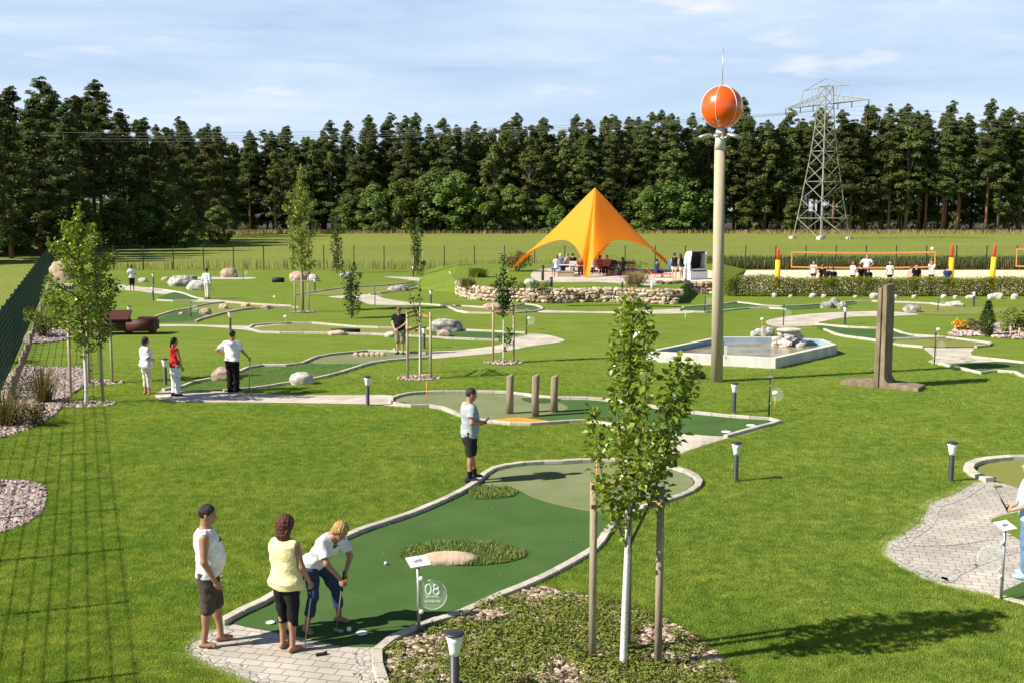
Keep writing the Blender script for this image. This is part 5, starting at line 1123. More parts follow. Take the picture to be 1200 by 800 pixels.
# front tree
B0 = P(730, 787); Y = B0[1]
def loc(px, py, dy=0): q = Q(px, py, Y + dy); return (q[0] - B0[0], dy, q[2])
brs = [([(0, 0, 0), loc(733, 700), loc(737, 610), loc(740, 540), loc(741, 470), loc(738, 410), loc(743, 348)], .045, .44),
       ([loc(736, 645), loc(718, 600, -.1), loc(703, 545, -.15), loc(694, 482, -.15)], .018, .3), ([loc(737, 640), loc(765, 580, .1), loc(790, 500, .15), loc(820, 425, .2)], .022, .25),
       ([loc(738, 600), loc(762, 545, -.2), loc(782, 480, -.25), loc(797, 420, -.2)], .016, .25), ([loc(738, 590), loc(728, 520, .25), loc(722, 450, .3), loc(728, 395, .25)], .016, .25),
       ([loc(739, 570), loc(752, 500, -.2), loc(758, 430, -.25), loc(756, 380, -.15)], .015, .2), ([loc(737, 630), loc(742, 580, -.3), loc(752, 540, -.45), loc(770, 500, -.5)], .014, .3), ([loc(737, 630), loc(728, 575, .3), loc(732, 530, .45), loc(742, 480, .5)], .014, .3),
       ([loc(739, 560), loc(772, 520, .1), loc(800, 470, .1), loc(812, 450, .1)], .012, .3), ([loc(736, 640), loc(722, 610, -.2), loc(712, 585, -.3), loc(705, 560, -.35)], .01, .3),
       ([loc(738, 600), loc(755, 575, .2), loc(775, 550, .3), loc(788, 520, .3)], .012, .2), ([loc(740, 480), loc(730, 430, .1), loc(728, 380, .1), loc(733, 350, .1)], .012, .1), ([loc(740, 470), loc(752, 420, .1), loc(757, 385, .05), loc(755, 358, 0)], .012, .1)]
branch_tree(B0, brs, 135, .095, M['leaf'], M['bark_white'], 'young leafy tree with whitewashed trunk in the front planted bed', spread=.21, seed=3)
sl, sr = P(694, 779) - B0, P(771, 784) - B0
hl, hr = Q(697, 564, (P(694, 779))[1])[2], Q(771, 571, P(771, 784)[1])[2]
stakes(B0, [(sl[0], sl[1], hl), (sr[0], sr[1], hr), (.1, .5, hl * .98)], 2, 'two thick weathered posts with an orange brown strap around the front tree', [(0, 2, hl - .28, 'tie', .05), (1, 2, hr - .2, 'tie', .04), (0, 2, hl - .05, 'wood_orange', .06)], 'wood_grey', .046)
# left tree pair
def oval_tree(px, py, top, bot, wid, n, leaf, lm, tm, label, seed, name='young_tree', r0=.05, spire=.3, nb=16, spread=.28, up=.45, group=None):
    b0 = P(px, py); Y = b0[1]; h = Q(px, top, Y)[2]; hb = Q(px, bot, Y)[2]; W = wid * Y / FPX / 2; r = np.random.default_rng(seed); br = [([(0, 0, 0), (.03, 0, hb * .6), (-.02, .02, hb + (h - hb) * .4), (.02, 0, h)], r0, hb / h)]
    for i in range(nb):
        f = (i + .5) / nb; z0 = hb * .9 + (h - hb) * f * .84; a = i * 2.4 + r.uniform(-.3, .3); k = math.sin(math.pi * (.2 + f * .72)) ** .8; L = W * k * r.uniform(.7, 1.1); rise = L * r.uniform(.7, 1.3)
        br.append(([(0, 0, z0), (math.cos(a) * L * .55, math.sin(a) * L * .55, z0 + rise * .45), (math.cos(a) * L, math.sin(a) * L, z0 + rise)], r0 * .32, .25))
    tot = sum(np.linalg.norm(np.array(p[-1]) - np.array(p[0])) * (1 - f0) for p, _, f0 in br)
    return branch_tree(b0, br, n / tot, leaf, lm, tm, label, name, spread, seed, group=group, up=up)
oval_tree(101, 474, 242, 412, 86, 4300, .1, M['leaf'], M['bark_white'], 'leafy young tree with pale trunk in the left gravel ring', 5, r0=.06, nb=26, spread=.3)
b0 = P(103, 474); fy = b0[1]
def st(px, py, pt_): q = P(px, py); return (q[0] - b0[0], q[1] - b0[1], Q(px, pt_, q[1])[2])
stakes(b0, [st(84, 474, 386), st(121, 472, 384), st(101, 466, 386)], 2, 'three pale stakes around the leafy left tree', [(0, 1, st(84, 474, 396)[2], 'tie', .03), (0, 2, st(84, 474, 388)[2], 'wood_pale', .05)])
b0 = P(118, 449)
stakes(b0, [st(132, 449, 375), st(105, 450, 372)], 2, 'two stakes of the sapling behind the leafy left tree', [(0, 1, st(132, 449, 384)[2], 'tie', .03)])
oval_tree(118, 449, 300, 392, 55, 2200, .085, M['leaf_dark'], M['bark'], 'smaller dark leaved sapling hidden behind the leafy left tree', 6, r0=.035, nb=12)
# poplar, column trees, saplings
oval_tree(355, 365, 196, 318, 40, 3600, .12, M['leaf_pale'], M['bark'], 'pale yellow green young poplar between three stakes', 8, r0=.06, nb=22, spread=.33)
b0 = P(355, 366); stakes(b0, [st(346, 366, 326), st(354, 367, 322), st(362, 366, 325)], 2, 'three pale stakes under the yellow green poplar', [(0, 2, st(346, 366, 329)[2], 'wood_pale', .06)])
def column_tree(px, py, top, wid, n, lm, label, seed, leaf=.11, bare=.0, gap=0):
    b0 = P(px, py); Y = b0[1]; h = Q(px, top, Y)[2]; W = wid * Y / FPX / 2; r = np.random.default_rng(seed); br = [([(0, 0, 0), (.02, 0, h * .5), (0, .02, h)], .04, max(bare, .05))]
    for i in range(12):
        f = bare + (.85 - bare) * i / 12; a = i * 2.4; L = W * r.uniform(.5, 1.1); br.append(([(0, 0, f * h), (math.cos(a) * L, math.sin(a) * L, f * h + .5), (math.cos(a) * L * 1.1, math.sin(a) * L * 1.1, f * h + 1.1)], .012, .1))
    return branch_tree(b0, br, n / 7, leaf, lm, M['bark'], label, 'column_tree', W * .6, seed)
column_tree(395, 320, 248, 11, 420, M['leaf_dark'], 'narrow dark column tree right of the poplar', 9, .16); b0 = P(395, 320); stakes(b0, [st(390, 320, 290), st(401, 320, 290)], 2, 'pair of thin stakes beside the narrow dark column tree')
column_tree(489, 322, 256, 12, 420, M['leaf_dark'], 'narrow dark column tree behind the far left lanes', 10, .16); b0 = P(490, 322); stakes(b0, [st(485, 322, 291), st(496, 321, 291)], 2, 'pair of white topped stakes beside the far column tree', [(0, 1, st(485, 322, 293)[2], 'wood_pale', .08)])
column_tree(412, 373, 324, 17, 460, M['leaf_dark'], 'small dark upright sapling on the lawn without stakes', 13, .12)
# thin staked saplings
b0 = P(492, 444); Y = b0[1]
def lc(px, py, dy=0): q = Q(px, py, Y + dy); return (q[0] - b0[0], dy, q[2])
branch_tree(b0, [([(0, 0, 0), lc(492, 400), lc(492, 360), lc(492, 290)], .03, .5), ([lc(492, 380), lc(486, 360), lc(479, 338)], .012, .1), ([lc(493, 390), lc(488, 375), lc(482, 352)], .01, .1)], 24, .1, M['leaf_dark'], M['bark_white'], 'very thin sapling with few leaves and a white trunk between stakes', spread=.12, seed=15)
stakes(b0, [st(478, 444, 366), st(505, 444, 366), st(493, 437, 369)], 2, 'three pale stakes around the very thin white trunked sapling', [(0, 2, st(478, 444, 367)[2], 'wood_pale', .07), (1, 2, st(505, 444, 372)[2], 'tie', .05), (0, 2, st(478, 444, 372)[2], 'tie', .05), (0, 2, st(478, 444, 387)[2], 'wood_orange', .09)])
b0 = P(590, 425); Y = b0[1]
branch_tree(b0, [([(0, 0, 0), lc(590, 380), lc(590, 340), lc(590, 298)], .03, .42), ([lc(590, 365), lc(586, 345), lc(582, 325)], .012, .05), ([lc(590, 368), lc(597, 350), lc(603, 325)], .012, .1), ([lc(590, 400), lc(594, 392), lc(599, 385)], .008, .2), ([lc(590, 360), lc(594, 345), lc(596, 330)], .01, .05), ([lc(590, 410), lc(594, 405), lc(596, 400)], .008, .1)], 120, .11, M['leaf_dark'], M['bark_white'], 'thin sapling with a dark leafy middle between stakes before the stone wall', spread=.2, seed=16)
stakes(b0, [st(578, 425, 357), st(602, 425, 357)], 2, 'two pale stakes around the sapling before the stone wall', [(0, 1, st(578, 425, 364)[2], 'tie', .05)])
for px, py, w, lbl in ((104, 474, 30, 1), (491, 443, 26, 1), (590, 425, 22, 1), (355, 366, 14, 1), (117, 449, 26, 1)):
    gravel_bed([P(px + w * math.cos(a), py, 0)[:2] + np.array([0, w * P(px, py)[1] / FPX * 1.0 * math.sin(a) * .8]) for a in np.linspace(0, 6.28, 12)[:-1]], 110, px, size=.055, z=.018, n=2)
# left gravel beds with shrubs
gravel_bed(gpts([(-40, 470), (5, 442), (30, 430), (60, 431), (100, 431), (104, 440), (100, 452), (84, 462), (70, 480), (55, 492), (20, 508), (-50, 520)]), 260, 3, size=.06, z=.016)
gravel_bed(gpts([(-60, 566), (0, 563), (30, 565), (50, 570), (54, 580), (50, 600), (35, 612), (0, 626), (-60, 640)]), 420, 5, size=.05, z=.016)
gravel_bed(gpts([(25, 394), (60, 386), (85, 387), (95, 393), (70, 400), (30, 402)]), 90, 6, size=.08, z=.016, mm='soil')
def shrub(px, py, top, wid, n, leaf, lm, label, seed, name='shrub', z=0.0, grassy=False, depth=None):
    b0 = P(px, py, z); Y = b0[1]; h = Q(px, top, Y)[2] - z; W = wid * Y / FPX / 2; D = W if depth is None else depth; r = np.random.default_rng(seed); t = thing(name, b0, label, 'shrub'); st_ = MB(); C = []
    for i in range(14):
        a = r.uniform(0, 6.28); k = r.uniform(.1, .9); p = np.array([math.cos(a) * W * k, math.sin(a) * D * k, h * r.uniform(.35, .9) * (1 - .35 * k)]); st_.tube([(p[0] * .2, p[1] * .2, 0), p * .7, p], [.02, .012, .005], 4); C.append(p)
    C = np.array(C); 
    if grassy:
        pts = np.column_stack([r.normal(0, W * .35, n), r.normal(0, D * .35, n), np.zeros(n)]); blades('foliage', pts, h * .85, leaf, lm, t, .75, seed)
    else:
        st_.build('stems', M['bark'], t); m = 26; a = r.uniform(0, 6.28, m); k = r.uniform(0, 1, m) ** .5; zz = r.uniform(.2, .85, m)
        cc = np.column_stack([np.cos(a) * W * k * .85, np.sin(a) * D * k * .85, zz * h * (1 - .3 * k)]); cluster_mesh('foliage', cc, np.full(m, min(W, h) * .34) * r.uniform(.7, 1.2, m), max(8, n // m), leaf, lm, t, seed, flat=.85)
    return t
shrub(52, 395, 346, 50, 1500, .1, M['leaf_bush'], 'loose yellow green shrub beside the green fence', 21)
shrub(22, 468, 436, 40, 700, .05, M['leaf_dark'], 'dark small leaved shrub at the fence in the left gravel bed', 22); shrub(4, 498, 458, 62, 420, .022, M['leaf_brown'], 'brownish wispy shrub at the left frame edge', 23, grassy=True)
shrub(52, 472, 425, 22, 260, .02, M['leaf_brown'], 'thin reddish green grass clump among the pink gravel', 24, grassy=True); shrub(38, 500, 462, 40, 900, .06, M['leaf_brown'], 'low green and brown shrub in front in the left gravel bed', 25); shrub(-6, 425, 375, 40, 1000, .07, M['leaf_dark'], 'dark green shrub under the fence at the left frame edge', 26)
shrub(560, 325, 314, 22, 900, .05, M['leaf_bush'], 'bright green arching grass tuft on the terrace left of the tent', 27, grassy=True, z=TZ); shrub(605, 317.6, 286, 36, 1300, .14, M['leaf_brown'], 'big round brownish green bush behind the left tent tip', 28, z=TZ)
for i, (px, py, tp, w, lm, l, g) in enumerate(((548, 336, 326, 24, 'leaf_brown', 'grey green grassy clump on the left end of the stone wall', 1), (580, 338, 331, 16, 'leaf_brown', 'low reddish plant on the stone wall', 0), (612, 339, 330, 20, 'leaf_bush', 'yellow green plant beside the white round stone', 0), (634, 341, 327, 30, 'leaf_dark', 'dark green plant on the wall right of the white round stone', 0), (752, 332, 312, 26, 'leaf_brown', 'dry reddish plant near the right tent tip', 0), (742, 336, 318, 20, 'dry_grass', 'dry grass clump on the terrace right of the benches', 1),
                                               (735, 316, 300, 60, 'leaf_bush', 'loose shrub behind the tent seen through its right opening', 0), (715, 317, 299, 40, 'leaf_dark', 'darker shrub behind the tent beside its rear foot', 0))):
    shrub(px, py, tp, w, 420, .1 if not g else .04, M[lm], l, 40 + i, grassy=bool(g), z=TZ)
# right shrub bed
gravel_bed(gpts([(1112, 392), (1130, 383), (1160, 380), (1210, 378), (1260, 380), (1260, 398), (1200, 398), (1150, 394), (1120, 395)]), 40, 9, size=.1, z=.014, mm='soil')
shrub(1123, 387, 371, 18, 420, .09, M['flower'], 'orange flowering bush at the left end of the right bed', 61); shrub(1145, 388, 370, 30, 700, .09, M['leaf_brown'], 'dull green shrub between the orange bush and the small cypress', 62); shrub(1190, 389, 356, 40, 1300, .11, M['leaf_bush'], 'large bright green shrub at the right frame edge', 63); shrub(1216, 389, 352, 46, 900, .11, M['leaf_bush'], 'green shrub mostly beyond the right frame edge', 64)
b0 = P(1156.5, 394); Y = b0[1]; h = Q(1156, 353, Y)[2]; t = thing('cypress', b0, 'small pointed dark green cypress in the right bed', 'shrub'); r = np.random.default_rng(2); b = MB(); b.tube([(0, 0, 0), (0, 0, h * .95)], [.04, .01], 6); b.build('trunk', M['bark'], t)
z_ = r.uniform(.02, 1, 1500); W = 8 * Y / FPX; k = W * np.clip((1 - z_) * 2.2, 0, 1) ** .8 * (.55 + .45 * np.clip(z_ * 5, 0, 1)) * r.uniform(.55, 1.05, 1500); a = r.uniform(0, 6.28, 1500)
leaf_mesh('crown', np.column_stack([np.cos(a) * k, np.sin(a) * k, z_ * h]), .11, M['leaf_dark'], t, 1.0, 3, .45)
b0 = P(1190, 396); stakes(b0, [st(1184, 396, 383), st(1194, 396, 384)], 1, 'two short stakes in the right shrub bed', m='wood_pale')
# clipped hedge
x0, x1 = Q(848, 340, 67.2)[0], Q(1230, 340, 67.2)[0]; hy = 67.2
t = thing('hedge', ((x0 + x1) / 2, hy, 0), 'long clipped green and brown hedge in front of the sand court', 'hedge'); r = np.random.default_rng(8); n = 42000
X = r.uniform(x0, x1, n); lump = .1 * np.sin(X * 2.1) + .06 * np.sin(X * 5.3 + 1); hgt = 1.12 + .05 * np.sin(X * 1.3) + .1 * r.normal(size=n) * .5
hgt = np.where(X < x0 + 3.2, hgt + .1, hgt)
Zf = r.random(n) ** .8; Yy = hy + (r.uniform(-1, 1, n)) * (.42 + lump) * (.75 + .25 * (1 - Zf)); pos = np.column_stack([X - (x0 + x1) / 2, Yy - hy, Zf * hgt])
pat = np.array([mnoise.noise(Vector((x * .55, 3, 0))) + .5 * mnoise.noise(Vector((x * 2.1, 9, 0))) for x in X])
gm = (pat < .22) | (Zf > .75) | (r.random(n) < .4)
leaf_mesh('green_leaves', pos[gm], .1, M['hedge'], t, .3, 4, .5); leaf_mesh('brown_leaves', pos[~gm], .1, M['hedge_brown'], t, .3, 5, .4)
b = MB()
for k in range(150): xx = r.uniform(-(x1 - x0) / 2, (x1 - x0) / 2); b.tube([(xx, r.uniform(-.1, .1), 0), (xx + r.normal(0, .08), r.uniform(-.3, .3), r.uniform(.6, 1))], [.02, .008], 4)
b.build('stems', M['bark'], t)
# ------------------------------------------------------------------ turf blades on the near lawn
excl = [np.array([p[:2] for p in smooth_poly(gpts(q), True, 4)]) for q in (tee, out8)] if False else []
def poly_of(px, n=4): return np.array([p[:2] for p in smooth_poly(gpts(px), True, n)])
EX = [np.array([p[:2] for p in smooth_poly(tee, True, 5)]), np.array([p[:2] for p in smooth_poly(tee2, True, 5)]), poly_of(UP8), poly_of([(457, 468), (480, 461), (560, 459), (640, 465), (690, 467), (760, 476), (860, 488), (914, 493), (882, 506), (845, 517), (800, 532), (781, 548), (696, 541), (660, 544), (700, 536), (770, 530), (780, 518), (765, 507), (720, 501), (690, 496), (620, 500), (570, 496), (538, 489), (500, 478), (470, 477)]),
      np.array([p[:2] for p in cov]), poly_of(CIRC), poly_of([(-60, 564), (0, 561), (50, 568), (56, 580), (50, 602), (0, 628), (-60, 640)]), poly_of([(-40, 468), (30, 428), (104, 429), (108, 442), (100, 456), (84, 466), (55, 494), (-50, 522)]), poly_of([(180, 464), (209, 456), (300, 460), (457, 462), (470, 477), (400, 475), (205, 472)])]
rg = np.random.default_rng(21); N0 = 400000
yy = 11.2 * (40 / 11.2) ** rg.random(N0); xx = rg.uniform(-.5, .5, N0) * (yy * 1.08 + 3.0); G = np.column_stack([xx, yy])
ok = np.ones(N0, bool)
for e in EX: ok &= ~inside(G, e)
ok &= (rg.random(N0) < np.clip((40 - yy) / 18, 0, 1))
G = G[ok]; cl = MB(); rr = random.Random(3)
bl = np.random.default_rng(2); nb_ = 34
pb = np.column_stack([bl.normal(0, .055, nb_), bl.normal(0, .055, nb_), np.zeros(nb_)])
tuft = blades('grass_tuft', pb, .034, .006, M['grass_blade'], None, .6, 3)
COL.objects.unlink(tuft)
me = bpy.data.meshes.new('grass'); me.vertices.add(len(G)); co = np.column_stack([G, np.full(len(G), .002)]).astype(np.float32); me.vertices.foreach_set('co', co.ravel()); me.update()
gr = link('grass', me); gr['kind'] = 'stuff'
ng = bpy.data.node_groups.new('grass_tufts', 'GeometryNodeTree'); ng.interface.new_socket('Geometry', in_out='INPUT', socket_type='NodeSocketGeometry'); ng.interface.new_socket('Geometry', in_out='OUTPUT', socket_type='NodeSocketGeometry')
gi, go = ng.nodes.new('NodeGroupInput'), ng.nodes.new('NodeGroupOutput'); ip = ng.nodes.new('GeometryNodeInstanceOnPoints'); oi = ng.nodes.new('GeometryNodeObjectInfo'); oi.inputs[0].default_value = tuft
rv = ng.nodes.new('FunctionNodeRandomValue'); rv.data_type = 'FLOAT_VECTOR'; rv.inputs[0].default_value = (-.12, -.12, 0); rv.inputs[1].default_value = (.12, .12, 6.28); rs_ = ng.nodes.new('FunctionNodeRandomValue'); rs_.data_type = 'FLOAT'; rs_.inputs[2].default_value = .6; rs_.inputs[3].default_value = 1.3
for a_, b_ in ((gi.outputs[0], ip.inputs['Points']), (oi.outputs['Geometry'], ip.inputs['Instance']), (rv.outputs[0], ip.inputs['Rotation']), (rs_.outputs[1], ip.inputs['Scale']), (ip.outputs[0], go.inputs[0])): ng.links.new(a_, b_)
md = gr.modifiers.new('tufts', 'NODES'); md.node_group = ng
# ------------------------------------------------------------------ people: one smooth surface grown from a signed distance field
def surf_nets(F, o, h):
    nx, ny, nz = F.shape; S = F < 0; acc = np.zeros((nx - 1, ny - 1, nz - 1, 3)); cnt = np.zeros((nx - 1, ny - 1, nz - 1))
    cs = [(i, j, k) for i in (0, 1) for j in (0, 1) for k in (0, 1)]
    def cv(c): return F[c[0]:nx - 1 + c[0], c[1]:ny - 1 + c[1], c[2]:nz - 1 + c[2]]
    for c0 in cs:
        for ax in range(3):
            if c0[ax]: continue
            c1 = list(c0); c1[ax] = 1; f0, f1 = cv(c0), cv(tuple(c1)); m = (f0 < 0) != (f1 < 0)
            t = f0[m] / (f0[m] - f1[m]); p = np.tile(np.array(c0, float), (len(t), 1)); p[:, ax] += t; acc[m] += p; cnt[m] += 1
    on = cnt > 0; idx = np.full(cnt.shape, -1); idx[on] = np.arange(on.sum()); ii = np.argwhere(on); V = (ii + acc[on] / cnt[on][:, None]) * h + o
    Q_ = []
    for ax in range(3):
        a, b = [(1, 2), (2, 0), (0, 1)][ax]; sl0 = [slice(1, -1)] * 3; sl1 = [slice(1, -1)] * 3; sl0[ax] = slice(0, -1); sl1[ax] = slice(1, None)
        s0, s1 = S[tuple(sl0)], S[tuple(sl1)]
        for sgn in (0, 1):
            e = np.argwhere((s0 & ~s1) if sgn == 0 else (~s0 & s1))
            if len(e) == 0: continue
            g = e.copy(); g[:, a] += 1; g[:, b] += 1
            def cell(da, db): q = g.copy(); q[:, a] -= da; q[:, b] -= db; return idx[q[:, 0], q[:, 1], q[:, 2]]
            q = np.stack([cell(1, 1), cell(0, 1), cell(0, 0), cell(1, 0)], 1); Q_.append(q if sgn == 0 else q[:, ::-1])
    return V, (np.concatenate(Q_) if Q_ else np.zeros((0, 4), int))
def smin(a, b, k): h = np.clip(.5 + .5 * (b - a) / k, 0, 1); return b * (1 - h) + a * h - k * h * (1 - h)
def f_cone(X, a, b, ra, rb, flat=False):
    a, b = np.asarray(a, float), np.asarray(b, float); ba = b - a; L2 = ba @ ba; tt = ((X - a) @ ba) / L2; t = np.clip(tt, 0, 1)
    d = np.linalg.norm(X - a - t[..., None] * ba, axis=-1) - (ra + (rb - ra) * t)
    if flat: d = np.maximum(d, (tt - 1) * math.sqrt(L2))
    return d
def f_ell(X, c, r, M_=None):
    q = X - np.asarray(c, float)
    if M_ is not None: q = q @ M_
    return (np.linalg.norm(q / np.asarray(r, float), axis=-1) - 1) * min(r)
def f_loft(X, a, b, rt, T, A, Bf, Bb, t0, t1, off=0.0):
    """torso: width A, depth front Bf / back Bb along the spine a->b"""
    a, b = np.asarray(a, float), np.asarray(b, float); w = b - a; L = np.linalg.norm(w); w = w / L; rt = rt - w * (rt @ w); rt = rt / np.linalg.norm(rt); fw = np.cross(w, rt)
    q = X - a; t = (q @ w) / L; u = q @ rt; v = q @ fw; tc_ = np.clip(t, t0, t1); wa = np.interp(tc_, T, A) + off; wb = np.where(v > 0, np.interp(tc_, T, Bf), np.interp(tc_, T, Bb)) + off
    e = 2.3; d = ((np.abs(u / wa) ** e + np.abs(v / wb) ** e) ** (1 / e) - 1) * np.minimum(wa, wb)
    return np.maximum(d, np.maximum(t - t1, t0 - t) * L)
def rotz(v, a): c, s = math.cos(a), math.sin(a); return np.array([c * v[0] - s * v[1], s * v[0] + c * v[1], v[2]])
_skin = {}
def skin(tone):
    if tone not in _skin:
        c = {'tan': (.38, .2, .125), 'fair': (.5, .3, .21), 'red': (.46, .22, .135)}[tone]; m = mat('skin', c, tuple(v * .86 for v in c), rough=.5, scale=9, bump=.05, spec=.35); m.node_tree.nodes['Principled BSDF'].inputs['Subsurface Weight'].default_value = .12
        m.node_tree.nodes['Principled BSDF'].inputs['Subsurface Radius'].default_value = (.02, .008, .004); _skin[tone] = m
    return _skin[tone]
_cl = {}
def cloth(c, name='cotton'):
    if c not in _cl: _cl[c] = mat(name + '_cloth', c, tuple(v * .82 for v in c), rough=.9, scale=14, bump=.35, bscale=22, spec=.1)
    return _cl[c]
_hr = {}
def hairm(c):
    if c not in _hr: _hr[c] = mat('hair', c, tuple(v * .45 for v in c), rough=.5, scale=38, bump=.9, bscale=60, stretch=(1, 1, .45), spec=.4)
    return _hr[c]
EYE = mat('eye', (.02, .015, .012), (.03, .02, .015), rough=.2); LIP = mat('lip', (.38, .13, .1), (.34, .11, .09), rough=.5); 
def hand_sdf(X, wr, d, n, th, curl=.5, spread=1.0, s=1.0):
    """palm from wrist along d, palm normal n, thumb side th"""
    d = d / np.linalg.norm(d); n = n - d * (n @ d); n = n / np.linalg.norm(n); th = np.cross(n, d) * np.sign(np.cross(n, d) @ th + 1e-9)
    pc = wr + d * .05 * s; F = f_ell(X, pc, np.array([.05, .042, .017]) * s, np.stack([d, th, n], 1))
    for i, (o, L) in enumerate(((.031, .074), (.011, .083), (-.010, .077), (-.029, .06))):
        k0 = wr + d * (.085 if i else .08) * s + th * o * s; c1 = curl * (.75 + .1 * i); d1 = d * math.cos(c1) + n * math.sin(c1) + th * o * .8 * spread; d1 /= np.linalg.norm(d1); c2 = c1 + curl * 1.1; d2 = d * math.cos(c2) + n * math.sin(c2); c3 = c2 + curl * .7; d3 = d * math.cos(c3) + n * math.sin(c3)
        p1 = k0 + d1 * L * .45 * s; p2 = p1 + d2 * L * .33 * s; p3 = p2 + d3 * L * .26 * s
        fin = np.minimum(np.minimum(f_cone(X, k0 - d * .03 * s, p1, .0095 * s, .0088 * s), f_cone(X, p1, p2, .0088 * s, .008 * s)), f_cone(X, p2, p3, .008 * s, .0066 * s)); F = smin(F, fin, .006)
    t0 = wr + d * .025 * s + th * .026 * s; td = d * .62 + th * .72 + n * (.25 + .3 * curl); td /= np.linalg.norm(td); t1 = t0 + td * .042 * s; td2 = d * .9 + th * .2 + n * (.2 + .5 * curl); td2 /= np.linalg.norm(td2); t2 = t1 + td2 * .034 * s
    return smin(F, np.minimum(f_cone(X, t0, t1, .014 * s, .011 * s), f_cone(X, t1, t2, .011 * s, .008 * s)), .008)
def grid(lo, hi, h): ax = [np.arange(l - 2 * h, u + 3 * h, h) for l, u in zip(lo, hi)]; return np.stack(np.meshgrid(*ax, indexing='ij'), -1), np.array([a[0] for a in ax])
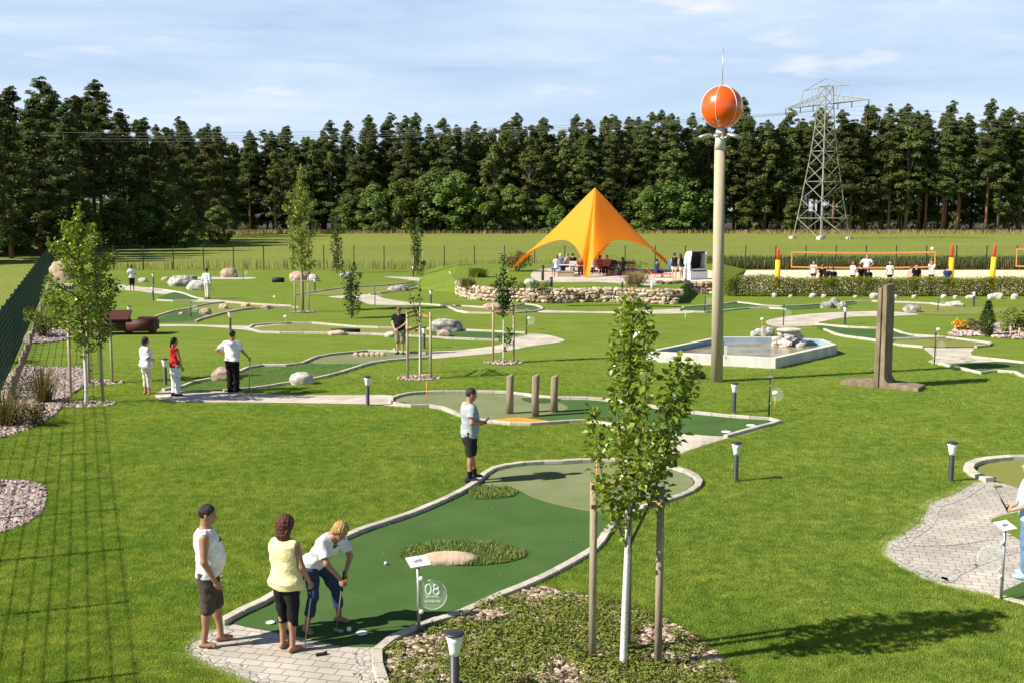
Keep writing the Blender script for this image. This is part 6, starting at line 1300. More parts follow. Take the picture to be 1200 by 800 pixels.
def person(loc, yaw, label, H=1.75, sex='m', pose=None, top=None, bottom=None, hair=('short', (.05, .03, .02)), shoes=None, tone='fair', res=.013, group=None, belly=0.0, girth=1.0, fine=False, hem=-.1, socks=None):
    pose = pose or {}; S = H / 1.75; root = thing('person', loc, label, 'person', group, yaw)
    lean = pose.get('lean', 0.0); side = pose.get('side', 0.0); hip = np.array(pose.get('hip', (0, 0, .92))); twist = pose.get('twist', 0.0)
    w = np.array([math.sin(side), math.sin(lean), math.cos(lean) * math.cos(side)]); w /= np.linalg.norm(w); rt0 = np.array([1., 0, 0]); rt = np.array([math.cos(twist), math.sin(twist), 0]); b_ = hip + w * .545; fwd = np.cross(w, rt0)
    fem = sex == 'f'; sw = (.168 if fem else .19) * (1 + (girth - 1) * .5)
    T = [-.17, 0, .12, .3, .5, .7, .88, .97, 1.03]
    A = [.12, .17, .168, .135, .145, .152, .15, .1, .055] if fem else [.12, .158, .158, .15, .16, .175, .165, .105, .06]
    Bf = [.07, .095, .1, .09, .1, .125, .085, .06, .05] if fem else [.08, .1, .105, .105, .11, .115, .09, .065, .052]
    Bb = [.09, .125, .1, .08, .085, .095, .09, .07, .055] if fem else [.09, .115, .1, .09, .095, .105, .1, .075, .055]
    A = [a * girth for a in A[:-2]] + A[-2:]; Bf = [v * girth + belly * k for v, k in zip(Bf, (0, .35, .8, 1, .8, .35, 0, 0, 0))]; Bb = [v * (1 + (girth - 1) * .6) for v in Bb]
    wt = w
    jn = {}
    for s, nm in ((-1, 'L'), (1, 'R')):
        sh = b_ - w * .065 + rt * s * sw; jn['s' + nm] = sh + np.array(pose.get('d' + nm, (0, 0, 0)))
        jn['e' + nm] = np.array(pose['e' + nm]) if 'e' + nm in pose else sh + np.array([s * .06, -.03, -.28]); jn['w' + nm] = np.array(pose['w' + nm]) if 'w' + nm in pose else jn['e' + nm] + np.array([s * .01, .06, -.235])
        jn['h' + nm] = hip + rt0 * s * .088 - np.array([0, 0, .03]); jn['a' + nm] = np.array(pose.get('a' + nm, (s * .1, 0, .075))); jn['k' + nm] = np.array(pose.get('k' + nm, (jn['h' + nm] + jn['a' + nm]) / 2 + np.array([0, .025, .02])))
    hy, hp = pose.get('head', (0, 0)); hf = rotz(np.array([0, math.cos(hp), math.sin(hp)]), hy); hr = rotz(np.array([1., 0, 0]), hy); hu = np.cross(hr, hf)
    hc = b_ + w * .06 + hu * .115 + fwd * .018 + hf * .012; HM = np.stack([hr, hf, hu], 1)
    def head(X):
        q = (X - hc) @ HM; F = f_ell(q, (0, -.012, .03), (.073, .094, .092)); F = smin(F, f_ell(q, (0, .028, -.035), (.055, .062, .082)), .04); F = smin(F, f_ell(q, (0, .07, -.082), (.024, .02, .02)), .03)
        if res < .02:
            F = smin(F, f_cone(q, (0, .083, .012), (0, .108, -.028), .008, .0145), .012); F = smin(F, f_cone(q, (-.04, .075, .028), (.04, .075, .028), .012, .012), .02)
            for s in (-1, 1):
                F = smin(F, f_ell(q, (s * .077, -.008, -.005), (.012, .02, .034)), .008); F = -smin(-F, f_ell(q, (s * .031, .095, .006), (.018, .016, .012)), .01) if False else F
            F = smin(F, f_cone(q, (-.018, .083, -.052), (.018, .083, -.052), .008, .008), .01)
        return F
    def neck(X): return f_cone(X, b_ - w * .05, hc - hu * .05 - hf * .02, .062 if not fem else .05, .056 if not fem else .046)
    gl = .9 if fem else 1.0
    def limbs(X, arms=True, legs=True):
        F = None
        for nm, s in (('L', -1), ('R', 1)):
            if arms:
                d = smin(f_cone(X, jn['s' + nm], jn['e' + nm], .056 * gl * (girth * .5 + .5), .041 * gl), f_cone(X, jn['e' + nm], jn['w' + nm], .043 * gl, .027 * gl), .02); F = d if F is None else np.minimum(F, d)
            if legs:
                h_, k_, a_ = jn['h' + nm], jn['k' + nm], jn['a' + nm]; d = smin(f_cone(X, h_, k_, .088 * (girth * .4 + .6), .056), f_cone(X, k_, a_, .052, .036), .03); c_ = k_ + (a_ - k_) * .3; d = smin(d, f_ell(X, c_ + np.array([0, -.022, 0]), (.045, .046, .11)), .03)
                fy = rotz(np.array([s * math.sin(.2), math.cos(.2), 0]), pose.get('f' + nm, 0)); ft = a_ + np.array([0, 0, -.045]); d = smin(d, f_ell(X, ft + fy * .045, (.042, .105, .032), np.stack([np.cross(fy, [0, 0, 1.]), fy, np.array([0, 0, 1.])], 1)), .025); d = smin(d, f_ell(X, ft - fy * .045 + np.array([0, 0, -.002]), (.032, .035, .033)), .02)
                if fine:
                    for j in range(5): rr_ = np.cross(fy, [0, 0, 1.]); d = smin(d, f_ell(X, ft + fy * (.135 - .008 * abs(j - 1)) + rr_ * (j - 2) * .016 * -s + np.array([0, 0, -.012]), (.011, .02, .013)), .008)
                d = np.maximum(d, (a_[2] - .075) - X[..., 2]); F = d if F is None else np.minimum(F, d)
        return F
    def torso(X, off=0.0, t0=-.17, t1=1.03, A_=None): return f_loft(X, hip, b_, rt if twist else rt0, T, A_ or A, Bf, Bb, t0, t1, off)
    def body(X): F = smin(torso(X), limbs(X, True, False), .05); F = smin(F, limbs(X, False, True), .045); return smin(F, neck(X), .045)
    allp = np.array(list(jn.values()) + [hc, b_, hip]); lo = allp.min(0) - .22; hi = allp.max(0) + .25; lo[2] = min(lo[2], -.02)
    mats = [skin(tone), EYE, LIP]; VV, FF, MI = [], [], []; nv = 0
    def push(V, F, m): nonlocal nv; VV.append(V * S); FF.append(F + nv); MI.append(np.full(len(F), m)); nv += len(V)
    X, o = grid(lo, hi, res); FB = body(X); FB = np.minimum(FB, head(X)) if res >= .02 else FB
    hands = []
    for nm, s in (('L', -1), ('R', 1)):
        dd = np.array(pose.get('hd' + nm, (jn['w' + nm] - jn['e' + nm]) * 1.0 + np.array([0, .02, 0]))); dd /= np.linalg.norm(dd); nn_ = np.array(pose.get('hn' + nm, (-s * .9, .3, 0))); th = np.array(pose.get('ht' + nm, (0, 1, .1))); hands.append((jn['w' + nm], dd, nn_, th, pose.get('c' + nm, .4)))
    if res >= .02:
        for h_ in hands: FB = smin(FB, f_ell(X, h_[0] + h_[1] * .07, (.035, .035, .06)), .03)
    push(*surf_nets(FB, o, res), 0)
    if res < .02:
        Xh, oh = grid(hc - .17, hc + .17, .0065 if fine else .009); push(*surf_nets(smin(head(Xh), np.maximum(neck(Xh), ((Xh - (b_ + w * .0)) @ w) * -1), .03), oh, .0065 if fine else .009), 0)
        for h_ in hands: c_ = h_[0] + h_[1] * .07; Xg, og = grid(c_ - .13, c_ + .13, .0045 if fine else .007); push(*surf_nets(hand_sdf(Xg, *h_), og, .0045 if fine else .007), 0)
        Vs, Fs = ico(1); Vs = np.array(Vs); Fs = np.array([(a, b, c, c) for a, b, c in Fs])
        def dot(c, r, m): V = (np.array(c) + Vs * np.array(r)) @ HM.T + hc; push(V, np.array([f[:3] + (f[2],) for f in map(tuple, Fs)]), m)
        for s in (-1, 1): dot((s * .031, .0825, .008), (.013, .007, .007), 1); dot((s * .032, .087, .033), (.019, .006, .004), 1) if not fem else None
        dot((0, .088, -.053), (.022, .005, .006), 2)
    V = np.concatenate(VV); F = np.concatenate(FF); mi = np.concatenate(MI)
    # degenerate quads (triangles) are split off
    me = bpy.data.meshes.new('body'); me.from_pydata([tuple(p) for p in V], [], [tuple(dict.fromkeys(f)) for f in F.tolist()])
    for x in mats: me.materials.append(x)
    me.polygons.foreach_set('material_index', mi.astype(np.int32)); me.polygons.foreach_set('use_smooth', np.ones(len(me.polygons), bool)); me.update(); link('body', me, root)
    wob = lambda X, k=.006, f=1.0: k * (1.1 * np.sin(X[..., 2] * 24 + X[..., 0] * 19 * np.sin(X[..., 2] * 5) + X[..., 1] * 16) + np.sin(X[..., 0] * 31 * f + X[..., 2] * 17 * f) * np.sin(X[..., 1] * 27 * f - X[..., 2] * 11 * f) + .6 * np.sin(X[..., 2] * 43 * f + X[..., 0] * 15))
    r2 = res if res >= .02 else res * .85
    def emit(F, o, nm, m, h=None, par=None):
        V, Fq = surf_nets(F, o, h or r2)
        if len(V): q = link(nm, np_mesh(nm, V * S, Fq, m, None, True), par or root); return q
    if top:
        kind, col = top[0], top[1]; X, o = grid(lo, hi, r2); th_ = .016 if res < .02 else .024
        q = X - hip; L = np.linalg.norm(b_ - hip); t = (q @ w) / L
        F = torso(X, th_ + pose.get('loose', .004), -.17, 1.0, [A[1] * 1.12] + [A[1] * 1.03] + A[2:])
        slv = {'vest': 0, 'tank': 0, 'tee': .62, 'shirt': .75, 'long': 2, 'sleeveless': 0}[kind]
        F = smin(F, f_cone(X, b_ - w * .05 - rt * sw * .8, b_ - w * .05 + rt * sw * .8, .05 + th_ * .7, .05 + th_ * .7), .04)
        for nm in 'LR':
            s_, e_, w_ = jn['s' + nm], jn['e' + nm], jn['w' + nm]
            if slv > 0: F = smin(F, f_cone(X, s_, s_ + (e_ - s_) * min(slv, 1), .056 * gl + th_ + .006, .05 * gl + th_ + .012, slv < 1), .03)
            if slv > 1: F = smin(F, f_cone(X, e_, w_, .05 * gl + th_, .036 + th_, True), .03)
            if slv == 0:
                F = smin(F, f_ell(X, s_ - (s_ - b_) * .12, (.07, .06, .06)), .02) if kind != 'tank' else F
                ax = (e_ - s_) / np.linalg.norm(e_ - s_); out = rt * (1 if nm == 'R' else -1); F = np.where((X - s_) @ w > -.22, np.maximum(F, ((X - s_) @ out) - (.022 if kind != 'tank' else -.03)), F)
        F = np.maximum(F, (hem - t) * L); F = np.maximum(F, -(f_cone(X, b_ + w * .005 + fwd * .02, hc, .07 if fem else .066, .075))) if kind != 'tank' else np.maximum(np.maximum(F, -(f_cone(X, b_ - w * .03 + fwd * .05, hc + fwd * .05, .1, .1))), -.5)
        F = F + wob(X, .0045 if res < .02 else .002); q_ = emit(F, o, 'shirt', cloth(col, 'shirt'))
        if len(top) > 2:   # undershirt showing in the open front
            q = X - hip; u_ = q @ rt0; G = torso(X, th_ + .016, .1, .93); G = np.maximum(G, np.abs(u_) - .055 + .03 * (1 - np.clip(t, 0, 1))); G = np.maximum(G, -(q @ fwd) + .0); emit(G, o, 'undershirt', cloth(top[2], 'undershirt'))
    if bottom:
        ln, col, loose = bottom; X, o = grid(lo * np.array([1, 1, 1]), np.minimum(hi, [9, 9, hip[2] + .3]), r2); F = torso(X, .009 + min(loose, .014) * .2, -.17, .06)
        for nm in 'LR':
            h_, k_, a_ = jn['h' + nm], jn['k' + nm], jn['a' + nm]; e = h_ + (k_ - h_) * min(ln, 1.0); F = smin(F, f_cone(X, h_, e, .094 * (girth * .4 + .6) + loose, .06 + loose * (1.1), ln <= 1), .035)
            if ln > 1: e = k_ + (a_ - k_) * (ln - 1); F = np.minimum(F, smin(f_cone(X, k_ + (h_ - k_) * .1, e, .06 + loose * 1.1, .052 + loose * 1.0, True), F, .02))
        F = F + wob(X, .005 if res < .02 else .002, .8); emit(F, o, 'trousers', cloth(col, 'trouser'))
    if shoes:
        for nm, s in (('L', -1), ('R', 1)):
            a_ = jn['a' + nm]; fy = rotz(np.array([s * math.sin(.2), math.cos(.2), 0]), pose.get('f' + nm, 0)); ft = a_ + np.array([0, 0, -.04]); X, o = grid(ft - .2, ft + .2, min(r2, .014)); F = f_ell(X, ft + fy * .05, (.052, .13, .05), np.stack([np.cross(fy, [0, 0, 1.]), fy, np.array([0, 0, 1.])], 1)); F = smin(F, f_ell(X, ft - fy * .045 + [0, 0, .02], (.046, .055, .055)), .03); F = np.maximum(F, (a_[2] - .077) - X[..., 2]); emit(F, o, 'shoe', cloth(shoes, 'shoe'), min(r2, .014))
            if socks: X, o = grid(a_ - .16, a_ + .22, r2); k_ = jn['k' + nm]; emit(f_cone(X, a_, a_ + (k_ - a_) * .32, .043, .05, True), o, 'sock', cloth(socks, 'sock'))
    if hair:
        kind, hc_ = hair; hh = min(r2, .011) if res < .02 else res * .8; X, o = grid(hc - np.array([.22, .24, .36]), hc + np.array([.22, .24, .24]), hh); q = (X - hc) @ HM; x, y, z = q[..., 0], q[..., 1], q[..., 2]; g = .012 if res < .02 else .026
        if kind == 'short': F = f_ell(q, (0, -.014, .033), (.074 + g * .7, .095 + g * .7, .093 + g)); F = np.maximum(F, y - .05 - .95 * np.clip(z - .035, -.2, .2)); F = np.maximum(F, -.06 - z + np.maximum(y, -.06) * .5); F = F + .003 * np.sin(x * 140 + y * 60) * np.sin(y * 120 + z * 90)
        elif kind == 'curly': F = f_ell(q, (0, -.03, .03), (.115, .125, .122)); F = smin(F, f_ell(q, (0, -.065, -.1), (.1, .075, .11)), .05); F = np.maximum(F, y - .06 - .5 * np.maximum(z - .05, -.25)); F = F + .009 * np.sin(x * 75 + 3 * np.sin(z * 40)) * np.sin(y * 70 + 1 + 2 * np.sin(x * 50)) * np.sin(z * 62 + 2 * np.sin(y * 45)) + .005 * np.sin(x * 190 + z * 60 + 2 * np.sin(y * 80)) * np.sin(y * 170 + z * 90)
        elif kind == 'bob': F = f_ell(q, (0, -.014, .03), (.098, .112, .112)); F = smin(F, f_ell(q, (0, -.04, -.06), (.09, .07, .075)), .04); F = np.maximum(F, y - .05 - .7 * np.maximum(z - .045, -.2)); F = F + .005 * np.sin(x * 120 + z * 30) * np.sin(y * 110 + z * 70)
        else: F = f_ell(q, (0, -.014, .033), (.074 + g, .095 + g, .093 + g)); F = np.maximum(F, y - .04 - 1.0 * np.maximum(z - .06, -.2)); F = smin(F, f_cone(q, (0, -.11, .03), (0, -.15, -.16), .035, .02), .02)
        emit(F, o, 'hair', hairm(hc_), hh)
    root['_S'] = S; del root['_S']
    return root, {k: v * S for k, v in jn.items()}, S
def to_world(root, p): M_ = Matrix.Translation(root.location) @ Matrix.Rotation(root.rotation_euler.z, 4, 'Z'); return np.array(M_ @ Vector([float(c) for c in p]))
def putter(top, bot, label, face=(1, 0), rad=.008):
    top, bot = np.array(top, float), np.array(bot, float); t = thing('golf_putter', bot, label, 'golf putter', 'putters in use'); d = top - bot; L = np.linalg.norm(d); u = d / L
    b = MB(); b.tube([(0, 0, .012), u * L * .98], rad, 8); b.build('shaft', M['steel'], t); b = MB(); b.tube([u * (L - .27), u * L], [.011, .014], 8); b.build('grip', M['black'], t)
    b = MB(); a = math.atan2(face[1], face[0]); b.box((math.cos(a) * .04, math.sin(a) * .04, .018), (.13, .035, .032), a); b.build('head', M['steel'], t, bev=.004)

PZ = .02
# man in the white vest
p, J, S = person(P(246, 754, PZ), R(-78), 'barefoot man in white sleeveless top and grey cargo shorts watching from the paving edge', 1.76, 'm',
    dict(aL=(-.1, .13, .075), aR=(.09, -.06, .075), kL=(-.1, .09, .5), kR=(.1, .0, .5), eR=(.27, -.02, 1.13), wR=(.255, .1, .88), eL=(-.27, -.03, 1.13), wL=(-.27, .07, .88), head=(-.12, -.12), loose=.01, lean=-.03), ('vest', (.78, .8, .84)), (1.12, (.085, .07, .062), .03), ('short', (.03, .02, .015)), None, 'tan', .0115, None, .085, 1.12, True, -.06)
from mathutils.bvhtree import BVHTree
sh_ = [c for c in p.children if c.name.startswith('shirt')][0]; bv = BVHTree.FromPolygons([v.co for v in sh_.data.vertices], [q.vertices[:] for q in sh_.data.polygons])
b = MB()
for k in range(9):
    xx, zz = .07 - k * .019, 1.325 + .012 * math.sin(k * 2.1)
    hit = bv.ray_cast(Vector((xx, 1, zz)), Vector((0, -1, 0)))
    if hit[0] is not None: b.box(hit[0] + hit[1] * .001, (.014, .006, .026 if k % 2 else .036), 0, 0, -.25)
b.build('chest_print', M['ink'], p)
for s in (-1, 1):
    b = MB(); b.rock((s * .185, .02, .66), (.04, .16, .16), 4, 2, .08); b.build('cargo_pocket', cloth((.085, .07, .062), 'trouser'), p)
# woman in yellow
p, J, S = person(P(337, 760, PZ), R(-28), 'barefoot woman with curly dark red hair in pale yellow sleeveless blouse seen from behind', 1.66, 'f',
    dict(aL=(-.1, .03, .075), aR=(.1, -.02, .075), eR=(.25, .02, 1.13), wR=(.27, .14, .9), eL=(-.24, .03, 1.14), wL=(-.19, .17, .95), head=(.05, -.1), loose=.03, hdR=(.1, .3, -1), cR=1.1), ('sleeveless', (.8, .72, .4)), (1.38, (.018, .018, .02), .014), ('curly', (.12, .028, .018)), None, 'tan', .0115, None, .02, 1.12, True, -.17)
hw_ = to_world(p, J['wR'] + np.array([.02, .05, -.07])); putter(hw_ + np.array([.0, .0, .12]), P(357, 758, .025), 'putter resting on the paving in the hand of the woman in yellow', (1, .3))
# stooping blonde woman
p, J, S = person(P(377, 733, PZ), R(-128), 'blonde woman in white short sleeved blouse and jeans stooping to putt', 1.7, 'f',
    dict(hip=(0, -.1, .86), lean=.72, aL=(-.26, .06, .075), aR=(.27, -.0, .075), kL=(-.2, .1, .47), kR=(.2, .08, .47), eL=(-.2, .36, .98), wL=(-.03, .44, .8), eR=(.2, .34, .98), wR=(.03, .42, .74), hdL=(.1, .1, -1), hdR=(-.1, .1, -1), hnL=(1, 0, 0), hnR=(-1, 0, 0), cL=1.2, cR=1.2, head=(.0, -.75), loose=.018, fL=.15), ('shirt', (.8, .8, .84), (.1, .09, .075)), (1.62, (.035, .06, .115), .014), ('bob', (.52, .33, .12)), None, 'tan', .0115, None, .0, 1.0, True, -.02)
hw_ = to_world(p, (J['wL'] + J['wR']) / 2 + np.array([0, .02, -.02])); putter(hw_ + np.array([0, 0, .1]), P(394, 739, .03), 'putter addressed to the ball by the stooping blonde woman', (.8, -.5))
# man on the kerb of the front lane
p, J, S = person(P(550, 563, .05), R(-70), 'man in grey T-shirt and dark shorts standing at the kerb with one palm raised', 1.84, 'm',
    dict(aL=(-.1, .14, .075), aR=(.1, -.03, .075), kL=(-.1, .08, .5), eR=(.26, -.03, 1.15), wR=(.2, .2, 1.13), hdR=(-.15, .9, .35), hnR=(-.3, -.2, 1), cR=.25, eL=(-.27, .0, 1.14), wL=(-.2, .23, 1.05), hdL=(.1, 1, -.1), cL=.9, head=(-.05, -.15), loose=.02), ('tee', (.36, .4, .44)), (1.0, (.03, .026, .03), .035), ('short', (.05, .035, .025)), (.05, .05, .055), 'red', .0125, None, .05, 1.06, True, -.13, (.015, .015, .015))
hw_ = to_world(p, J['wL'] + np.array([.02, .1, 0])); b = MB(); b.box((0, 0, 0), (.1, .16, .035)); b.box((0, .03, .02), (.08, .08, .02)); o = b.build('dark_clipboard', M['black'], bev=.006); o.location = Vector(hw_); o.rotation_euler = (.2, .1, -1.2); props(o, 'dark flat pad in the left hand of the man in grey T-shirt', 'pad')
# person at the right edge
p, J, S = person(P(1203, 676, PZ), R(60), 'person in pale blue top and jeans cut by the right frame edge', 1.78, 'm', dict(eL=(-.3, .0, 1.14), wL=(-.22, .22, 1.02), cL=1.1, hdL=(.2, .9, .2), eR=(.27, .02, 1.14), wR=(.05, .26, 1.0), cR=1.1, loose=.015), ('tee', (.45, .58, .75)), (1.95, (.12, .22, .36), .02), ('short', (.06, .04, .03)), (.35, .5, .65), 'fair', .014, None, .04, 1.08, False, -.1)
hw_ = to_world(p, J['wL'] + np.array([0, .07, 0])); a_ = Q(1166, 571, P(1166, 690)[1] + .3); putter(hw_ + (hw_ - a_) * .12, a_, 'putter held up by the person at the right frame edge', (1, .2))
# middle group of three
p, J, S = person(P(172, 462), R(-50), 'woman in loose white blouse and cream trousers with folded arms on the left path', 1.66, 'f', dict(eR=(.24, .04, 1.1), wR=(.02, .2, 1.1), eL=(-.24, .02, 1.08), wL=(-.03, .18, 1.06), hdR=(-1, .1, 0), hdL=(1, .1, 0), loose=.03, aR=(.1, .05, .075)), ('shirt', (.8, .82, .86)), (1.62, (.66, .6, .5), .02), ('bob', (.012, .01, .01)), None, 'red', .016, None, .05, 1.2, False, -.2)
p, J, S = person(P(206, 464), R(-40), 'woman in red sleeveless top and white trousers standing on the path', 1.68, 'f', dict(eR=(.22, .03, 1.13), wR=(.2, .12, .88), eL=(-.2, .03, 1.13), wL=(-.15, .14, .92)), ('vest', (.62, .03, .03)), (1.95, (.8, .82, .88), .02), ('ponytail', (.03, .022, .016)), (.03, .03, .04), 'red', .016, None, .0, .98, False, -.08)
p, J, S = person(P(273, 459), R(-20), 'man in white shirt and black trousers leaning on a putter, hand on hip', 1.8, 'm', dict(eL=(-.44, -.08, 1.2), wL=(-.22, -.0, 1.02), hdL=(1, .2, -.2), eR=(.34, .04, 1.18), wR=(.4, .24, .98), hdR=(.2, .6, -.8), aL=(-.06, -.06, .075), aR=(.1, .04, .075), loose=.02, cR=1.0, side=.05), ('shirt', (.82, .83, .86)), (1.96, (.014, .013, .014), .03), ('short', (.05, .03, .02)), (.012, .012, .012), 'red', .016, None, .05, 1.14, False, -.02)
hw_ = to_world(p, J['wR'] + np.array([.02, .06, -.05])); putter(hw_ + np.array([0, 0, .06]), np.array([P(292, 458)[0], hw_[1], .02]), 'putter used as a cane by the man in black trousers', (1, 0), .014)
p, J, S = person(P(469, 415), R(172), 'man in black polo shirt and olive shorts looking down at his putt', 1.78, 'm', dict(eR=(.25, .1, 1.14), wR=(.12, .25, .93), eL=(-.25, .08, 1.14), wL=(-.02, .26, .97), cR=1, cL=1, lean=.14, head=(.1, -.6), hip=(0, -.04, .91)), ('tee', (.018, .018, .024)), (1.15, (.26, .23, .15), .035), ('short', (.2, .13, .09)), (.03, .03, .03), 'fair', .02, None, .04, 1.08, False, -.08)
hw_ = to_world(p, J['wR'] + np.array([-.05, .04, -.05])); putter(hw_ + np.array([0, 0, .1]), P(463, 412, .03), 'putter in the hands of the man in black polo', (1, 0))
person(P(155, 341), R(20), 'woman in white top and dark trousers on the far left path', 1.68, 'f', dict(eR=(.26, .03, 1.1), wR=(.1, .2, 1.15)), ('tee', (.72, .75, .85)), (1.3, (.02, .025, .05), .02), ('bob', (.1, .05, .03)), None, 'red', .024)
person(P(243, 350.5), R(-20), 'man in pale blue shirt and beige trousers standing before the pale boulders', 1.8, 'm', dict(aL=(-.06, 0, .075), aR=(.06, 0, .075)), ('long', (.6, .68, .76)), (1.96, (.6, .55, .44), .02), ('short', (.03, .025, .02)), (.3, .2, .15), 'fair', .024, None, .0, .95)
# people under and beside the tent
sit = lambda h=.47: dict(hip=(0, -.05, h + .1), aL=(-.1, .4, .075), aR=(.1, .4, .075), kL=(-.1, .4, h + .04), kR=(.1, .4, h + .04), eL=(-.24, .06, h + .33), wL=(-.1, .28, h + .28), eR=(.24, .06, h + .33), wR=(.1, .28, h + .28))
LS = .03
TP = [(652, 324.5, 30, 'person in white and blue seated at the left table under the tent', 'f', sit(.55), ('tee', (.8, .8, .85)), (1.3, (.08, .14, .5), .02), 'bob', (.3, .08, .05)), (657, 323, -30, 'person with a white sun hat in a dark blue outfit behind the left table', 'f', sit(.6), ('tee', (.1, .14, .25)), (1.9, (.03, .04, .09), .02), 'bob', (.8, .75, .5)),
      (664, 322.5, 60, 'person in pink beige top seated with arms on the left table', 'm', sit(.6), ('long', (.65, .48, .42)), (1.9, (.05, .07, .14), .02), 'short', (.3, .22, .12)), (671, 321.5, 0, 'person in black beside the white bench under the tent', 'm', sit(.55), ('tee', (.02, .02, .02)), (1.9, (.02, .02, .02), .02), 'short', (.02, .015, .01)),
      (680, 323.8, 180, 'person in dark red top on the white bench', 'f', sit(.45), ('tee', (.3, .06, .05)), (1.9, (.05, .02, .02), .02), 'bob', (.06, .02, .015)), (694, 322, 10, 'person in white top at the middle table', 'm', sit(.45), ('tee', (.7, .7, .7)), (1.9, (.1, .1, .14), .02), 'short', (.04, .03, .02)),
      (703, 322.3, -20, 'person in dark red at the middle table beside the tent foot', 'f', sit(.45), ('tee', (.4, .07, .06)), (1.9, (.03, .03, .03), .02), 'bob', (.05, .02, .015)), (711, 322.5, 160, 'person in pink top seated right of the rear tent foot', 'f', sit(.45), ('tee', (.6, .1, .16)), (1.9, (.03, .03, .05), .02), 'bob', (.1, .05, .03)),
      (729, 325.5, 20, 'person in dark clothes sitting at the right end of the long bench', 'm', sit(.45), ('tee', (.03, .025, .025)), (1.9, (.02, .02, .025), .02), 'curly', (.015, .01, .01)), (770, 325, -70, 'person in dark blue sitting low by the right tent tip', 'm', sit(.3), ('tee', (.03, .05, .12)), (1.0, (.03, .04, .08), .02), 'short', (.03, .02, .015)),
      (790, 328, -10, 'woman in black top and white shorts standing left of the beach chair', 'f', {}, ('vest', (.02, .02, .025)), (.65, (.8, .8, .8), .02), 'ponytail', (.02, .015, .01)), (798, 328.5, 40, 'woman in black top with pale shorts bending beside the beach chair', 'f', dict(lean=.25, hip=(0, -.08, .91)), ('vest', (.02, .02, .025)), (.6, (.78, .76, .74), .02), 'curly', (.1, .045, .02))]
for px, py, yw, l, sx, po, tp, bt, hk, hcol in TP: person(P(px, py, TZ), R(yw), l, 1.72, sx, po, tp, bt, (hk, hcol), None, 'fair', LS)
t_, _, _ = person(P(823, 326.5, TZ), R(-120), 'person in white clothes walking in front of the beach chair', 1.76, 'm', dict(aL=(-.1, .2, .075), aR=(.1, -.18, .075)), ('tee', (.75, .74, .74)), (1.1, (.74, .72, .7), .02), ('short', (.12, .06, .03)), None, 'fair', LS)
c = P(785.5, 326.5, TZ); b = MB(); b.rock((0, 0, .95), (.35, .2, .55), 3, 2, .15); b.box((0, .02, .5), (.04, .02, .5)); o = b.build('blue_backpack', cloth((.03, .2, .55), 'bag')); o.location = Vector(c) + Vector((0, 0, .0)); props(o, 'bright blue bag carried by the woman in black top and white shorts', 'bag')
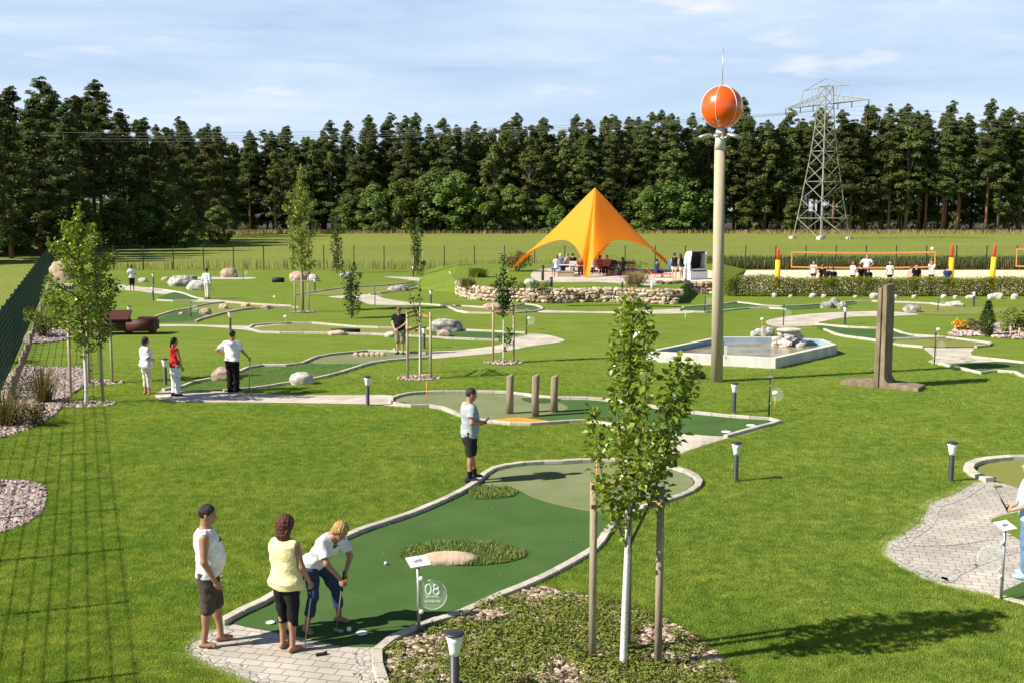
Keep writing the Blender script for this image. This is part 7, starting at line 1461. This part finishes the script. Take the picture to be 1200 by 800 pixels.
# beach volleyball players and watchers
VP = [(953, 75.5, 160, 'player with dark ponytail in white shirt and black shorts at the left net part', 'f', {}, ('tee', (.78, .72, .74)), (.45, (.02, .02, .02), .02), 'ponytail', (.1, .04, .025), 1.74), (963.5, 71, 20, 'watcher in black T-shirt, second figure in the left cluster', 'm', {}, ('tee', (.015, .015, .016)), (1, (.02, .02, .02), .02), 'short', (.2, .1, .06), 1.7),
      (969, 70, -10, 'watcher in black T-shirt in the middle of the left cluster', 'm', {}, ('tee', (.02, .018, .018)), (1, (.02, .02, .02), .02), 'short', (.3, .16, .1), 1.62), (976, 69.6, 15, 'watcher in black T-shirt at the right of the left cluster', 'm', {}, ('tee', (.015, .015, .015)), (1, (.02, .02, .02), .02), 'short', (.05, .03, .02), 1.6),
      (999, 74, -60, 'player with reddish hair in white shirt and black shorts left of the two black shirts', 'f', dict(eR=(.24, .1, 1.15), wR=(.1, .26, 1.1), eL=(-.24, .1, 1.15), wL=(-.1, .26, 1.1)), ('tee', (.78, .7, .76)), (.45, (.02, .02, .02), .02), 'bob', (.45, .15, .06), 1.76), (1008.5, 70.8, 30, 'slim watcher in black with dark hair near the middle of the net', 'm', {}, ('tee', (.015, .015, .016)), (1.2, (.02, .02, .02), .02), 'short', (.02, .015, .01), 1.72),
      (1015, 79.5, 170, 'player in white shirt beyond the net with hands at the hips', 'm', dict(eL=(-.42, -.02, 1.2), wL=(-.2, .06, 1.0), eR=(.42, -.02, 1.2), wR=(.2, .06, 1.0)), ('tee', (.82, .82, .82)), (.8, (.02, .02, .02), .03), 'short', (.4, .25, .15), 2.0), (1017, 69.4, 0, 'broad watcher in black T-shirt in front of the player with hands at the hips', 'm', {}, ('tee', (.015, .015, .015)), (1, (.02, .02, .02), .02), 'short', (.3, .12, .08), 1.58),
      (1042.5, 74.5, 0, 'fair haired player in white shirt right of the concrete slabs', 'f', {}, ('tee', (.8, .79, .78)), (.5, (.02, .02, .02), .02), 'bob', (.5, .25, .15), 1.74), (1067.5, 72, -30, 'person with bare arms half hidden behind the broad man in black', 'f', {}, ('tank', (.6, .35, .3)), (.5, (.04, .02, .02), .02), 'short', (.1, .05, .03), 1.6), (1073.5, 70.3, 0, 'broad bald man in black watching alone at the net', 'm', {}, ('tee', (.012, .012, .014)), (1.9, (.02, .02, .02), .03), None, None, 1.72),
      (1091, 74.6, -40, 'player reaching up for the ball at the right net end', 'f', dict(eR=(.2, .12, 1.66), wR=(.16, .2, 1.9), eL=(-.2, .12, 1.64), wL=(-.12, .2, 1.88), aL=(-.2, .1, .075), aR=(.18, -.15, .075)), ('tee', (.82, .8, .8)), (.5, (.1, .02, .03), .02), 'bob', (.6, .4, .2), 1.74), (1110, 70, -10, 'man in dark blue T-shirt in front of the yellow post', 'm', {}, ('tee', (.04, .05, .18)), (1, (.02, .02, .03), .02), 'short', (.05, .03, .02), 1.66)]
for px, Y, yw, l, sx, po, tp, bt, hk, hcol, hh in VP:
    g_ = Q(px, 330, Y); person((g_[0], Y, .006), R(yw), l, hh, sx, po, tp, bt, (hk, hcol) if hk else None, None, 'fair', LS, None, .03, 1.15 if 'broad' in l else 1.0)
g_ = Q(1092.5, 291.5, 74.6); b = MB(); b.rock((0, 0, 0), (.21, .21, .21), 0, 2, 0); o = b.build('volleyball', M['white']); o.location = Vector(g_); props(o, 'white volleyball above the reaching player at the right net end', 'volleyball')
